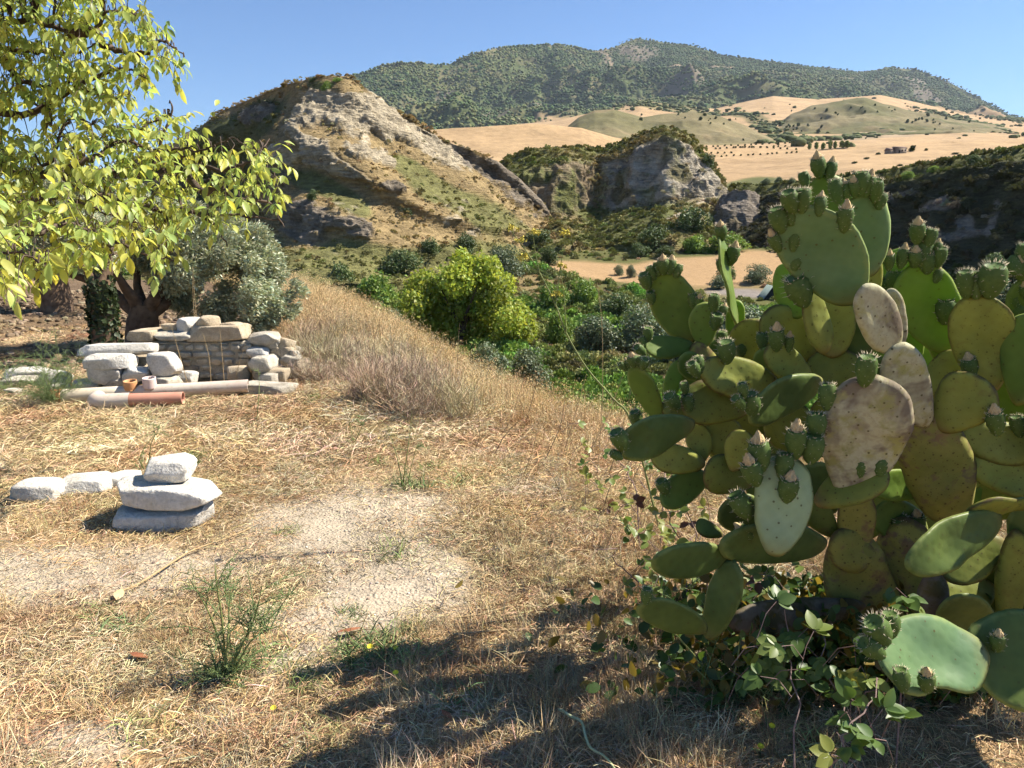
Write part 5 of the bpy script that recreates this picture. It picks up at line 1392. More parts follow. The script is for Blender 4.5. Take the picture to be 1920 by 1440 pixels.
# key: base pixel, tip pixel, width in pixels, distance of base and tip, roll, material, half thickness, lengthwise bend, crosswise bend
PADS = {
 'a1': ((1602, 572), (1490, 390), 136, 2.36, 2.30, -12, 'bg', .013, .05, .10), 'a2': ((1634, 517), (1616, 364), 98, 2.52, 2.45, 18, 'bg', .013, .06, -.18),
 'a3': ((1575, 478), (1545, 329), 82, 2.66, 2.6, 5, 'g', .012, 0, .05), 'a4': ((1625, 575), (1612, 445), 74, 2.62, 2.62, 25, 'y', .013, .02, .05),
 'a6': ((1500, 596), (1466, 498), 62, 2.62, 2.66, -15, 'br', .011, .04, .1), 'a7': ((1552, 664), (1514, 540), 58, 2.42, 2.42, 35, 'y', .022, .03, 0),
 'a8': ((1560, 672), (1562, 540), 78, 2.52, 2.55, 0, 'y', .016, 0, .05), 'a9': ((1622, 672), (1578, 574), 92, 2.56, 2.58, 10, 'd', .013, .05, .12),
 'a10': ((1684, 660), (1612, 540), 84, 2.30, 2.22, 28, 's', .022, .05, .1), 'a11': ((1688, 645), (1668, 545), 48, 2.42, 2.40, -35, 's', .02, 0, 0),
 'a12': ((1775, 660), (1712, 496), 108, 2.6, 2.55, 10, 'br', .012, .05, .1), 'a12b': ((1664, 600), (1692, 468), 78, 2.72, 2.7, -25, 'br', .012, .04, .05),
 'a13': ((1704, 695), (1696, 598), 56, 2.7, 2.7, 10, 'br', .011, 0, .1), 'a14': ((1856, 738), (1828, 555), 106, 2.45, 2.4, -5, 'y', .015, .03, .06),
 'a15': ((1906, 758), (1926, 588), 80, 2.34, 2.34, -30, 'g', .013, .02, .05), 'a16': ((1955, 650), (1935, 515), 95, 2.5, 2.45, 10, 'g', .012, 0, .1),
 'b1': ((1294, 642), (1240, 511), 90, 2.76, 2.72, -8, 'g', .012, .05, .1), 'b2': ((1318, 654), (1322, 566), 52, 2.68, 2.66, 5, 'g', .011, .03, .05),
 'b3': ((1300, 650), (1208, 650), 46, 2.72, 2.62, 20, 'g', .012, .04, .05), 'b4': ((1386, 614), (1352, 438), 110, 2.82, 2.78, 82, 'g', .011, .03, 0),
 'b5': ((1376, 652), (1381, 564), 36, 2.9, 2.9, 0, 'br', .01, 0, .1), 'b6': ((1432, 695), (1392, 602), 82, 2.76, 2.74, -15, 'y', .015, .03, .06),
 'b7': ((1530, 664), (1430, 588), 82, 2.66, 2.62, 10, 'y', .017, .04, .08), 'b8': ((1522, 714), (1434, 654), 60, 2.5, 2.44, 15, 'y', .017, .04, .05),
 'b8b': ((1475, 720), (1428, 655), 66, 2.6, 2.6, -20, 'g', .013, .02, .05), 'b9': ((1560, 748), (1572, 654), 98, 2.54, 2.56, 0, 'o', .017, .03, .05),
 'b10': ((1458, 728), (1314, 690), 78, 2.5, 2.40, 5, 'y', .018, .05, .07), 'b11': ((1542, 718), (1402, 776), 84, 2.40, 2.24, -35, 'd', .018, .07, .12),
 'b12': ((1404, 765), (1280, 748), 84, 2.48, 2.42, 5, 'o', .018, .03, .05), 'b12b': ((1305, 775), (1238, 764), 40, 2.52, 2.5, 10, 'y', .015, 0, .05),
 'b13': ((1300, 794), (1162, 842), 80, 2.34, 2.14, -25, 'd', .014, .07, .1), 'b14': ((1238, 790), (1188, 688), 52, 2.52, 2.46, -35, 'g', .012, .03, .15),
 'b15': ((1248, 760), (1273, 678), 34, 2.64, 2.62, -10, 'br', .011, .03, 0), 'b16': ((1330, 706), (1272, 672), 46, 2.66, 2.6, 5, 'g', .013, .02, .05),
 'b16b': ((1348, 694), (1298, 648), 40, 2.68, 2.68, 0, 'w', .016, 0, 0), 'b17': ((1372, 694), (1338, 640), 52, 2.74, 2.72, 0, 'g', .013, 0, .05),
 'c1': ((1316, 868), (1305, 794), 46, 2.46, 2.46, 0, 'y', .015, .02, 0), 'c2': ((1320, 868), (1224, 856), 58, 2.42, 2.34, 10, 'y', .015, .03, .05),
 'c3': ((1324, 888), (1242, 942), 62, 2.46, 2.36, -15, 'g', .012, .05, .1), 'c4': ((1392, 848), (1326, 798), 78, 2.52, 2.5, 0, 'y', .016, .02, .05),
 'c5': ((1374, 884), (1396, 806), 52, 2.32, 2.32, 5, 'y', .015, 0, .05), 'c6': ((1408, 908), (1322, 878), 74, 2.38, 2.32, 0, 'o', .017, .03, .05),
 'c7': ((1455, 1040), (1482, 858), 116, 2.10, 2.16, 22, 'p', .012, -.05, -.22), 'c8': ((1550, 1022), (1352, 1018), 92, 2.34, 2.16, -30, 'd', .02, .05, .1),
 'c9': ((1372, 1044), (1222, 1056), 72, 2.22, 2.08, -28, 'd', .016, .05, .08), 'c10': ((1354, 1002), (1306, 984), 38, 2.3, 2.28, 30, 'o', .014, 0, 0),
 'c11': ((1328, 1200), (1378, 1050), 62, 2.18, 2.18, -20, 'd', .02, .03, .05), 'c12': ((1322, 1182), (1202, 1132), 68, 2.12, 2.04, -30, 'd', .016, .04, .06),
 'c13': ((1620, 1135), (1372, 1172), 66, 2.42, 2.26, -10, 'k', .032, .04, .0),
 'e1': ((1588, 925), (1652, 706), 152, 2.24, 2.14, 14, 's', .024, .04, .08), 'e2': ((1528, 938), (1662, 884), 88, 2.26, 2.2, -30, 'o', .022, .08, .15),  # e2: olive pad added for the shaded foot of scarred e1
 'e3': ((1736, 798), (1676, 652), 88, 2.34, 2.28, 20, 's', .026, .03, .06), 'e4': ((1782, 985), (1734, 772), 126, 2.46, 2.36, 5, 'w', .045, .02, .02),
 'e5': ((1758, 804), (1846, 712), 104, 2.34, 2.26, 0, 'y', .018, .05, .08), 'e6': ((1742, 745), (1802, 660), 66, 2.56, 2.54, 0, 'y', .015, .03, .05),
 'e7': ((1770, 808), (1945, 842), 82, 2.44, 2.36, -10, 'y', .03, .03, .03), 'e8': ((1800, 862), (1955, 908), 76, 2.42, 2.32, -15, 'y', .028, .03, .03),
 'e9': ((1746, 918), (1636, 904), 62, 2.54, 2.44, -10, 'br', .013, .04, .08), 'e10': ((1740, 1004), (1642, 958), 82, 2.56, 2.5, 0, 'g', .014, .03, .06),
 'e11': ((1600, 1045), (1610, 918), 70, 2.44, 2.4, 10, 'w', .03, .02, .0), 'e12': ((1566, 1006), (1512, 936), 52, 2.46, 2.44, 0, 'o', .018, 0, .03),
 'e13': ((1882, 972), (1702, 1056), 92, 2.2, 2.04, -25, 'd', .017, .05, .12), 'e14': ((1940, 948), (1822, 956), 70, 2.26, 2.16, -68, 'o', .016, .04, 0),
 'e16': ((1905, 965), (1826, 926), 56, 2.62, 2.62, 0, 'br', .012, .03, .05),
 'f1': ((1668, 1230), (1588, 1000), 128, 2.46, 2.44, 5, 'w', .055, .02, .0), 'f1b': ((1690, 1200), (1700, 975), 110, 2.5, 2.48, -15, 'w', .05, .02, .0), 'f1c': ((1650, 1060), (1560, 1010), 80, 2.44, 2.4, 0, 'w', .04, 0, 0),
 'f2': ((1880, 1012), (1764, 1078), 80, 2.4, 2.32, -10, 'o', .018, .04, .06), 'f3': ((1866, 1094), (1770, 1134), 74, 2.42, 2.36, 0, 'o', .016, .03, .06),
 'f4': ((1752, 1190), (1747, 1074), 54, 2.24, 2.22, 15, 'k', .03, 0, 0), 'f5': ((1856, 1222), (1776, 1122), 104, 2.2, 2.12, 0, 'd', .016, .05, .1),
 'f6': ((1850, 1222), (1650, 1240), 152, 1.86, 1.74, 6, 'bg', .013, .06, .1), 'f7': ((1975, 1170), (1846, 1290), 170, 1.92, 1.82, -15, 'd', .015, .05, .08),
 'f8': ((1886, 1200), (1904, 990), 52, 2.34, 2.3, 20, 'y', .03, .02, 0), 'f9': ((1940, 1070), (1925, 950), 70, 2.3, 2.3, 0, 'd', .016, 0, .05),
 'g1': ((1400, 790), (1345, 705), 80, 2.75, 2.75, 10, 'o', .015, .02, .05), 'g2': ((1530, 850), (1450, 770), 95, 2.6, 2.6, -10, 'o', .016, .03, .06), 'g3': ((1600, 860), (1545, 745), 90, 2.66, 2.66, 0, 'o', .016, .02, .05),
 'g4': ((1700, 900), (1690, 790), 95, 2.66, 2.7, 15, 'y', .016, .02, .05), 'g5': ((1480, 960), (1420, 860), 90, 2.6, 2.6, 0, 'o', .016, .03, .05), 'g6': ((1570, 960), (1500, 880), 85, 2.62, 2.6, 10, 'd', .015, .03, .05),
 'g7': ((1900, 800), (1880, 690), 90, 2.6, 2.6, 0, 'g', .014, .02, .05), 'g8': ((1840, 980), (1880, 870), 90, 2.62, 2.6, -10, 'o', .016, .02, .05), 'g9': ((1760, 1080), (1820, 980), 95, 2.62, 2.6, 5, 'o', .016, .02, .05),
 'g10': ((1650, 780), (1640, 670), 80, 2.7, 2.7, -5, 'd', .013, .02, .05), 'g11': ((1440, 1000), (1360, 940), 80, 2.55, 2.5, -10, 'd', .014, .03, .05), 'g12': ((1800, 700), (1770, 620), 70, 2.72, 2.7, 0, 'g', .013, .02, .05),
 'g13': ((1430, 830), (1395, 745), 80, 2.68, 2.66, 0, 'o', .015, .02, .05), 'g14': ((1930, 1190), (1880, 1060), 110, 2.45, 2.4, 0, 'd', .016, .02, .05),
 'h1': ((1330, 760), (1300, 660), 85, 2.95, 2.95, 20, 'g', .016, .03, .06),  # h pads: added at the back, mostly hidden, to fill out the cast shadow
 'h2': ((1400, 700), (1420, 600), 90, 3.00, 3.00, 30, 'g', .016, .03, .06),
 'h3': ((1480, 760), (1490, 640), 95, 3.05, 3.00, -30, 'o', .016, .03, .06),
 'h4': ((1560, 700), (1600, 580), 95, 3.10, 3.05, 25, 'g', .016, .03, .06),
 'h5': ((1640, 760), (1680, 640), 95, 3.10, 3.10, -20, 'g', .016, .03, .06),
 'h6': ((1740, 760), (1720, 640), 95, 3.05, 3.00, 20, 'br', .016, .03, .06),
 'h7': ((1360, 870), (1340, 770), 85, 2.95, 2.90, -20, 'o', .016, .03, .06),
 'h8': ((1450, 890), (1440, 780), 95, 3.00, 3.00, 25, 'o', .016, .03, .06),
 'h9': ((1560, 860), (1540, 760), 100, 3.00, 3.05, 40, 'o', .016, .03, .06),
 'h10': ((1660, 900), (1640, 800), 95, 3.05, 3.00, -35, 'g', .016, .03, .06),
 'h11': ((1760, 880), (1790, 770), 100, 3.10, 3.10, 30, 'o', .016, .03, .06),
 'h12': ((1860, 860), (1850, 750), 95, 3.05, 3.05, -20, 'o', .016, .03, .06),
 'h13': ((1500, 1000), (1480, 890), 90, 2.95, 2.95, 20, 'o', .016, .03, .06),
 'h14': ((1820, 640), (1800, 540), 90, 3.00, 3.00, 20, 'g', .016, .03, .06),
 'h15': ((1610, 1010), (1640, 900), 95, 3.00, 3.00, -20, 'o', .016, .03, .06),
 'h16': ((1740, 1020), (1720, 900), 95, 3.00, 3.00, 30, 'o', .016, .03, .06),
 'h17': ((1410, 1010), (1390, 930), 80, 2.85, 2.85, 0, 'o', .016, .03, .06),
 # clump past the frame: unseen pads, many added to shade the brambles
 'r1': ((1960, 1300), (1990, 1060), 130, 2.4, 2.4, 0, 'w', .05, 0, 0), 'r2': ((2000, 1070), (2060, 860), 120, 2.4, 2.3, 10, 'o', .02, .03, .05), 'r3': ((2055, 870), (2020, 680), 120, 2.35, 2.3, -10, 'y', .018, .03, .05),
 'r4': ((2025, 690), (2050, 520), 110, 2.35, 2.3, 20, 'g', .013, .03, .08), 'r5': ((2060, 860), (2190, 760), 110, 2.3, 2.2, 0, 'g', .014, .04, .08), 'r6': ((2010, 1080), (2160, 1010), 110, 2.25, 2.1, -20, 'd', .016, .05, .1),
 'r7': ((2050, 530), (2010, 400), 95, 2.35, 2.3, 0, 'bg', .012, .03, .08), 'r8': ((1990, 1180), (2120, 1150), 120, 2.1, 1.95, -15, 'd', .016, .04, .1),
 'r9': ((2010, 1240), (2080, 1040), 150, 2.2, 2.2, 30, 'o', .02, .03, .05), 'r10': ((2080, 1060), (2110, 880), 140, 2.2, 2.15, -30, 'o', .02, .03, .05), 'r11': ((2160, 1010), (2230, 850), 140, 2.15, 2.1, 25, 'g', .016, .03, .08), 'r12': ((2120, 1160), (2250, 1040), 140, 2.0, 1.95, 10, 'd', .016, .03, .08),
 'r13': ((2110, 890), (2130, 720), 130, 2.15, 2.1, 40, 'g', .015, .03, .08), 'r14': ((2190, 770), (2220, 620), 120, 2.2, 2.15, -20, 'g', .014, .03, .08), 'r15': ((2230, 860), (2300, 720), 130, 2.1, 2.0, 20, 'g', .014, .03, .08), 'r16': ((2040, 1100), (2010, 900), 130, 2.55, 2.5, 45, 'o', .02, .03, .05), 'r17': ((2060, 760), (2100, 600), 120, 2.4, 2.4, 50, 'y', .015, .03, .08), 'r18': ((1990, 900), (1985, 760), 110, 2.3, 2.3, 40, 'y', .016, .02, .05)}

FR = [  # pad, base pixel, tip pixel, dried flower left on
 ('a1', 1461, 470, 1440, 424, 1), ('a1', 1466, 434, 1455, 388, 0), ('a1', 1484, 422, 1478, 386, 0), ('a1', 1487, 398, 1477, 360, 0), ('a1', 1503, 398, 1507, 350, 0), ('a1', 1535, 404, 1542, 354, 1), ('a1', 1582, 434, 1588, 380, 1), ('a1', 1487, 470, 1490, 430, 0), ('a1', 1489, 506, 1498, 460, 1), ('a1', 1510, 572, 1488, 518, 0),
 ('a2', 1588, 372, 1580, 334, 1), ('a2', 1603, 368, 1599, 324, 1), ('a2', 1622, 368, 1635, 320, 1), ('a2', 1572, 380, 1564, 330, 0), ('a2', 1640, 378, 1644, 338, 0), ('a2', 1613, 366, 1615, 318, 0), ('a2', 1648, 392, 1656, 356, 0),
 ('a3', 1537, 332, 1531, 288, 1), ('a3', 1553, 337, 1563, 293, 1), ('a3', 1512, 352, 1503, 316, 0),
 ('a12', 1666, 506, 1668, 470, 1), ('a12', 1688, 502, 1699, 454, 1), ('a12', 1715, 500, 1718, 455, 1), ('a12', 1738, 512, 1741, 464, 1), ('a12', 1754, 530, 1763, 496, 1), ('a12', 1719, 456, 1721, 412, 1), ('a12', 1737, 464, 1750, 426, 0), ('a12', 1753, 480, 1763, 444, 1), ('a12', 1758, 500, 1766, 464, 0), ('a12', 1772, 606, 1774, 556, 0), ('a12', 1730, 500, 1732, 440, 0),
 ('a12b', 1650, 560, 1663, 522, 0), ('a12b', 1672, 552, 1679, 502, 0), ('a12b', 1688, 568, 1702, 522, 0),
 ('a14', 1813, 556, 1809, 506, 0), ('a14', 1830, 558, 1831, 500, 0), ('a14', 1856, 556, 1864, 498, 0), ('a14', 1822, 706, 1813, 662, 1), ('a16', 1911, 602, 1906, 552, 1), ('a16', 1915, 524, 1913, 482, 1), ('a16', 1918, 500, 1922, 452, 0), ('a16', 1905, 575, 1898, 540, 0), ('a16', 1922, 560, 1920, 530, 1), ('a16', 1900, 480, 1904, 520, 0),
 ('b4', 1353, 450, 1349, 408, 1), ('b4', 1369, 496, 1380, 454, 1), ('b4', 1358, 514, 1350, 480, 0),
 ('b1', 1216, 542, 1206, 514, 0), ('b1', 1227, 524, 1216, 498, 0), ('b1', 1235, 517, 1230, 486, 0), ('b1', 1245, 514, 1242, 480, 1), ('b1', 1255, 514, 1261, 478, 1), ('b1', 1267, 520, 1275, 490, 0), ('b1', 1222, 570, 1219, 546, 0), ('b1', 1301, 577, 1297, 546, 0), ('b1', 1309, 578, 1313, 546, 1),
 ('b2', 1338, 585, 1339, 550, 0), ('b2', 1352, 594, 1361, 566, 1), ('b2', 1341, 617, 1345, 590, 0), ('b3', 1214, 640, 1215, 612, 0), ('b3', 1209, 650, 1201, 628, 0), ('b3', 1209, 664, 1193, 650, 0),
 ('b14', 1176, 694, 1160, 680, 0), ('b14', 1180, 690, 1171, 668, 1), ('b14', 1188, 688, 1183, 662, 1), ('b14', 1196, 688, 1198, 666, 0), ('b14', 1204, 692, 1212, 668, 0), ('b14', 1197, 800, 1189, 770, 0),
 ('b7', 1430, 655, 1428, 618, 0), ('b8', 1455, 657, 1457, 610, 1), ('b8', 1477, 660, 1481, 622, 1), ('b6', 1390, 668, 1394, 627, 1), ('b10', 1363, 680, 1361, 640, 0), ('b17', 1352, 648, 1354, 618, 0),
 ('b10', 1312, 700, 1307, 661, 0), ('b10', 1309, 706, 1295, 680, 0), ('b11', 1396, 746, 1390, 714, 0), ('b11', 1395, 766, 1374, 740, 0), ('b11', 1412, 778, 1405, 736, 0), ('b12', 1293, 770, 1287, 736, 0), ('b12', 1270, 766, 1254, 742, 0), ('b12', 1286, 738, 1282, 716, 0),
 ('e1', 1550, 766, 1552, 710, 0), ('e1', 1620, 722, 1627, 668, 0), ('e1', 1612, 897, 1614, 852, 1), ('e1', 1648, 892, 1653, 842, 1), ('b13', 1172, 842, 1154, 808, 0), ('b13', 1166, 860, 1143, 846, 0),
 ('c7', 1418, 908, 1397, 843, 1), ('c7', 1427, 882, 1420, 813, 1), ('c7', 1468, 900, 1473, 842, 0), ('c7', 1490, 858, 1494, 795, 1), ('c7', 1520, 866, 1526, 812, 0), ('c7', 1530, 822, 1531, 765, 0), ('c7', 1473, 940, 1483, 888, 1), ('c8', 1404, 970, 1376, 922, 0), ('c8', 1410, 1008, 1373, 978, 1),
 ('e5', 1870, 814, 1863, 762, 1), ('e7', 1912, 818, 1904, 776, 0), ('e10', 1720, 994, 1718, 950, 1), ('e10', 1692, 1008, 1686, 968, 0),
 ('f6', 1670, 1194, 1668, 1142, 0), ('f6', 1658, 1206, 1637, 1166, 0), ('f6', 1655, 1230, 1616, 1202, 0), ('f6', 1694, 1296, 1687, 1246, 0), ('f6', 1738, 1296, 1737, 1256, 1), ('f7', 1870, 1220, 1872, 1180, 1), ('f8', 1902, 1108, 1896, 1080, 1), ('c3', 1250, 925, 1238, 900, 0), ('c12', 1210, 1132, 1214, 1100, 0)]

def pad_mesh(L, W, T, b1, b2, seed, notch=False):
    r = np.random.default_rng(seed)
    nr, ns = 9, 44
    th = np.linspace(0, 2 * math.pi, ns, endpoint=False)
    k = r.uniform(.12, .3)
    wob = 1 + .045 * np.sin(2 * th + r.random() * 6) + .035 * np.sin(3 * th + r.random() * 6) + .012 * np.sin(5 * th + r.random() * 6) + .008 * np.sin(9 * th + r.random() * 6) + .006 * np.sin(14 * th + r.random() * 6)
    ox = W / 2 * np.sin(th) * (1 + k * np.cos(th)) * wob
    oy = L / 2 * (1 + np.cos(th) * (1 + .5 * (wob - 1)))
    if notch: oy = oy; ox = ox - W * .16 * np.exp(-((th - 1.5 * math.pi - .1) / .3) ** 2) * np.sign(ox)
    cy = L * .52
    V = []
    for side in (1, -1):
        for i in range(1, nr + 1):
            q = (i / nr) ** .8
            if i == nr and side == -1: continue
            x = ox * q; y = cy + (oy - cy) * q
            z = side * T * np.sqrt(np.clip(1 - q ** 3.2, 0, 1)) * (1 + .25 * (1 - y / L))
            V.append(np.stack([x, y, z], -1))
    V = np.concatenate(V)
    V = np.vstack([V, [(0, cy, T * 1.12), (0, cy, -T * 1.12)]])
    F = [grid_faces(nr, ns, True)]
    back = np.arange(nr * ns, nr * ns + (nr - 1) * ns)
    fb = grid_faces(nr - 1, ns, True)[:, ::-1] + nr * ns
    F.append(fb)
    lastf = (nr - 1) * ns + np.arange(ns); lastb = nr * ns + (nr - 2) * ns + np.arange(ns)
    F.append(np.stack([lastf, np.roll(lastf, -1), np.roll(lastb, -1), lastb], -1))
    cf, cb = len(V) - 2, len(V) - 1
    i0 = np.arange(ns); F4 = np.concatenate(F)
    tri = np.concatenate([np.stack([np.full(ns, cf), np.roll(i0, -1), i0], -1)[:, ::-1][:, [0, 2, 1]], np.stack([np.full(ns, cb), i0 + nr * ns, np.roll(i0, -1) + nr * ns], -1)[:, [0, 2, 1]]])
    y = V[:, 1] / L - .5; x = V[:, 0] / W
    V[:, 2] += b1 * L * (y * y - .25) * 2 + b2 * W * x * x * 2
    Q = np.concatenate([np.repeat([(i / nr) ** .8 for i in range(1, nr + 1)], ns), np.repeat([(i / nr) ** .8 for i in range(1, nr)], ns), [0, 0]])
    att = np.stack([Q, np.clip(V[:, 1] / L, 0, 1), np.abs(V[:, 0]) / W], -1)
    V[:, 2] += .009 * vnoise(V * 11 + seed * 3.1) * (T / .014) ** .5
    return V, [F4, tri], att

def fruit_mesh(seed, flower, mats):
    r = np.random.default_rng(seed)
    prof = [(0, .07), (.05, .12), (.16, .18), (.32, .24), (.5, .28), (.66, .295), (.82, .28), (.94, .24), (1.0, .205), (.985, .19), (.955, .1), (.945, .02)]
    ns = 22; th = np.linspace(0, 2 * math.pi, ns, endpoint=False)
    V = []
    for i, (y, q) in enumerate(prof):
        bump = 1 + (.10 * np.cos(5 * th + (math.pi if i % 2 else 0) + i * .35) if 0 < i < 9 else 0)
        V.append(np.stack([q * np.cos(th) * bump, np.full(ns, y), q * np.sin(th) * bump], -1))
    V = np.concatenate(V); F = grid_faces(len(prof), ns, True)
    mi = [0] * len(F); tri = []; tm = []; VV = [V]; o = len(V)
    def spine(p, d, ln, w):
        nonlocal o
        d = unit(d); a = unit(np.cross(d, [.3, .5, .8])); b = np.cross(d, a)
        VV.append(np.array([p + a * w, p - a * .5 * w + b * .87 * w, p - a * .5 * w - b * .87 * w, p + d * ln]))
        tri.extend([(o, o + 1, o + 3), (o + 1, o + 2, o + 3), (o + 2, o, o + 3)]); tm.extend([1] * 3); o += 4
    for i in range(2, 9):
        y, q = prof[i]
        for j in range(5):
            t = (2 * math.pi * j - (math.pi if i % 2 else 0) - i * .35) / 5
            n = 3 if i >= 7 else 1
            for k in range(n):
                tt = t + r.normal(0, .18); d = np.array([math.cos(tt), .35 + (.9 if i >= 7 else 0) + r.normal(0, .3), math.sin(tt)])
                spine(np.array([q * math.cos(tt), y, q * math.sin(tt)]), d, r.uniform(.08, .17), .010)
    for j in range(16):
        tt = r.random() * 6.28; spine(np.array([.2 * math.cos(tt), .99, .2 * math.sin(tt)]), np.array([math.cos(tt) * .6, 1, math.sin(tt) * .6]) + r.normal(0, .25, 3), r.uniform(.07, .16), .011)
    q4 = [F]
    if flower:
        pr = [(.94, .15), (1.02, .165), (1.1, .14), (1.18, .1), (1.26, .07), (1.33, .02)]
        fv = []
        for i, (y, q) in enumerate(pr):
            qq = q * (1 + .3 * np.sin(7 * th + i * .7 + seed) * (.4 + .6 * r.random(ns)))
            fv.append(np.stack([qq * np.cos(th) + .03 * i / 5 * math.cos(seed), np.full(ns, y) + .03 * r.normal(size=ns), qq * np.sin(th)], -1))
        VV.append(np.concatenate(fv)); FF = grid_faces(len(pr), ns, True) + o; o += len(pr) * ns
        q4.append(FF); mi += [2] * len(FF)
    return mk_mesh('fruit', np.concatenate(VV), [np.concatenate(q4)[:, ::-1], np.array(tri)], mats, mat_idx=mi + tm)

M_fruit = pad_mat('green prickly pear fruit', (0.08, 0.13, 0.035), (0.12, 0.175, 0.05), (0.2, 0.3, 0.05), 0.08, dots=0, rim=False)
M_spine = plain_mat('pale spines', (0.6, 0.5, 0.33), (0.72, 0.62, 0.42), 20, .7)
M_flower = plain_mat('dried flower', (0.46, 0.32, 0.15), (0.66, 0.52, 0.29), 30, .9)
FRM = [[fruit_mesh(900 + i, False, [M_fruit, M_spine, M_flower]) for i in range(3)], [fruit_mesh(910 + i, True, [M_fruit, M_spine, M_flower]) for i in range(3)]]

def mat4(X, Y, Z, o, s=1.0):
    return Matrix([[float(X[i] * s), float(Y[i] * s), float(Z[i] * s), float(o[i])] for i in range(3)] + [[0, 0, 0, 1]])
def cactus():
    g = P(1668, 1225, 2.46 * DK); g[2] = float(zg(g[0], g[1]))
    root = empty('prickly_pear_cactus', g, 'huge prickly pear cactus with spiny fruits filling the right side', 'cactus')
    camp = np.array([0, 0, CAMZ]); W4 = {}
    ri = np.linalg.inv(np.array(Matrix.Translation(Vector(g))))
    for i, (k, (b, t, w, Db, Dt, roll, mt, T, b1, b2)) in enumerate(PADS.items()):
        pb = P(b[0], b[1], Db * DK); pt = P(t[0], t[1], Dt * DK)
        if mt in ('w', 'k') and pb[2] < .25: pb[2] = min(pb[2], -.05)
        L = np.linalg.norm(pt - pb); Y = (pt - pb) / L
        mid = (pb + pt) / 2; n0 = camp - mid; n0 = unit(n0 - Y * n0.dot(Y))
        X0 = np.cross(Y, n0); a = math.radians(roll)
        Z = n0 * math.cos(a) + X0 * math.sin(a); X = np.cross(Y, Z)
        V, F, att = pad_mesh(L * 1.03, w * pxm(mid), T * .85, b1, b2, 1000 + i, k == 'f6')
        M = mat4(X, Y, Z, pb - Y * L * .015)
        o = obj('pad', mk_mesh('pad', V, F, PM[mt], att), root, mat=Matrix.Translation(-Vector(g)) @ M)
        if mt == 's': o['label'] = 'pale corky scarred pad'
        W4[k] = (o, M, Db * DK, Dt * DK, b, t, Z)
    for j, (k, x0, y0, x1, y1, fl) in enumerate(FR):
        o, M, Db, Dt, b, t, Z = W4[k]
        ax = np.array(t, float) - np.array(b, float)
        s = float(np.clip(np.dot(np.array([x0, y0]) - np.array(b), ax) / ax.dot(ax), 0, 1))
        D = Db + (Dt - Db) * s
        # depth on the tilted pad plane
        ray = P(x0, y0, 1.0) - np.array([0, 0, CAMZ]); o3 = np.array(M.translation)
        den = ray.dot(Z)
        if abs(den) > .25:
            tt = (o3 - np.array([0, 0, CAMZ])).dot(Z) / den
            D = float(np.clip(tt * ray[1], D - .12, D + .12))
        D -= .012
        dz = ((j * 37) % 11 - 5) / 5 * .02
        p0 = P(x0, y0, D); p1 = P(x1, y1, D - .012 + dz)
        Y = unit(p1 - p0); ln = np.linalg.norm(p1 - p0) / (1.22 if fl else 1.02)
        X = unit(np.cross(Y, [0.1, -1.0, .2])); Zf = np.cross(X, Y)
        fm = mat4(X, Y, Zf, p0 - Y * ln * .06, ln * (.86 + .26 * ((j * 29) % 11) / 11))
        wd = 1.0 + .3 * ((j * 13) % 7) / 7
        fm = fm @ Matrix.Diagonal((wd, 1, wd, 1))
        obj('fruit', FRM[fl][j % 3], o, mat=M.inverted() @ fm)
cactus()
# ------------------------------------------------------------------ dry grass and small plants
def blade_arrays(n, r, spread, lmin, lmax, lean, wid, droop=0.5, zbase=0.0, curl=0.3):
    """curved tapering straws; lean 0 = upright, 1 = lying"""
    a = r.random(n) * 6.283; q = np.sqrt(r.random(n)) * spread
    B = np.stack([q * np.cos(a), q * np.sin(a), np.full(n, zbase)], -1)
    az = r.random(n) * 6.283; el = np.clip(r.normal(1 - lean, .22, n), .02, 1) * math.pi / 2
    d = np.stack([np.cos(el) * np.cos(az), np.cos(el) * np.sin(az), np.sin(el)], -1)
    ln = r.uniform(lmin, lmax, n)
    side = unit(np.cross(d, rand_dirs(n, r)))
    w = wid * (0.6 + .8 * r.random(n))
    cv = rand_dirs(n, r) * curl * [1, 1, .3]
    P1 = B + d * (ln * .5)[:, None] + cv * (ln * .25)[:, None]
    P2 = B + d * ln[:, None] + cv * (ln * .2)[:, None]; P2[:, 2] -= droop * ln * np.cos(el) * .5
    P2[:, 2] = np.maximum(P2[:, 2], 0.004 * r.random(n)); P1[:, 2] = np.maximum(P1[:, 2], 0.004 + .01 * r.random(n))
    s = side * w[:, None]
    V = np.stack([B - s, B + s, P1 - s * .8, P1 + s * .8, P2], 1).reshape(-1, 3)
    k = np.arange(n)[:, None] * 5
    F3 = np.concatenate([k + np.array([[0, 1, 3]]), k + np.array([[0, 3, 2]]), k + np.array([[2, 3, 4]])])
    v = (.6 + .75 * r.random((n, 1))) * (1 + r.normal(0, .07, (n, 3)))
    return V, F3, np.repeat(v, 5, 0), P2

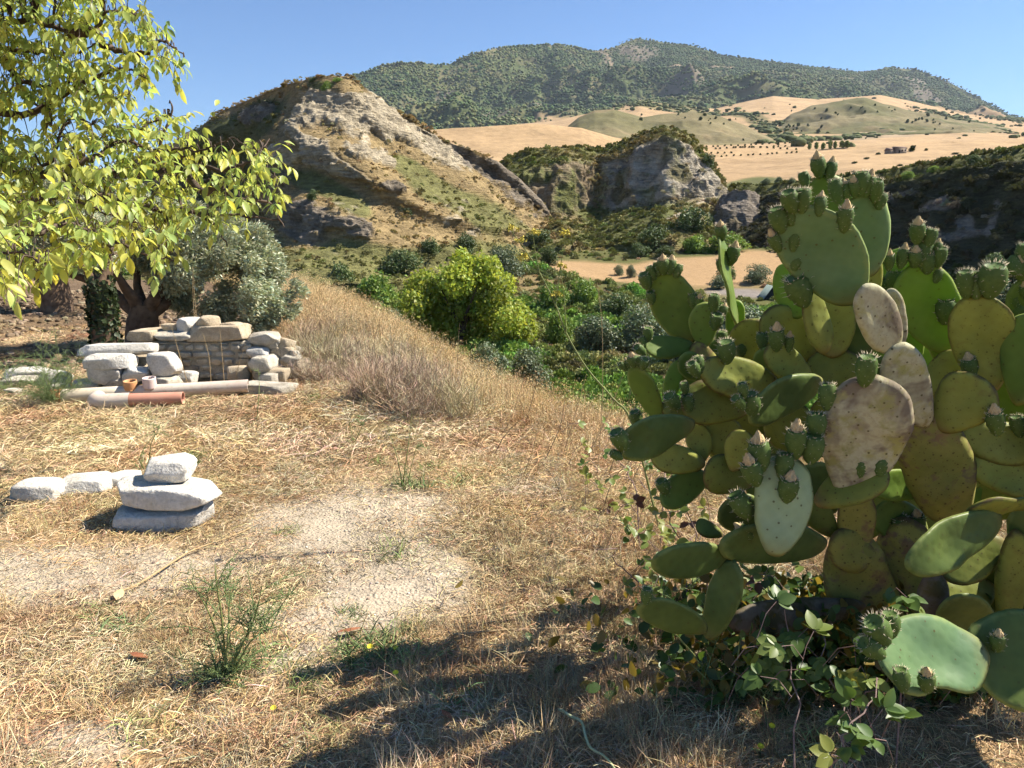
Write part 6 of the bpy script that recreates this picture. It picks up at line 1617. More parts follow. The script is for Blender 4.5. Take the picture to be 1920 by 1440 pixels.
def straw_mat(name, trans=(0.8, 0.75, 0.55), tfac=.25):
    m, nt = newmat(name)
    a = nd(nt, 'ShaderNodeAttribute', attribute_name='tint'); a.attribute_type = 'INSTANCER'
    b = nd(nt, 'ShaderNodeAttribute', attribute_name='tint'); b.attribute_type = 'GEOMETRY'
    col = mixc(nt, 1.0, a.outputs[0], b.outputs[0], 'MULTIPLY')
    finish(nt, col, .8, spec=.1)
    return m
M_straw = straw_mat('dry straw')
r = np.random.default_rng(700)
def patch(n1, n2, spread, l1, l2, w=.0013):
    V, F, T, _ = blade_arrays(n1, r, spread, l1[0], l1[1], .95, w, .3, curl=.35)
    V[:, 2] += np.repeat(r.random(n1) * .012, 5)
    V2, F2, T2, _ = blade_arrays(n2, r, spread, l2[0], l2[1], .55, w * .85, .5)
    return mk_mesh('mat', np.concatenate([V, V2]), np.concatenate([F, F2 + len(V)]), M_straw, np.concatenate([T, T2]), smooth=False)
MATS = [patch(470, 90, .24, (.03, .11), (.02, .06)) for k in range(5)]
SPARSE = [patch(200, 30, .24, (.02, .09), (.02, .05)) for k in range(3)]
TUFT2 = []
for k in range(5):
    V, F, T, _ = blade_arrays(120, r, .11, .07, .20, .40, .0012, .5)
    TUFT2.append(mk_mesh('upright_tuft', V, F, M_straw, T, smooth=False))
TALL = []
for k in range(5):
    nb = 380
    V, F, T, tip = blade_arrays(nb, r, .42, .30, .75, .2, .0017, .5, curl=.18)
    tip = tip[::2]
    C = np.repeat(tip, 4, 0) + r.normal(0, .016, (len(tip) * 4, 3)) - [0, 0, .02]
    R = frames(unit(rand_dirs(len(C), r) * .5 + [0, 0, .8]), rand_dirs(len(C), r))
    V3, F3, T3 = cloud(OLT, LTF, C, R, np.full(len(C), .03), np.ones((len(C), 3)) * 1.15)
    TALL.append(mk_mesh('tall_grass', np.concatenate([V, V3]), np.concatenate([F, F3 + len(V)]), M_straw, np.concatenate([T, T3]), smooth=False))
THORN = []
for k in range(3):
    V, F, T, tip = blade_arrays(150, r, .12, .25, .5, .3, .0022, .1, curl=.3)
    B, FB, TB, _ = blade_arrays(900, r, .01, .05, .16, .3, .0014, .2, curl=.4)
    idx = r.integers(0, len(tip), 900); shift = np.repeat(tip[idx] * r.uniform(.45, 1.0, (900, 1)), 5, 0)
    THORN.append(mk_mesh('thorn_shrub', np.concatenate([V, B + shift]), np.concatenate([F, FB + len(V)]), M_straw, np.concatenate([T, TB]), smooth=False))
GREENS = []
for k in range(3):
    V, F, T, _ = blade_arrays(90, r, .10, .04, .12, .6, .0018, .4)
    GREENS.append(mk_mesh('green_weed', V, F, M_straw, T, smooth=False))

STRAWC = np.array([(0.60, 0.45, 0.255), (0.53, 0.37, 0.19), (0.67, 0.55, 0.35), (0.45, 0.28, 0.145)])
def cols(n, pal, p=None, v=.12):
    c = np.array(pal)[r.choice(len(pal), n, p=p)]
    return (c * (1 + r.normal(0, v, (n, 1))) * (1 + r.normal(0, .04, (n, 3)))).clip(.01, .95)
def field_pts(n, rmin, rmax, a0=-44, a1=44, pw=1.0):
    az = np.radians(r.uniform(a0, a1, n)); d = rmin * (rmax / rmin) ** (r.random(n) ** pw)
    return d * np.sin(az), d * np.cos(az)
def jgrid(x0, x1, y0, y1, st):
    X, Y = np.meshgrid(np.arange(x0, x1, st), np.arange(y0, y1, st))
    return X.ravel() + r.uniform(-.5, .5, X.size) * st, Y.ravel() + r.uniform(-.5, .5, X.size) * st
def inview(x, y, m=.6):
    return (np.abs(x) < .72 * y + m)
BOXES = [(-4.5, -2.2, 7.2, 8.6)]
def clear(x, y):
    ok = np.ones(len(x), bool)
    for a, b, c, d in BOXES: ok &= ~((x > a) & (x < b) & (y > c) & (y < d))
    return ok
# trampled straw
x1_, y1_ = jgrid(-4.2, 4, 1.4, 5.2, .19); x2_, y2_ = jgrid(-9, 4, 5.2, 13, .34)
x = np.concatenate([x1_, x2_]); y = np.concatenate([y1_, y2_]); sc = np.concatenate([np.ones(len(x1_)), np.full(len(x2_), 1.7)])
e = edge_dist(x, y); dm = dirt_mask(x, y); soil = sstep(-3.3, -4.6, x) * sstep(7.8, 9.0, y)
ok = (e < 1.0) & inview(x, y) & (r.random(len(x)) > soil * .75) & clear(x, y)
x, y, sc, dm = x[ok], y[ok], sc[ok], dm[ok]; n = len(x)
pts = np.stack([x, y, zg(x, y) + .002], -1)
nz = fbm(pts * [1, 1, 0], 1.1, 3, 704); nf = fbm(pts * [1, 1, 0], .45, 3, 706)
bare = (dm > .45) | (nf < -.12)
tint = cols(n, STRAWC, (.42, .26, .2, .12)) * (1 + .2 * nz[:, None])
idx = np.where(bare, 5 + r.integers(0, 3, n), r.integers(0, 5, n))
keep = ~(bare & (r.random(n) < .6 * (dm > .75)))
scatter('dry_grass', pts[keep], r.random(n)[keep] * 6.28, r.normal(0, .04, n)[keep], (sc * (.9 + .25 * r.random(n)))[keep], idx[keep], tint[keep], MATS + SPARSE, label='trampled dry straw lying all over the plateau')
# short upright tufts, thicker in the cactus shade and along the rim
x, y = field_pts(3400, 1.6, 10, pw=.9)
e = edge_dist(x, y); dm = dirt_mask(x, y); p3 = np.stack([x, y, 0 * x], -1)
ux, uy = toPix(p3)
want = .04 + .75 * blob(ux, uy, 1020, 1290, 250, 170) + .6 * blob(ux, uy, 1120, 1010, 200, 110, 20) + .5 * sstep(-1.0, 0, e) + .7 * blob(ux, uy, 1500, 1200, 320, 250) + .5 * sstep(.25, .55, fbm(p3, .8, 3, 705))
ok = (e < 1.2) & (r.random(len(x)) < want) & (r.random(len(x)) > dm * .97) & clear(x, y)
x, y = x[ok], y[ok]; n = len(x)
scatter('stubble_tufts', np.stack([x, y, zg(x, y)], -1), r.random(n) * 6.28, r.normal(0, .12, n), .35 + .55 * r.random(n) ** 1.5, r.integers(0, 5, n), cols(n, STRAWC, (.35, .3, .15, .2)), TUFT2, label='short upright dry grass tufts')
# tall grass on the bank
x, y = jgrid(-9, 6, 3.4, 26, .36)
e = edge_dist(x, y)
dens = sstep(-1.0, .2, e) * sstep(9, 3, e) * np.where(x > .9, .7, 1) * (1 - .95 * ((x > -4.8) & (x < -1.9) & (y > 6.4) & (y < 9)))
ok = (r.random(len(x)) < dens) & inview(x, y, .8) & (e > -1.1)
x, y, e = x[ok], y[ok], e[ok]; n = len(x)
pts = np.stack([x, y, zg(x, y) - .01], -1)
s = (.36 + .3 * r.random(n)) * (.5 + .5 * sstep(-1.0, .3, e)) * (1 + .5 * sstep(8, 12, y)) * np.where(x > .5, .8, 1.0) * (.7 + .3 * sstep(4, 9, y))
tint = cols(n, [(0.63, 0.46, 0.235), (0.58, 0.40, 0.185), (0.67, 0.54, 0.32)], (.5, .3, .2))
tint = np.where((sstep(.6, 1.6, x) * .5 > r.random(n))[:, None], tint * [.6, .74, .5], tint)
scatter('bank_grass', pts, r.random(n) * 6.28, .08 + r.normal(0, .08, n), np.stack([np.clip(s * 1.2, .7, 1.2)] * 2 + [s], -1), r.integers(0, 5, n), tint, TALL, label='tall golden dry grass along the plateau rim and down the bank')
# grey-brown thorny scrub on the bank
x, y = field_pts(420, 6.3, 17, -22, -2)
e = edge_dist(x, y); ux, uy = toPix(np.stack([x, y, zg(x, y) + .25], -1))
w = blob(ux, uy, 620, 620, 70, 50, 20) + blob(ux, uy, 730, 680, 100, 40, 25) + .5 * blob(ux, uy, 830, 740, 60, 30, 20)
ok = (r.random(len(x)) < w * .9) & (e > -2.2)
x, y = x[ok], y[ok]; n = len(x)
scatter('thorn_scrub', np.stack([x, y, zg(x, y) - .02], -1), r.random(n) * 6.28, r.normal(0, .1, n), np.stack([.9 + .5 * r.random(n)] * 2 + [.5 + .5 * r.random(n)], -1), r.integers(0, 3, n), cols(n, [(0.50, 0.385, 0.255), (0.56, 0.43, 0.26), (0.44, 0.335, 0.235)]), THORN, label='purplish grey dead thorny scrub on the bank crest')

# scattered green weeds
x, y = field_pts(900, 2.2, 10, -40, 25)
e = edge_dist(x, y); ux, uy = toPix(np.stack([x, y, 0 * x], -1))
w = .05 + blob(ux, uy, 110, 770, 150, 18) + .8 * blob(ux, uy, 480, 760, 160, 18) + .5 * blob(ux, uy, 360, 860, 30, 12) + .7 * blob(ux, uy, 760, 890, 60, 30) + .8 * blob(ux, uy, 660, 1240, 120, 60) + .9 * blob(ux, uy, 1180, 1400, 70, 24)
ok = (r.random(len(x)) < w) & (e < .5); x, y = x[ok], y[ok]; n = len(x)
scatter('green_weeds', np.stack([x, y, zg(x, y)], -1), r.random(n) * 6.28, r.normal(0, .1, n), .6 + .7 * r.random(n), r.integers(0, 3, n), cols(n, [(0.2, 0.27, 0.09), (0.3, 0.33, 0.13), (0.16, 0.22, 0.09)]), GREENS, label='small green weeds among the straw')

# clods and gravel
M_clod = tint_mat('soil clods')
CL = [mk_mesh('clod', *(lambda q: (q[0] - [0, 0, q[0][:, 2].mean() * .6], q[1]))(stone_arrays(1, 1, .7, 60 + i, 6, 8, .12, .4)), M_clod, smooth=False) for i in range(3)]
x = r.uniform(-12, -2.9, 5200); y = r.uniform(8.4, 20, 5200)
ok = (edge_dist(x, y) < -.6) & (r.random(5200) < sstep(-2.6, -4.5, x)); x, y = x[ok], y[ok]; n = len(x)
scatter('soil_clods', np.stack([x, y, zg(x, y)], -1), r.random(n) * 6.28, r.normal(0, .3, n), .02 + .10 * r.random(n) ** 3, r.integers(0, 3, n), cols(n, [(0.2, 0.145, 0.09), (0.14, 0.1, 0.065), (0.3, 0.23, 0.15)]), CL, label='brown clods of tilled soil under the olive trees')
x, y = field_pts(9000, 1.5, 8, -40, 30); dm = dirt_mask(x, y)
ok = r.random(len(x)) < .1 + .9 * dm; x, y = x[ok], y[ok]; n = len(x)
scatter('gravel', np.stack([x, y, zg(x, y)], -1), r.random(n) * 6.28, r.normal(0, .3, n), .0035 + .011 * r.random(n) ** 4, r.integers(0, 3, n), cols(n, [(0.5, 0.43, 0.34), (0.36, 0.3, 0.22), (0.6, 0.54, 0.45), (0.2, 0.16, 0.12)]), CL, label='fine gravel on the bare sandy ground')

# ---- fennel plants and other single plants
M_fennel = leaf_mat('fennel green', (0.22, 0.29, 0.11), (0.3, 0.4, 0.1), .25)
M_fstem = plain_mat('fennel stem', (0.16, 0.19, 0.06), (0.25, 0.27, 0.1), 20, .6)
M_umbel = plain_mat('yellow umbel', (0.55, 0.45, 0.06), (0.7, 0.58, 0.12), 30, .8)
M_drystem = plain_mat('dry stalk', (0.32, 0.22, 0.11), (0.5, 0.37, 0.2), 20, .85)
M_darkstem = plain_mat('dark dry stalk', (0.16, 0.12, 0.07), (0.28, 0.21, 0.12), 20, .85)
M_yellow = plain_mat('yellow petals', (0.75, 0.6, 0.03), (0.85, 0.7, 0.06), 60, .7)
def hair_arrays(base, dirs, ln, rr, k=16):
    """feathery fennel leaf: a curved midrib with thread-like segments"""
    L = []
    for b, d, l in zip(base, dirs, ln):
        pth = smooth_path([b, b + d * l * .5 + [0, 0, .03 * l], b + d * l - [0, 0, .12 * l]], 3)
        L.append((pth, np.linspace(.0022, .0012, len(pth))))
        for j in range(k):
            q = pth[rr.integers(1, len(pth))]
            v = unit(rand_dirs(1, rr)[0] + d * .6); s = rr.uniform(.12, .34) * l
            L.append((np.array([q, q + v * s * .5 + rr.normal(0, .004, 3), q + v * s]), [.0013, .0012, .0008]))
    return tubes(L, 3)
def fennel(px_, py_, stems, nf, flen, label, D=None, spread=.06, seed=1, fdir=.7, name='fennel_plant', upz=.25):
    rr = np.random.default_rng(seed)
    b = G(px_, py_) if D is None else P(px_, py_, D)
    b[2] = float(zg(b[0], b[1]))
    o = empty(name, b, label, 'plant')
    Dp = b[1]; m = pxm(b)
    ends = [b]
    for s in stems:
        q = [b + [rr.normal(0, .008), rr.normal(0, .008), 0]] + [P(x, y, Dp + rr.normal(0, .03)) for x, y in s]
        pth = smooth_path(q, 4); ends += list(pth[2:])
        V, F = tube(pth - b, np.linspace(.0042, .0016, len(pth)), 6)
        obj('stem', mk_mesh('stem', V, F, M_fstem), o)
    if nf:
        e = np.array(ends)
        base = np.where((rr.random(nf) < .6)[:, None], b + rr.normal(0, spread * .3, (nf, 3)) * [1, 1, 0], e[rr.integers(0, len(e), nf)])
        d = unit(rand_dirs(nf, rr) * [1, 1, .6] + [0, 0, upz + fdir * .5])
        V, F = hair_arrays(base - b, d, flen * (.5 + .7 * rr.random(nf)), rr)
        T = np.ones((len(V), 3)) * (1 + .2 * vnoise(V * 30)[:, None])
        obj('fronds', mk_mesh('fronds', V, F, M_fennel, T), o)
    return o
fennel(427, 1276, [[(412, 1205), (392, 1150), (372, 1112), (356, 1086)], [(428, 1190), (428, 1125), (420, 1108)], [(416, 1160), (406, 1095), (403, 1056)], [(456, 1205), (480, 1150), (491, 1098)], [(468, 1205), (500, 1182), (524, 1174)], [(440, 1230), (470, 1180), (484, 1130)]], 80, .17, 'feathery green fennel plant in the left foreground straw', seed=3)
fennel(98, 758, [[(92, 720), (80, 690)], [(104, 712), (112, 680)], [(120, 725), (140, 700)]], 110, .36, 'bushy green fennel before the white stones at the left edge', seed=4, upz=.5)
fennel(28, 735, [[(20, 712), (12, 690)]], 34, .3, 'smaller fennel tuft at the very left edge among stones', seed=5, upz=.5)
fennel(268, 884, [[(262, 862), (272, 838), (290, 815)], [(280, 860), (284, 830), (300, 800)]], 14, .12, 'thin fennel sprig rising behind the cairn', seed=6)
fennel(362, 862, [], 22, .12, 'low green fennel tuft just right behind the cairn top', seed=7)
fennel(760, 915, [[(745, 860), (725, 795)], [(762, 860), (770, 800), (772, 770)], [(770, 880), (780, 840)]], 16, .10, 'thin fennel with upright stems in the middle of the clearing', seed=8)
fennel(482, 800, [[(484, 760), (486, 720), (484, 690)]], 4, .08, 'single slender green stalk before the wall end', seed=9)
fennel(665, 838, [[(672, 815), (690, 775)], [(660, 815), (655, 790)]], 8, .08, 'small yellowing weed at the edge of the tall grass', seed=10)
fennel(1360, 1330, [[(1310, 1240), (1250, 1170), (1225, 1130)], [(1380, 1250), (1390, 1180)], [(1330, 1280), (1290, 1240)], [(1400, 1290), (1420, 1230)]], 30, .16, 'wispy fennel in the shade under the dark cactus pads', seed=11)
fennel(1250, 1200, [[(1240, 1150), (1215, 1100)], [(1290, 1130), (1300, 1080)]], 14, .12, 'thin fennel in front of the lowest left cactus pad', seed=12)

def tall_stalk(b_px, path, D, label, umbels, rad=.006, mat=None, name='fennel_stalk', branches=()):
    b = P(b_px[0], b_px[1], D); b[2] = float(zg(b[0], b[1]))
    o = empty(name, b, label, 'plant')
    q = smooth_path([b] + [P(x, y, D) for x, y in path], 4)
    V, F = tube(q - b, np.linspace(rad, rad * .4, len(q)), 6); obj('stem', mk_mesh('stem', V, F, mat or M_fstem), o)
    for br in branches:
        q = smooth_path([P(x, y, D) for x, y in br], 4)
        V, F = tube(q - b, np.linspace(rad * .5, rad * .25, len(q)), 5); obj('branch', mk_mesh('branch', V, F, mat or M_fstem), o)
    rr = np.random.default_rng(int(b_px[0]))
    for (x, y) in umbels:
        c = P(x, y, D); L = []; tips = []
        for j in range(14):
            v = unit(np.array([rr.normal(0, .8), rr.normal(0, .8), 1.0])); t = c + v * rr.uniform(.022, .04); tips.append(t)
            L.append((np.array([c, (c + t) / 2, t]), [.0008, .0007, .0006]))
        V, F = tubes(L, 3)
        C = np.repeat(np.array(tips), 6, 0) + rr.normal(0, .004, (14 * 6, 3))
        V2, F2, _ = cloud(LT, LTF, C, frames(rand_dirs(len(C), rr), rand_dirs(len(C), rr)), np.full(len(C), .011))
        me = mk_mesh('umbel', np.concatenate([V, V2]) - b, [F, F2 + len(V)], [M_fstem, M_umbel], smooth=False, mat_idx=[0] * len(F) + [1] * len(F2))
        obj('umbel', me, o)
tall_stalk((1240, 880), [(1185, 795), (1150, 748), (1100, 690), (1062, 625), (1042, 572), (1012, 512), (986, 470), (962, 438)], 3.9, 'tall leaning fennel stalk with yellow umbels crossing the valley view', [(962, 437), (1000, 443), (976, 457), (982, 490), (1052, 505), (1060, 445), (1043, 560)],
           branches=[[(1042, 572), (1048, 520), (1054, 480), (1060, 447)], [(1012, 512), (1004, 475), (1000, 445)], [(998, 490), (986, 470), (976, 459)], [(1012, 512), (996, 502), (982, 492)], [(1062, 625), (1058, 560), (1052, 508)]])
tall_stalk((1120, 860), [(1128, 780), (1130, 690), (1128, 600), (1120, 530)], 4.6, 'thin upright pale grass stalk right of the leaning fennel', [], .0025, M_drystem, 'grass_stalk')
st = [(985, 800, 1002, 735, 1030, 640), (1055, 860, 1075, 790, 1100, 700), (1020, 870, 1050, 800, 1060, 740), (1090, 880, 1130, 800, 1170, 700), (1140, 900, 1160, 830, 1190, 700), (940, 820, 960, 780, 985, 700), (890, 850, 900, 810, 893, 760), (1100, 920, 1080, 850, 1050, 770), (730, 760, 738, 690, 730, 600),
      (860, 720, 858, 660, 862, 605), (690, 740, 700, 650, 715, 590), (1170, 940, 1200, 870, 1230, 800), (1130, 960, 1150, 900, 1195, 850), (980, 900, 1000, 840, 1010, 790), (1060, 950, 1040, 900, 1010, 860), (640, 770, 655, 740, 665, 700), (925, 860, 950, 812, 990, 775)]
for i, s in enumerate(st):
    lab = ['dark thin dead stalk leaning at the rim of the bank', 'pale dry grass stalk standing at the rim of the bank'][i % 2]
    Ds = float(np.clip(1.6 / math.tan(math.atan((s[1] - 720) / FPX) + PITCH), 3.2, 9))
    tall_stalk((s[0], s[1]), [(s[2], s[3]), (s[4], s[5])], Ds, lab, [], .0032, [M_darkstem, M_drystem][i % 2], 'dry_stalk')
for o in [q for q in COL.objects if q.name.startswith('dry_stalk')]:
    o['group'] = 'dry stalks along the rim'
# dry stalks before the wall
for i, s in enumerate(((352, 705, 335, 660, 318, 600), (420, 712, 416, 660, 412, 618), (395, 712, 392, 670, 380, 625), (365, 612, 362, 560, 362, 500), (372, 612, 366, 570, 363, 520), (300, 720, 305, 690, 315, 655), (440, 715, 446, 690, 462, 640))):
    tall_stalk((s[0], s[1]), [(s[2], s[3]), (s[4], s[5])], 7.7 if s[1] > 650 else 8.9, 'tall pale dry grass stalk growing by the ruined wall', [], .004, M_drystem, 'wall_stalk')
for o in [q for q in COL.objects if q.name.startswith('wall_stalk')]:
    o['group'] = 'dry stalks by the wall'
# bent green stem at the lower edge, straw cane on the ground
def lying(name, path, rad, mat, label, z=.02, cat='stem'):
    q = [G(x, y, z) for x, y in path]; q = np.array(q); q[:, 2] = zg(q[:, 0], q[:, 1]) + z
    b = q[0].copy(); p = smooth_path(q, 4); V, F = tube(p - b, np.linspace(rad, rad * .6, len(p)), 7)
    obj(name, mk_mesh(name, V, F, mat), None, b, label=label, cat=cat)
lying('green_stem', [(1050, 1338), (1070, 1352), (1090, 1362), (1098, 1388), (1108, 1408), (1135, 1424), (1156, 1450)], .0055, plain_mat('pale green stem', (.38, .42, .2), (.5, .52, .3), 20, .6), 'pale green bent stem lying at the bottom edge', .05)
lying('cane', [(222, 1112), (262, 1092), (330, 1050), (362, 1030), (430, 1002), (470, 985)], .006, M_drystem, 'long pale dry cane lying in the straw right of the cairn', .025, 'cane')
lying('twig', [(850, 1160), (905, 1152), (955, 1138)], .004, M_drystem, 'pale dry twig lying in the cactus shadow', .03, 'twig')
lying('twig', [(850, 1192), (980, 1186), (1120, 1184)], .005, M_drystem, 'long straight dry twig lying across the middle of the cactus shadow', .03, 'twig')
lying('twig', [(950, 1238), (975, 1234), (1000, 1232)], .006, M_drystem, 'short stout dry twig in the cactus shadow', .03, 'twig')
# fallen leaves
def fallen(px_, py_, s, mat, label, yaw):
    b = G(px_, py_); b[2] = float(zg(b[0], b[1])) + .03
    V = WL * s; V = V - [0, s * .5, 0]; V[:, 2] += .25 * s * np.cos(V[:, 0] / s * 9) * .3
    o = obj('fallen_leaf', mk_mesh('fallen_leaf', V, [WLq, WLt], mat), None, b, label=label, cat='leaf'); o.rotation_euler = (.25, .2, yaw)
M_tanleaf = plain_mat('tan dry leaf', (.5, .36, .18), (.62, .47, .27), 20, .8); M_brleaf = plain_mat('brown dry leaf', (.2, .07, .035), (.32, .13, .06), 20, .8)
fallen(225, 1128, .10, M_tanleaf, 'pale tan fallen leaf lying below the cairn', .3)
fallen(262, 1248, .09, M_brleaf, 'red-brown fallen leaf left of the fennel plant', 1.2)
fallen(655, 1198, .10, M_brleaf, 'red-brown fallen leaf at the tip of the cactus shadow', 2.0)
fallen(838, 1362, .06, M_brleaf, 'dark red fallen leaf near the bottom edge', .7)
# yellow flowers on thin stems
for (bx, by, path, fx, fy, lab) in ((772, 1318, [(735, 1255)], 694, 1213, 'yellow flower at the left edge of the cactus shadow, taller one'), (775, 1320, [(765, 1290)], 742, 1262, 'yellow flower inside the cactus shadow, lower one'),
                                 (520, 1345, [], 513, 1328, 'small yellow flower in sunlit straw near the bottom'), (1452, 1400, [], 1447, 1362, 'yellow flower in the shade below the cactus'), (1425, 1425, [], 1426, 1400, 'yellow flower lowest in the shade below the cactus'), (730, 1238, [], 742, 1216, 'tiny yellow flower between the two tall ones')):
    b = G(bx, by); b[2] = float(zg(b[0], b[1])); D = b[1]
    o = empty('yellow_flower', b, lab, 'flower')
    q = smooth_path([b] + [P(x, y, D) for x, y in path] + [P(fx, fy, D)], 4)
    V, F = tube(q - b, .0016, 5); obj('stem', mk_mesh('stem', V, F, M_fstem), o)
    n = 13; C = np.repeat((q[-1] - b)[None], n, 0); t = np.linspace(0, 6.28, n, endpoint=False)
    Y = np.stack([np.cos(t), np.sin(t) * .8 - .2, .45 + .3 * np.sin(t)], -1)
    V, F, _ = cloud(LT, LTF, C, frames(Y, np.tile([[0, -.5, 1.0]], (n, 1))), np.full(n, .012)); obj('petals', mk_mesh('petals', V, F, M_yellow, smooth=False), o)

# ---- brambles under and beside the cactus
M_bram = [leaf_mat('bramble leaf ' + str(i), c, t, .3, .42, .35) for i, (c, t) in enumerate((((0.085, 0.145, 0.035), (0.17, 0.28, 0.035)), ((0.16, 0.21, 0.05), (0.3, 0.38, 0.05)), ((0.22, 0.24, 0.05), (0.4, 0.4, 0.05)), ((0.13, 0.06, 0.03), (0.2, 0.08, 0.02))))]
BL = []
for t, w in ((0, .01), (.12, .2), (.3, .31), (.5, .33), (.7, .26), (.86, .14), (1, 0)):
    z = -.1 * t * t; BL += [(-w, t, z + w * .25), (0, t, z), (w, t, z + w * .25)]
BL = np.array(BL[:-3] + [BL[-2]], float)
BLq = np.array([(3 * i + j, 3 * i + j + 1, 3 * i + j + 4, 3 * i + j + 3) for i in range(5) for j in (0, 1)]); BLt = np.array([(15, 16, 18), (16, 17, 18)])
BM = [mk_mesh('leaf', BL, [BLq, BLt], m, np.ones((len(BL), 3))) for m in M_bram]
M_cane = plain_mat('bramble cane', (.16, .1, .09), (.28, .2, .17), 20, .6)
def bramble(base_px, canes, clusters, size, label, seed, D, mixp, five=True):
    rr = np.random.default_rng(seed)
    b = P(base_px[0], base_px[1], D); b[2] = float(zg(b[0], b[1]))
    o = empty('bramble', b, label, 'bramble')
    for c in canes:
        q = smooth_path([P(x, y, d) for x, y, d in c], 4); q[0][2] = min(q[0][2], float(zg(q[0][0], q[0][1])))
        q = q + np.random.default_rng(seed).normal(0, .012, q.shape); V, F = tube(q - b, np.linspace(.003, .0015, len(q)), 6); obj('cane', mk_mesh('cane', V, F, M_cane), o)
    for (x, y, d) in clusters:
        p = P(x, y, d); p[2] = max(p[2], float(zg(p[0], p[1])) + .03)
        ax = unit(np.array([rr.normal(0, .7), rr.normal(-.3, .5), rr.normal(.2, .4)]))
        up = unit(np.array([rr.normal(0, .35), rr.normal(-.5, .3), 1.0])); sd = unit(np.cross(ax, up))
        k = rr.choice(4, p=mixp)
        pd = [q for q in (p, p - ax * .05, p - ax * .09 - [0, 0, .05])]
        V, F = tube(np.array(pd) - b, .0012, 4); obj('stalk', mk_mesh('stalk', V, F, M_cane), o)
        for a in ((-1.25, -.7, 0, .7, 1.25) if five else (-1.1, 0, 1.1)):
            dd = unit(ax * math.cos(a) + sd * math.sin(a) + rr.normal(0, .12, 3)); s = size * rr.uniform(.7, 1.15) * (1 if abs(a) < 1.2 else .75)
            R = frames(dd[None], unit(up + rr.normal(0, .25, 3))[None])[0]
            q = p + dd * size * .12
            M = Matrix([[float(R[i][j] * s) for j in range(3)] + [float(q[i] - b[i])] for i in range(3)] + [[0, 0, 0, 1]])
            obj('leaf', BM[k], o, mat=M)
    return o
rr_ = np.random.default_rng(77)
cl = [(1600, 1312, 1.72), (1560, 1415, 1.62), (1640, 1385, 1.64), (1590, 1398, 1.64), (1655, 1330, 1.7), (1685, 1345, 1.72), (1600, 1360, 1.68), (1625, 1270, 1.8), (1700, 1120, 2.05), (1665, 1135, 2.1), (1720, 1130, 2.1)]
cl += [(float(rr_.normal(1500, 60)), float(rr_.normal(1215, 55)), float(rr_.uniform(1.95, 2.35))) for _ in range(20)] + [(float(rr_.normal(1600, 60)), float(rr_.normal(1300, 50)), float(rr_.uniform(1.75, 2.1))) for _ in range(9)]
bramble((1590, 1440), [[(1560, 1460, 1.62), (1600, 1380, 1.65), (1640, 1290, 1.75), (1680, 1270, 1.85)], [(1500, 1420, 1.9), (1490, 1250, 2.1), (1470, 1130, 2.2)], [(1600, 1400, 1.9), (1560, 1260, 2.1), (1540, 1150, 2.25)], [(1700, 1300, 2.0), (1705, 1200, 2.1), (1700, 1120, 2.1)]], cl, .055, 'green bramble with broad leaves under the cactus at the bottom', 31, 1.75, (.64, .28, .08, .0))
cl = [(float(rr_.normal(1250, 55)), float(rr_.normal(1000, 70)), float(rr_.uniform(2.7, 3.4))) for _ in range(46)] + [(float(rr_.normal(1380, 90)), float(rr_.normal(1095, 26)), float(rr_.uniform(2.6, 3.1))) for _ in range(30)]
bramble((1230, 1120), [[(1240, 1120, 2.7), (1190, 1090, 2.65), (1150, 1045, 2.6), (1132, 1030, 2.6)], [(1290, 1060, 3.0), (1250, 960, 3.0), (1200, 900, 3.1)], [(1330, 1110, 2.8), (1300, 1000, 2.9), (1280, 930, 3.0)]], cl, .045, 'yellow-green bramble in sunlit straw left of the cactus', 32, 2.8, (.2, .4, .32, .08), False)
cl = [(float(rr_.uniform(1080, 1300)), float(rr_.normal(840, 45)), float(rr_.uniform(3.4, 4.4))) for _ in range(40)]
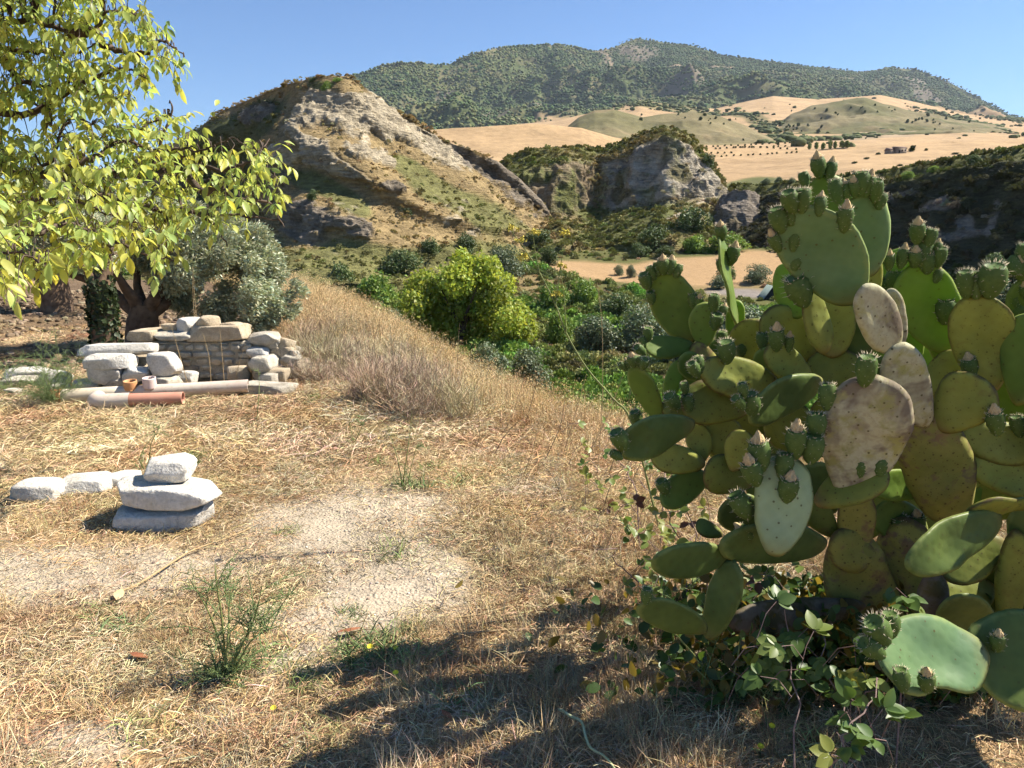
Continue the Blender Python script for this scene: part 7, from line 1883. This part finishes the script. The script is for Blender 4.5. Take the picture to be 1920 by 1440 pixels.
bramble((1180, 930), [[(1200, 940, 3.6), (1170, 880, 3.8), (1130, 830, 4.0)], [(1240, 930, 3.6), (1250, 860, 3.8), (1220, 800, 4.0)]], cl, .04, 'pale bramble trailing over the bank behind the left cactus pads', 33, 3.7, (.3, .45, .2, .05), False)

# dark weeds and dead leaves in the shade of the cactus
rq = np.random.default_rng(88); n = 5200
ux = rq.normal(1590, 190, n); uy = rq.uniform(1080, 1460, n); C = P(ux, uy, rq.uniform(2.25, 3.1, n))
gz = zg(C[:, 0], C[:, 1]); ok = (C[:, 2] < gz + .32); C[:, 2] = np.where(C[:, 2] < gz, gz + .02 + .1 * rq.random(n), C[:, 2]); C = C[ok]; n = len(C)
dead = rq.random(n) < .4
T = np.where(dead[:, None], np.array([[2.2, .95, .9]]), np.array([[.8, .85, .8]])) * (.5 + .7 * rq.random((n, 1)))
V, F, TT = cloud(BL, BLq, C, frames(rand_dirs(n, rq), unit(rand_dirs(n, rq) + [0, -.3, .8])), .03 + .03 * rq.random(n), T)
F3 = (BLt[None] + (np.arange(n) * len(BL))[:, None, None]).reshape(-1, 3)
obj('undergrowth', mk_mesh('undergrowth', V, [F, F3], M_bram[0], TT), kind='stuff', label='dark tangle of weeds and dead leaves under the cactus')

# ------------------------------------------------------------------ haze
def haze():
    zlo, zhi = -14.0, 1080.0
    x0, x1, y0, y1 = -7000.0, 7000.0, -400.0, 7000.0
    V = np.array([(x, y, z) for z in (zlo, zhi) for y in (y0, y1) for x in (x0, x1)], float)
    F = np.array([(0, 2, 3, 1), (4, 5, 7, 6), (0, 1, 5, 4), (2, 6, 7, 3), (0, 4, 6, 2), (1, 3, 7, 5)])
    m, nt = newmat('thin air haze')
    v = nd(nt, 'ShaderNodeVolumePrincipled', {'Color': (0.72, 0.83, 1.0, 1.0), 'Density': HAZE, 'Anisotropy': 0.2})
    out = nd(nt, 'ShaderNodeOutputMaterial'); nt.links.new(v.outputs[0], out.inputs['Volume'])
    obj('haze', mk_mesh('haze', V, F, m, smooth=False), kind='stuff', label='thin bluish haze before the mountain')
HAZE = 0.000034
haze()
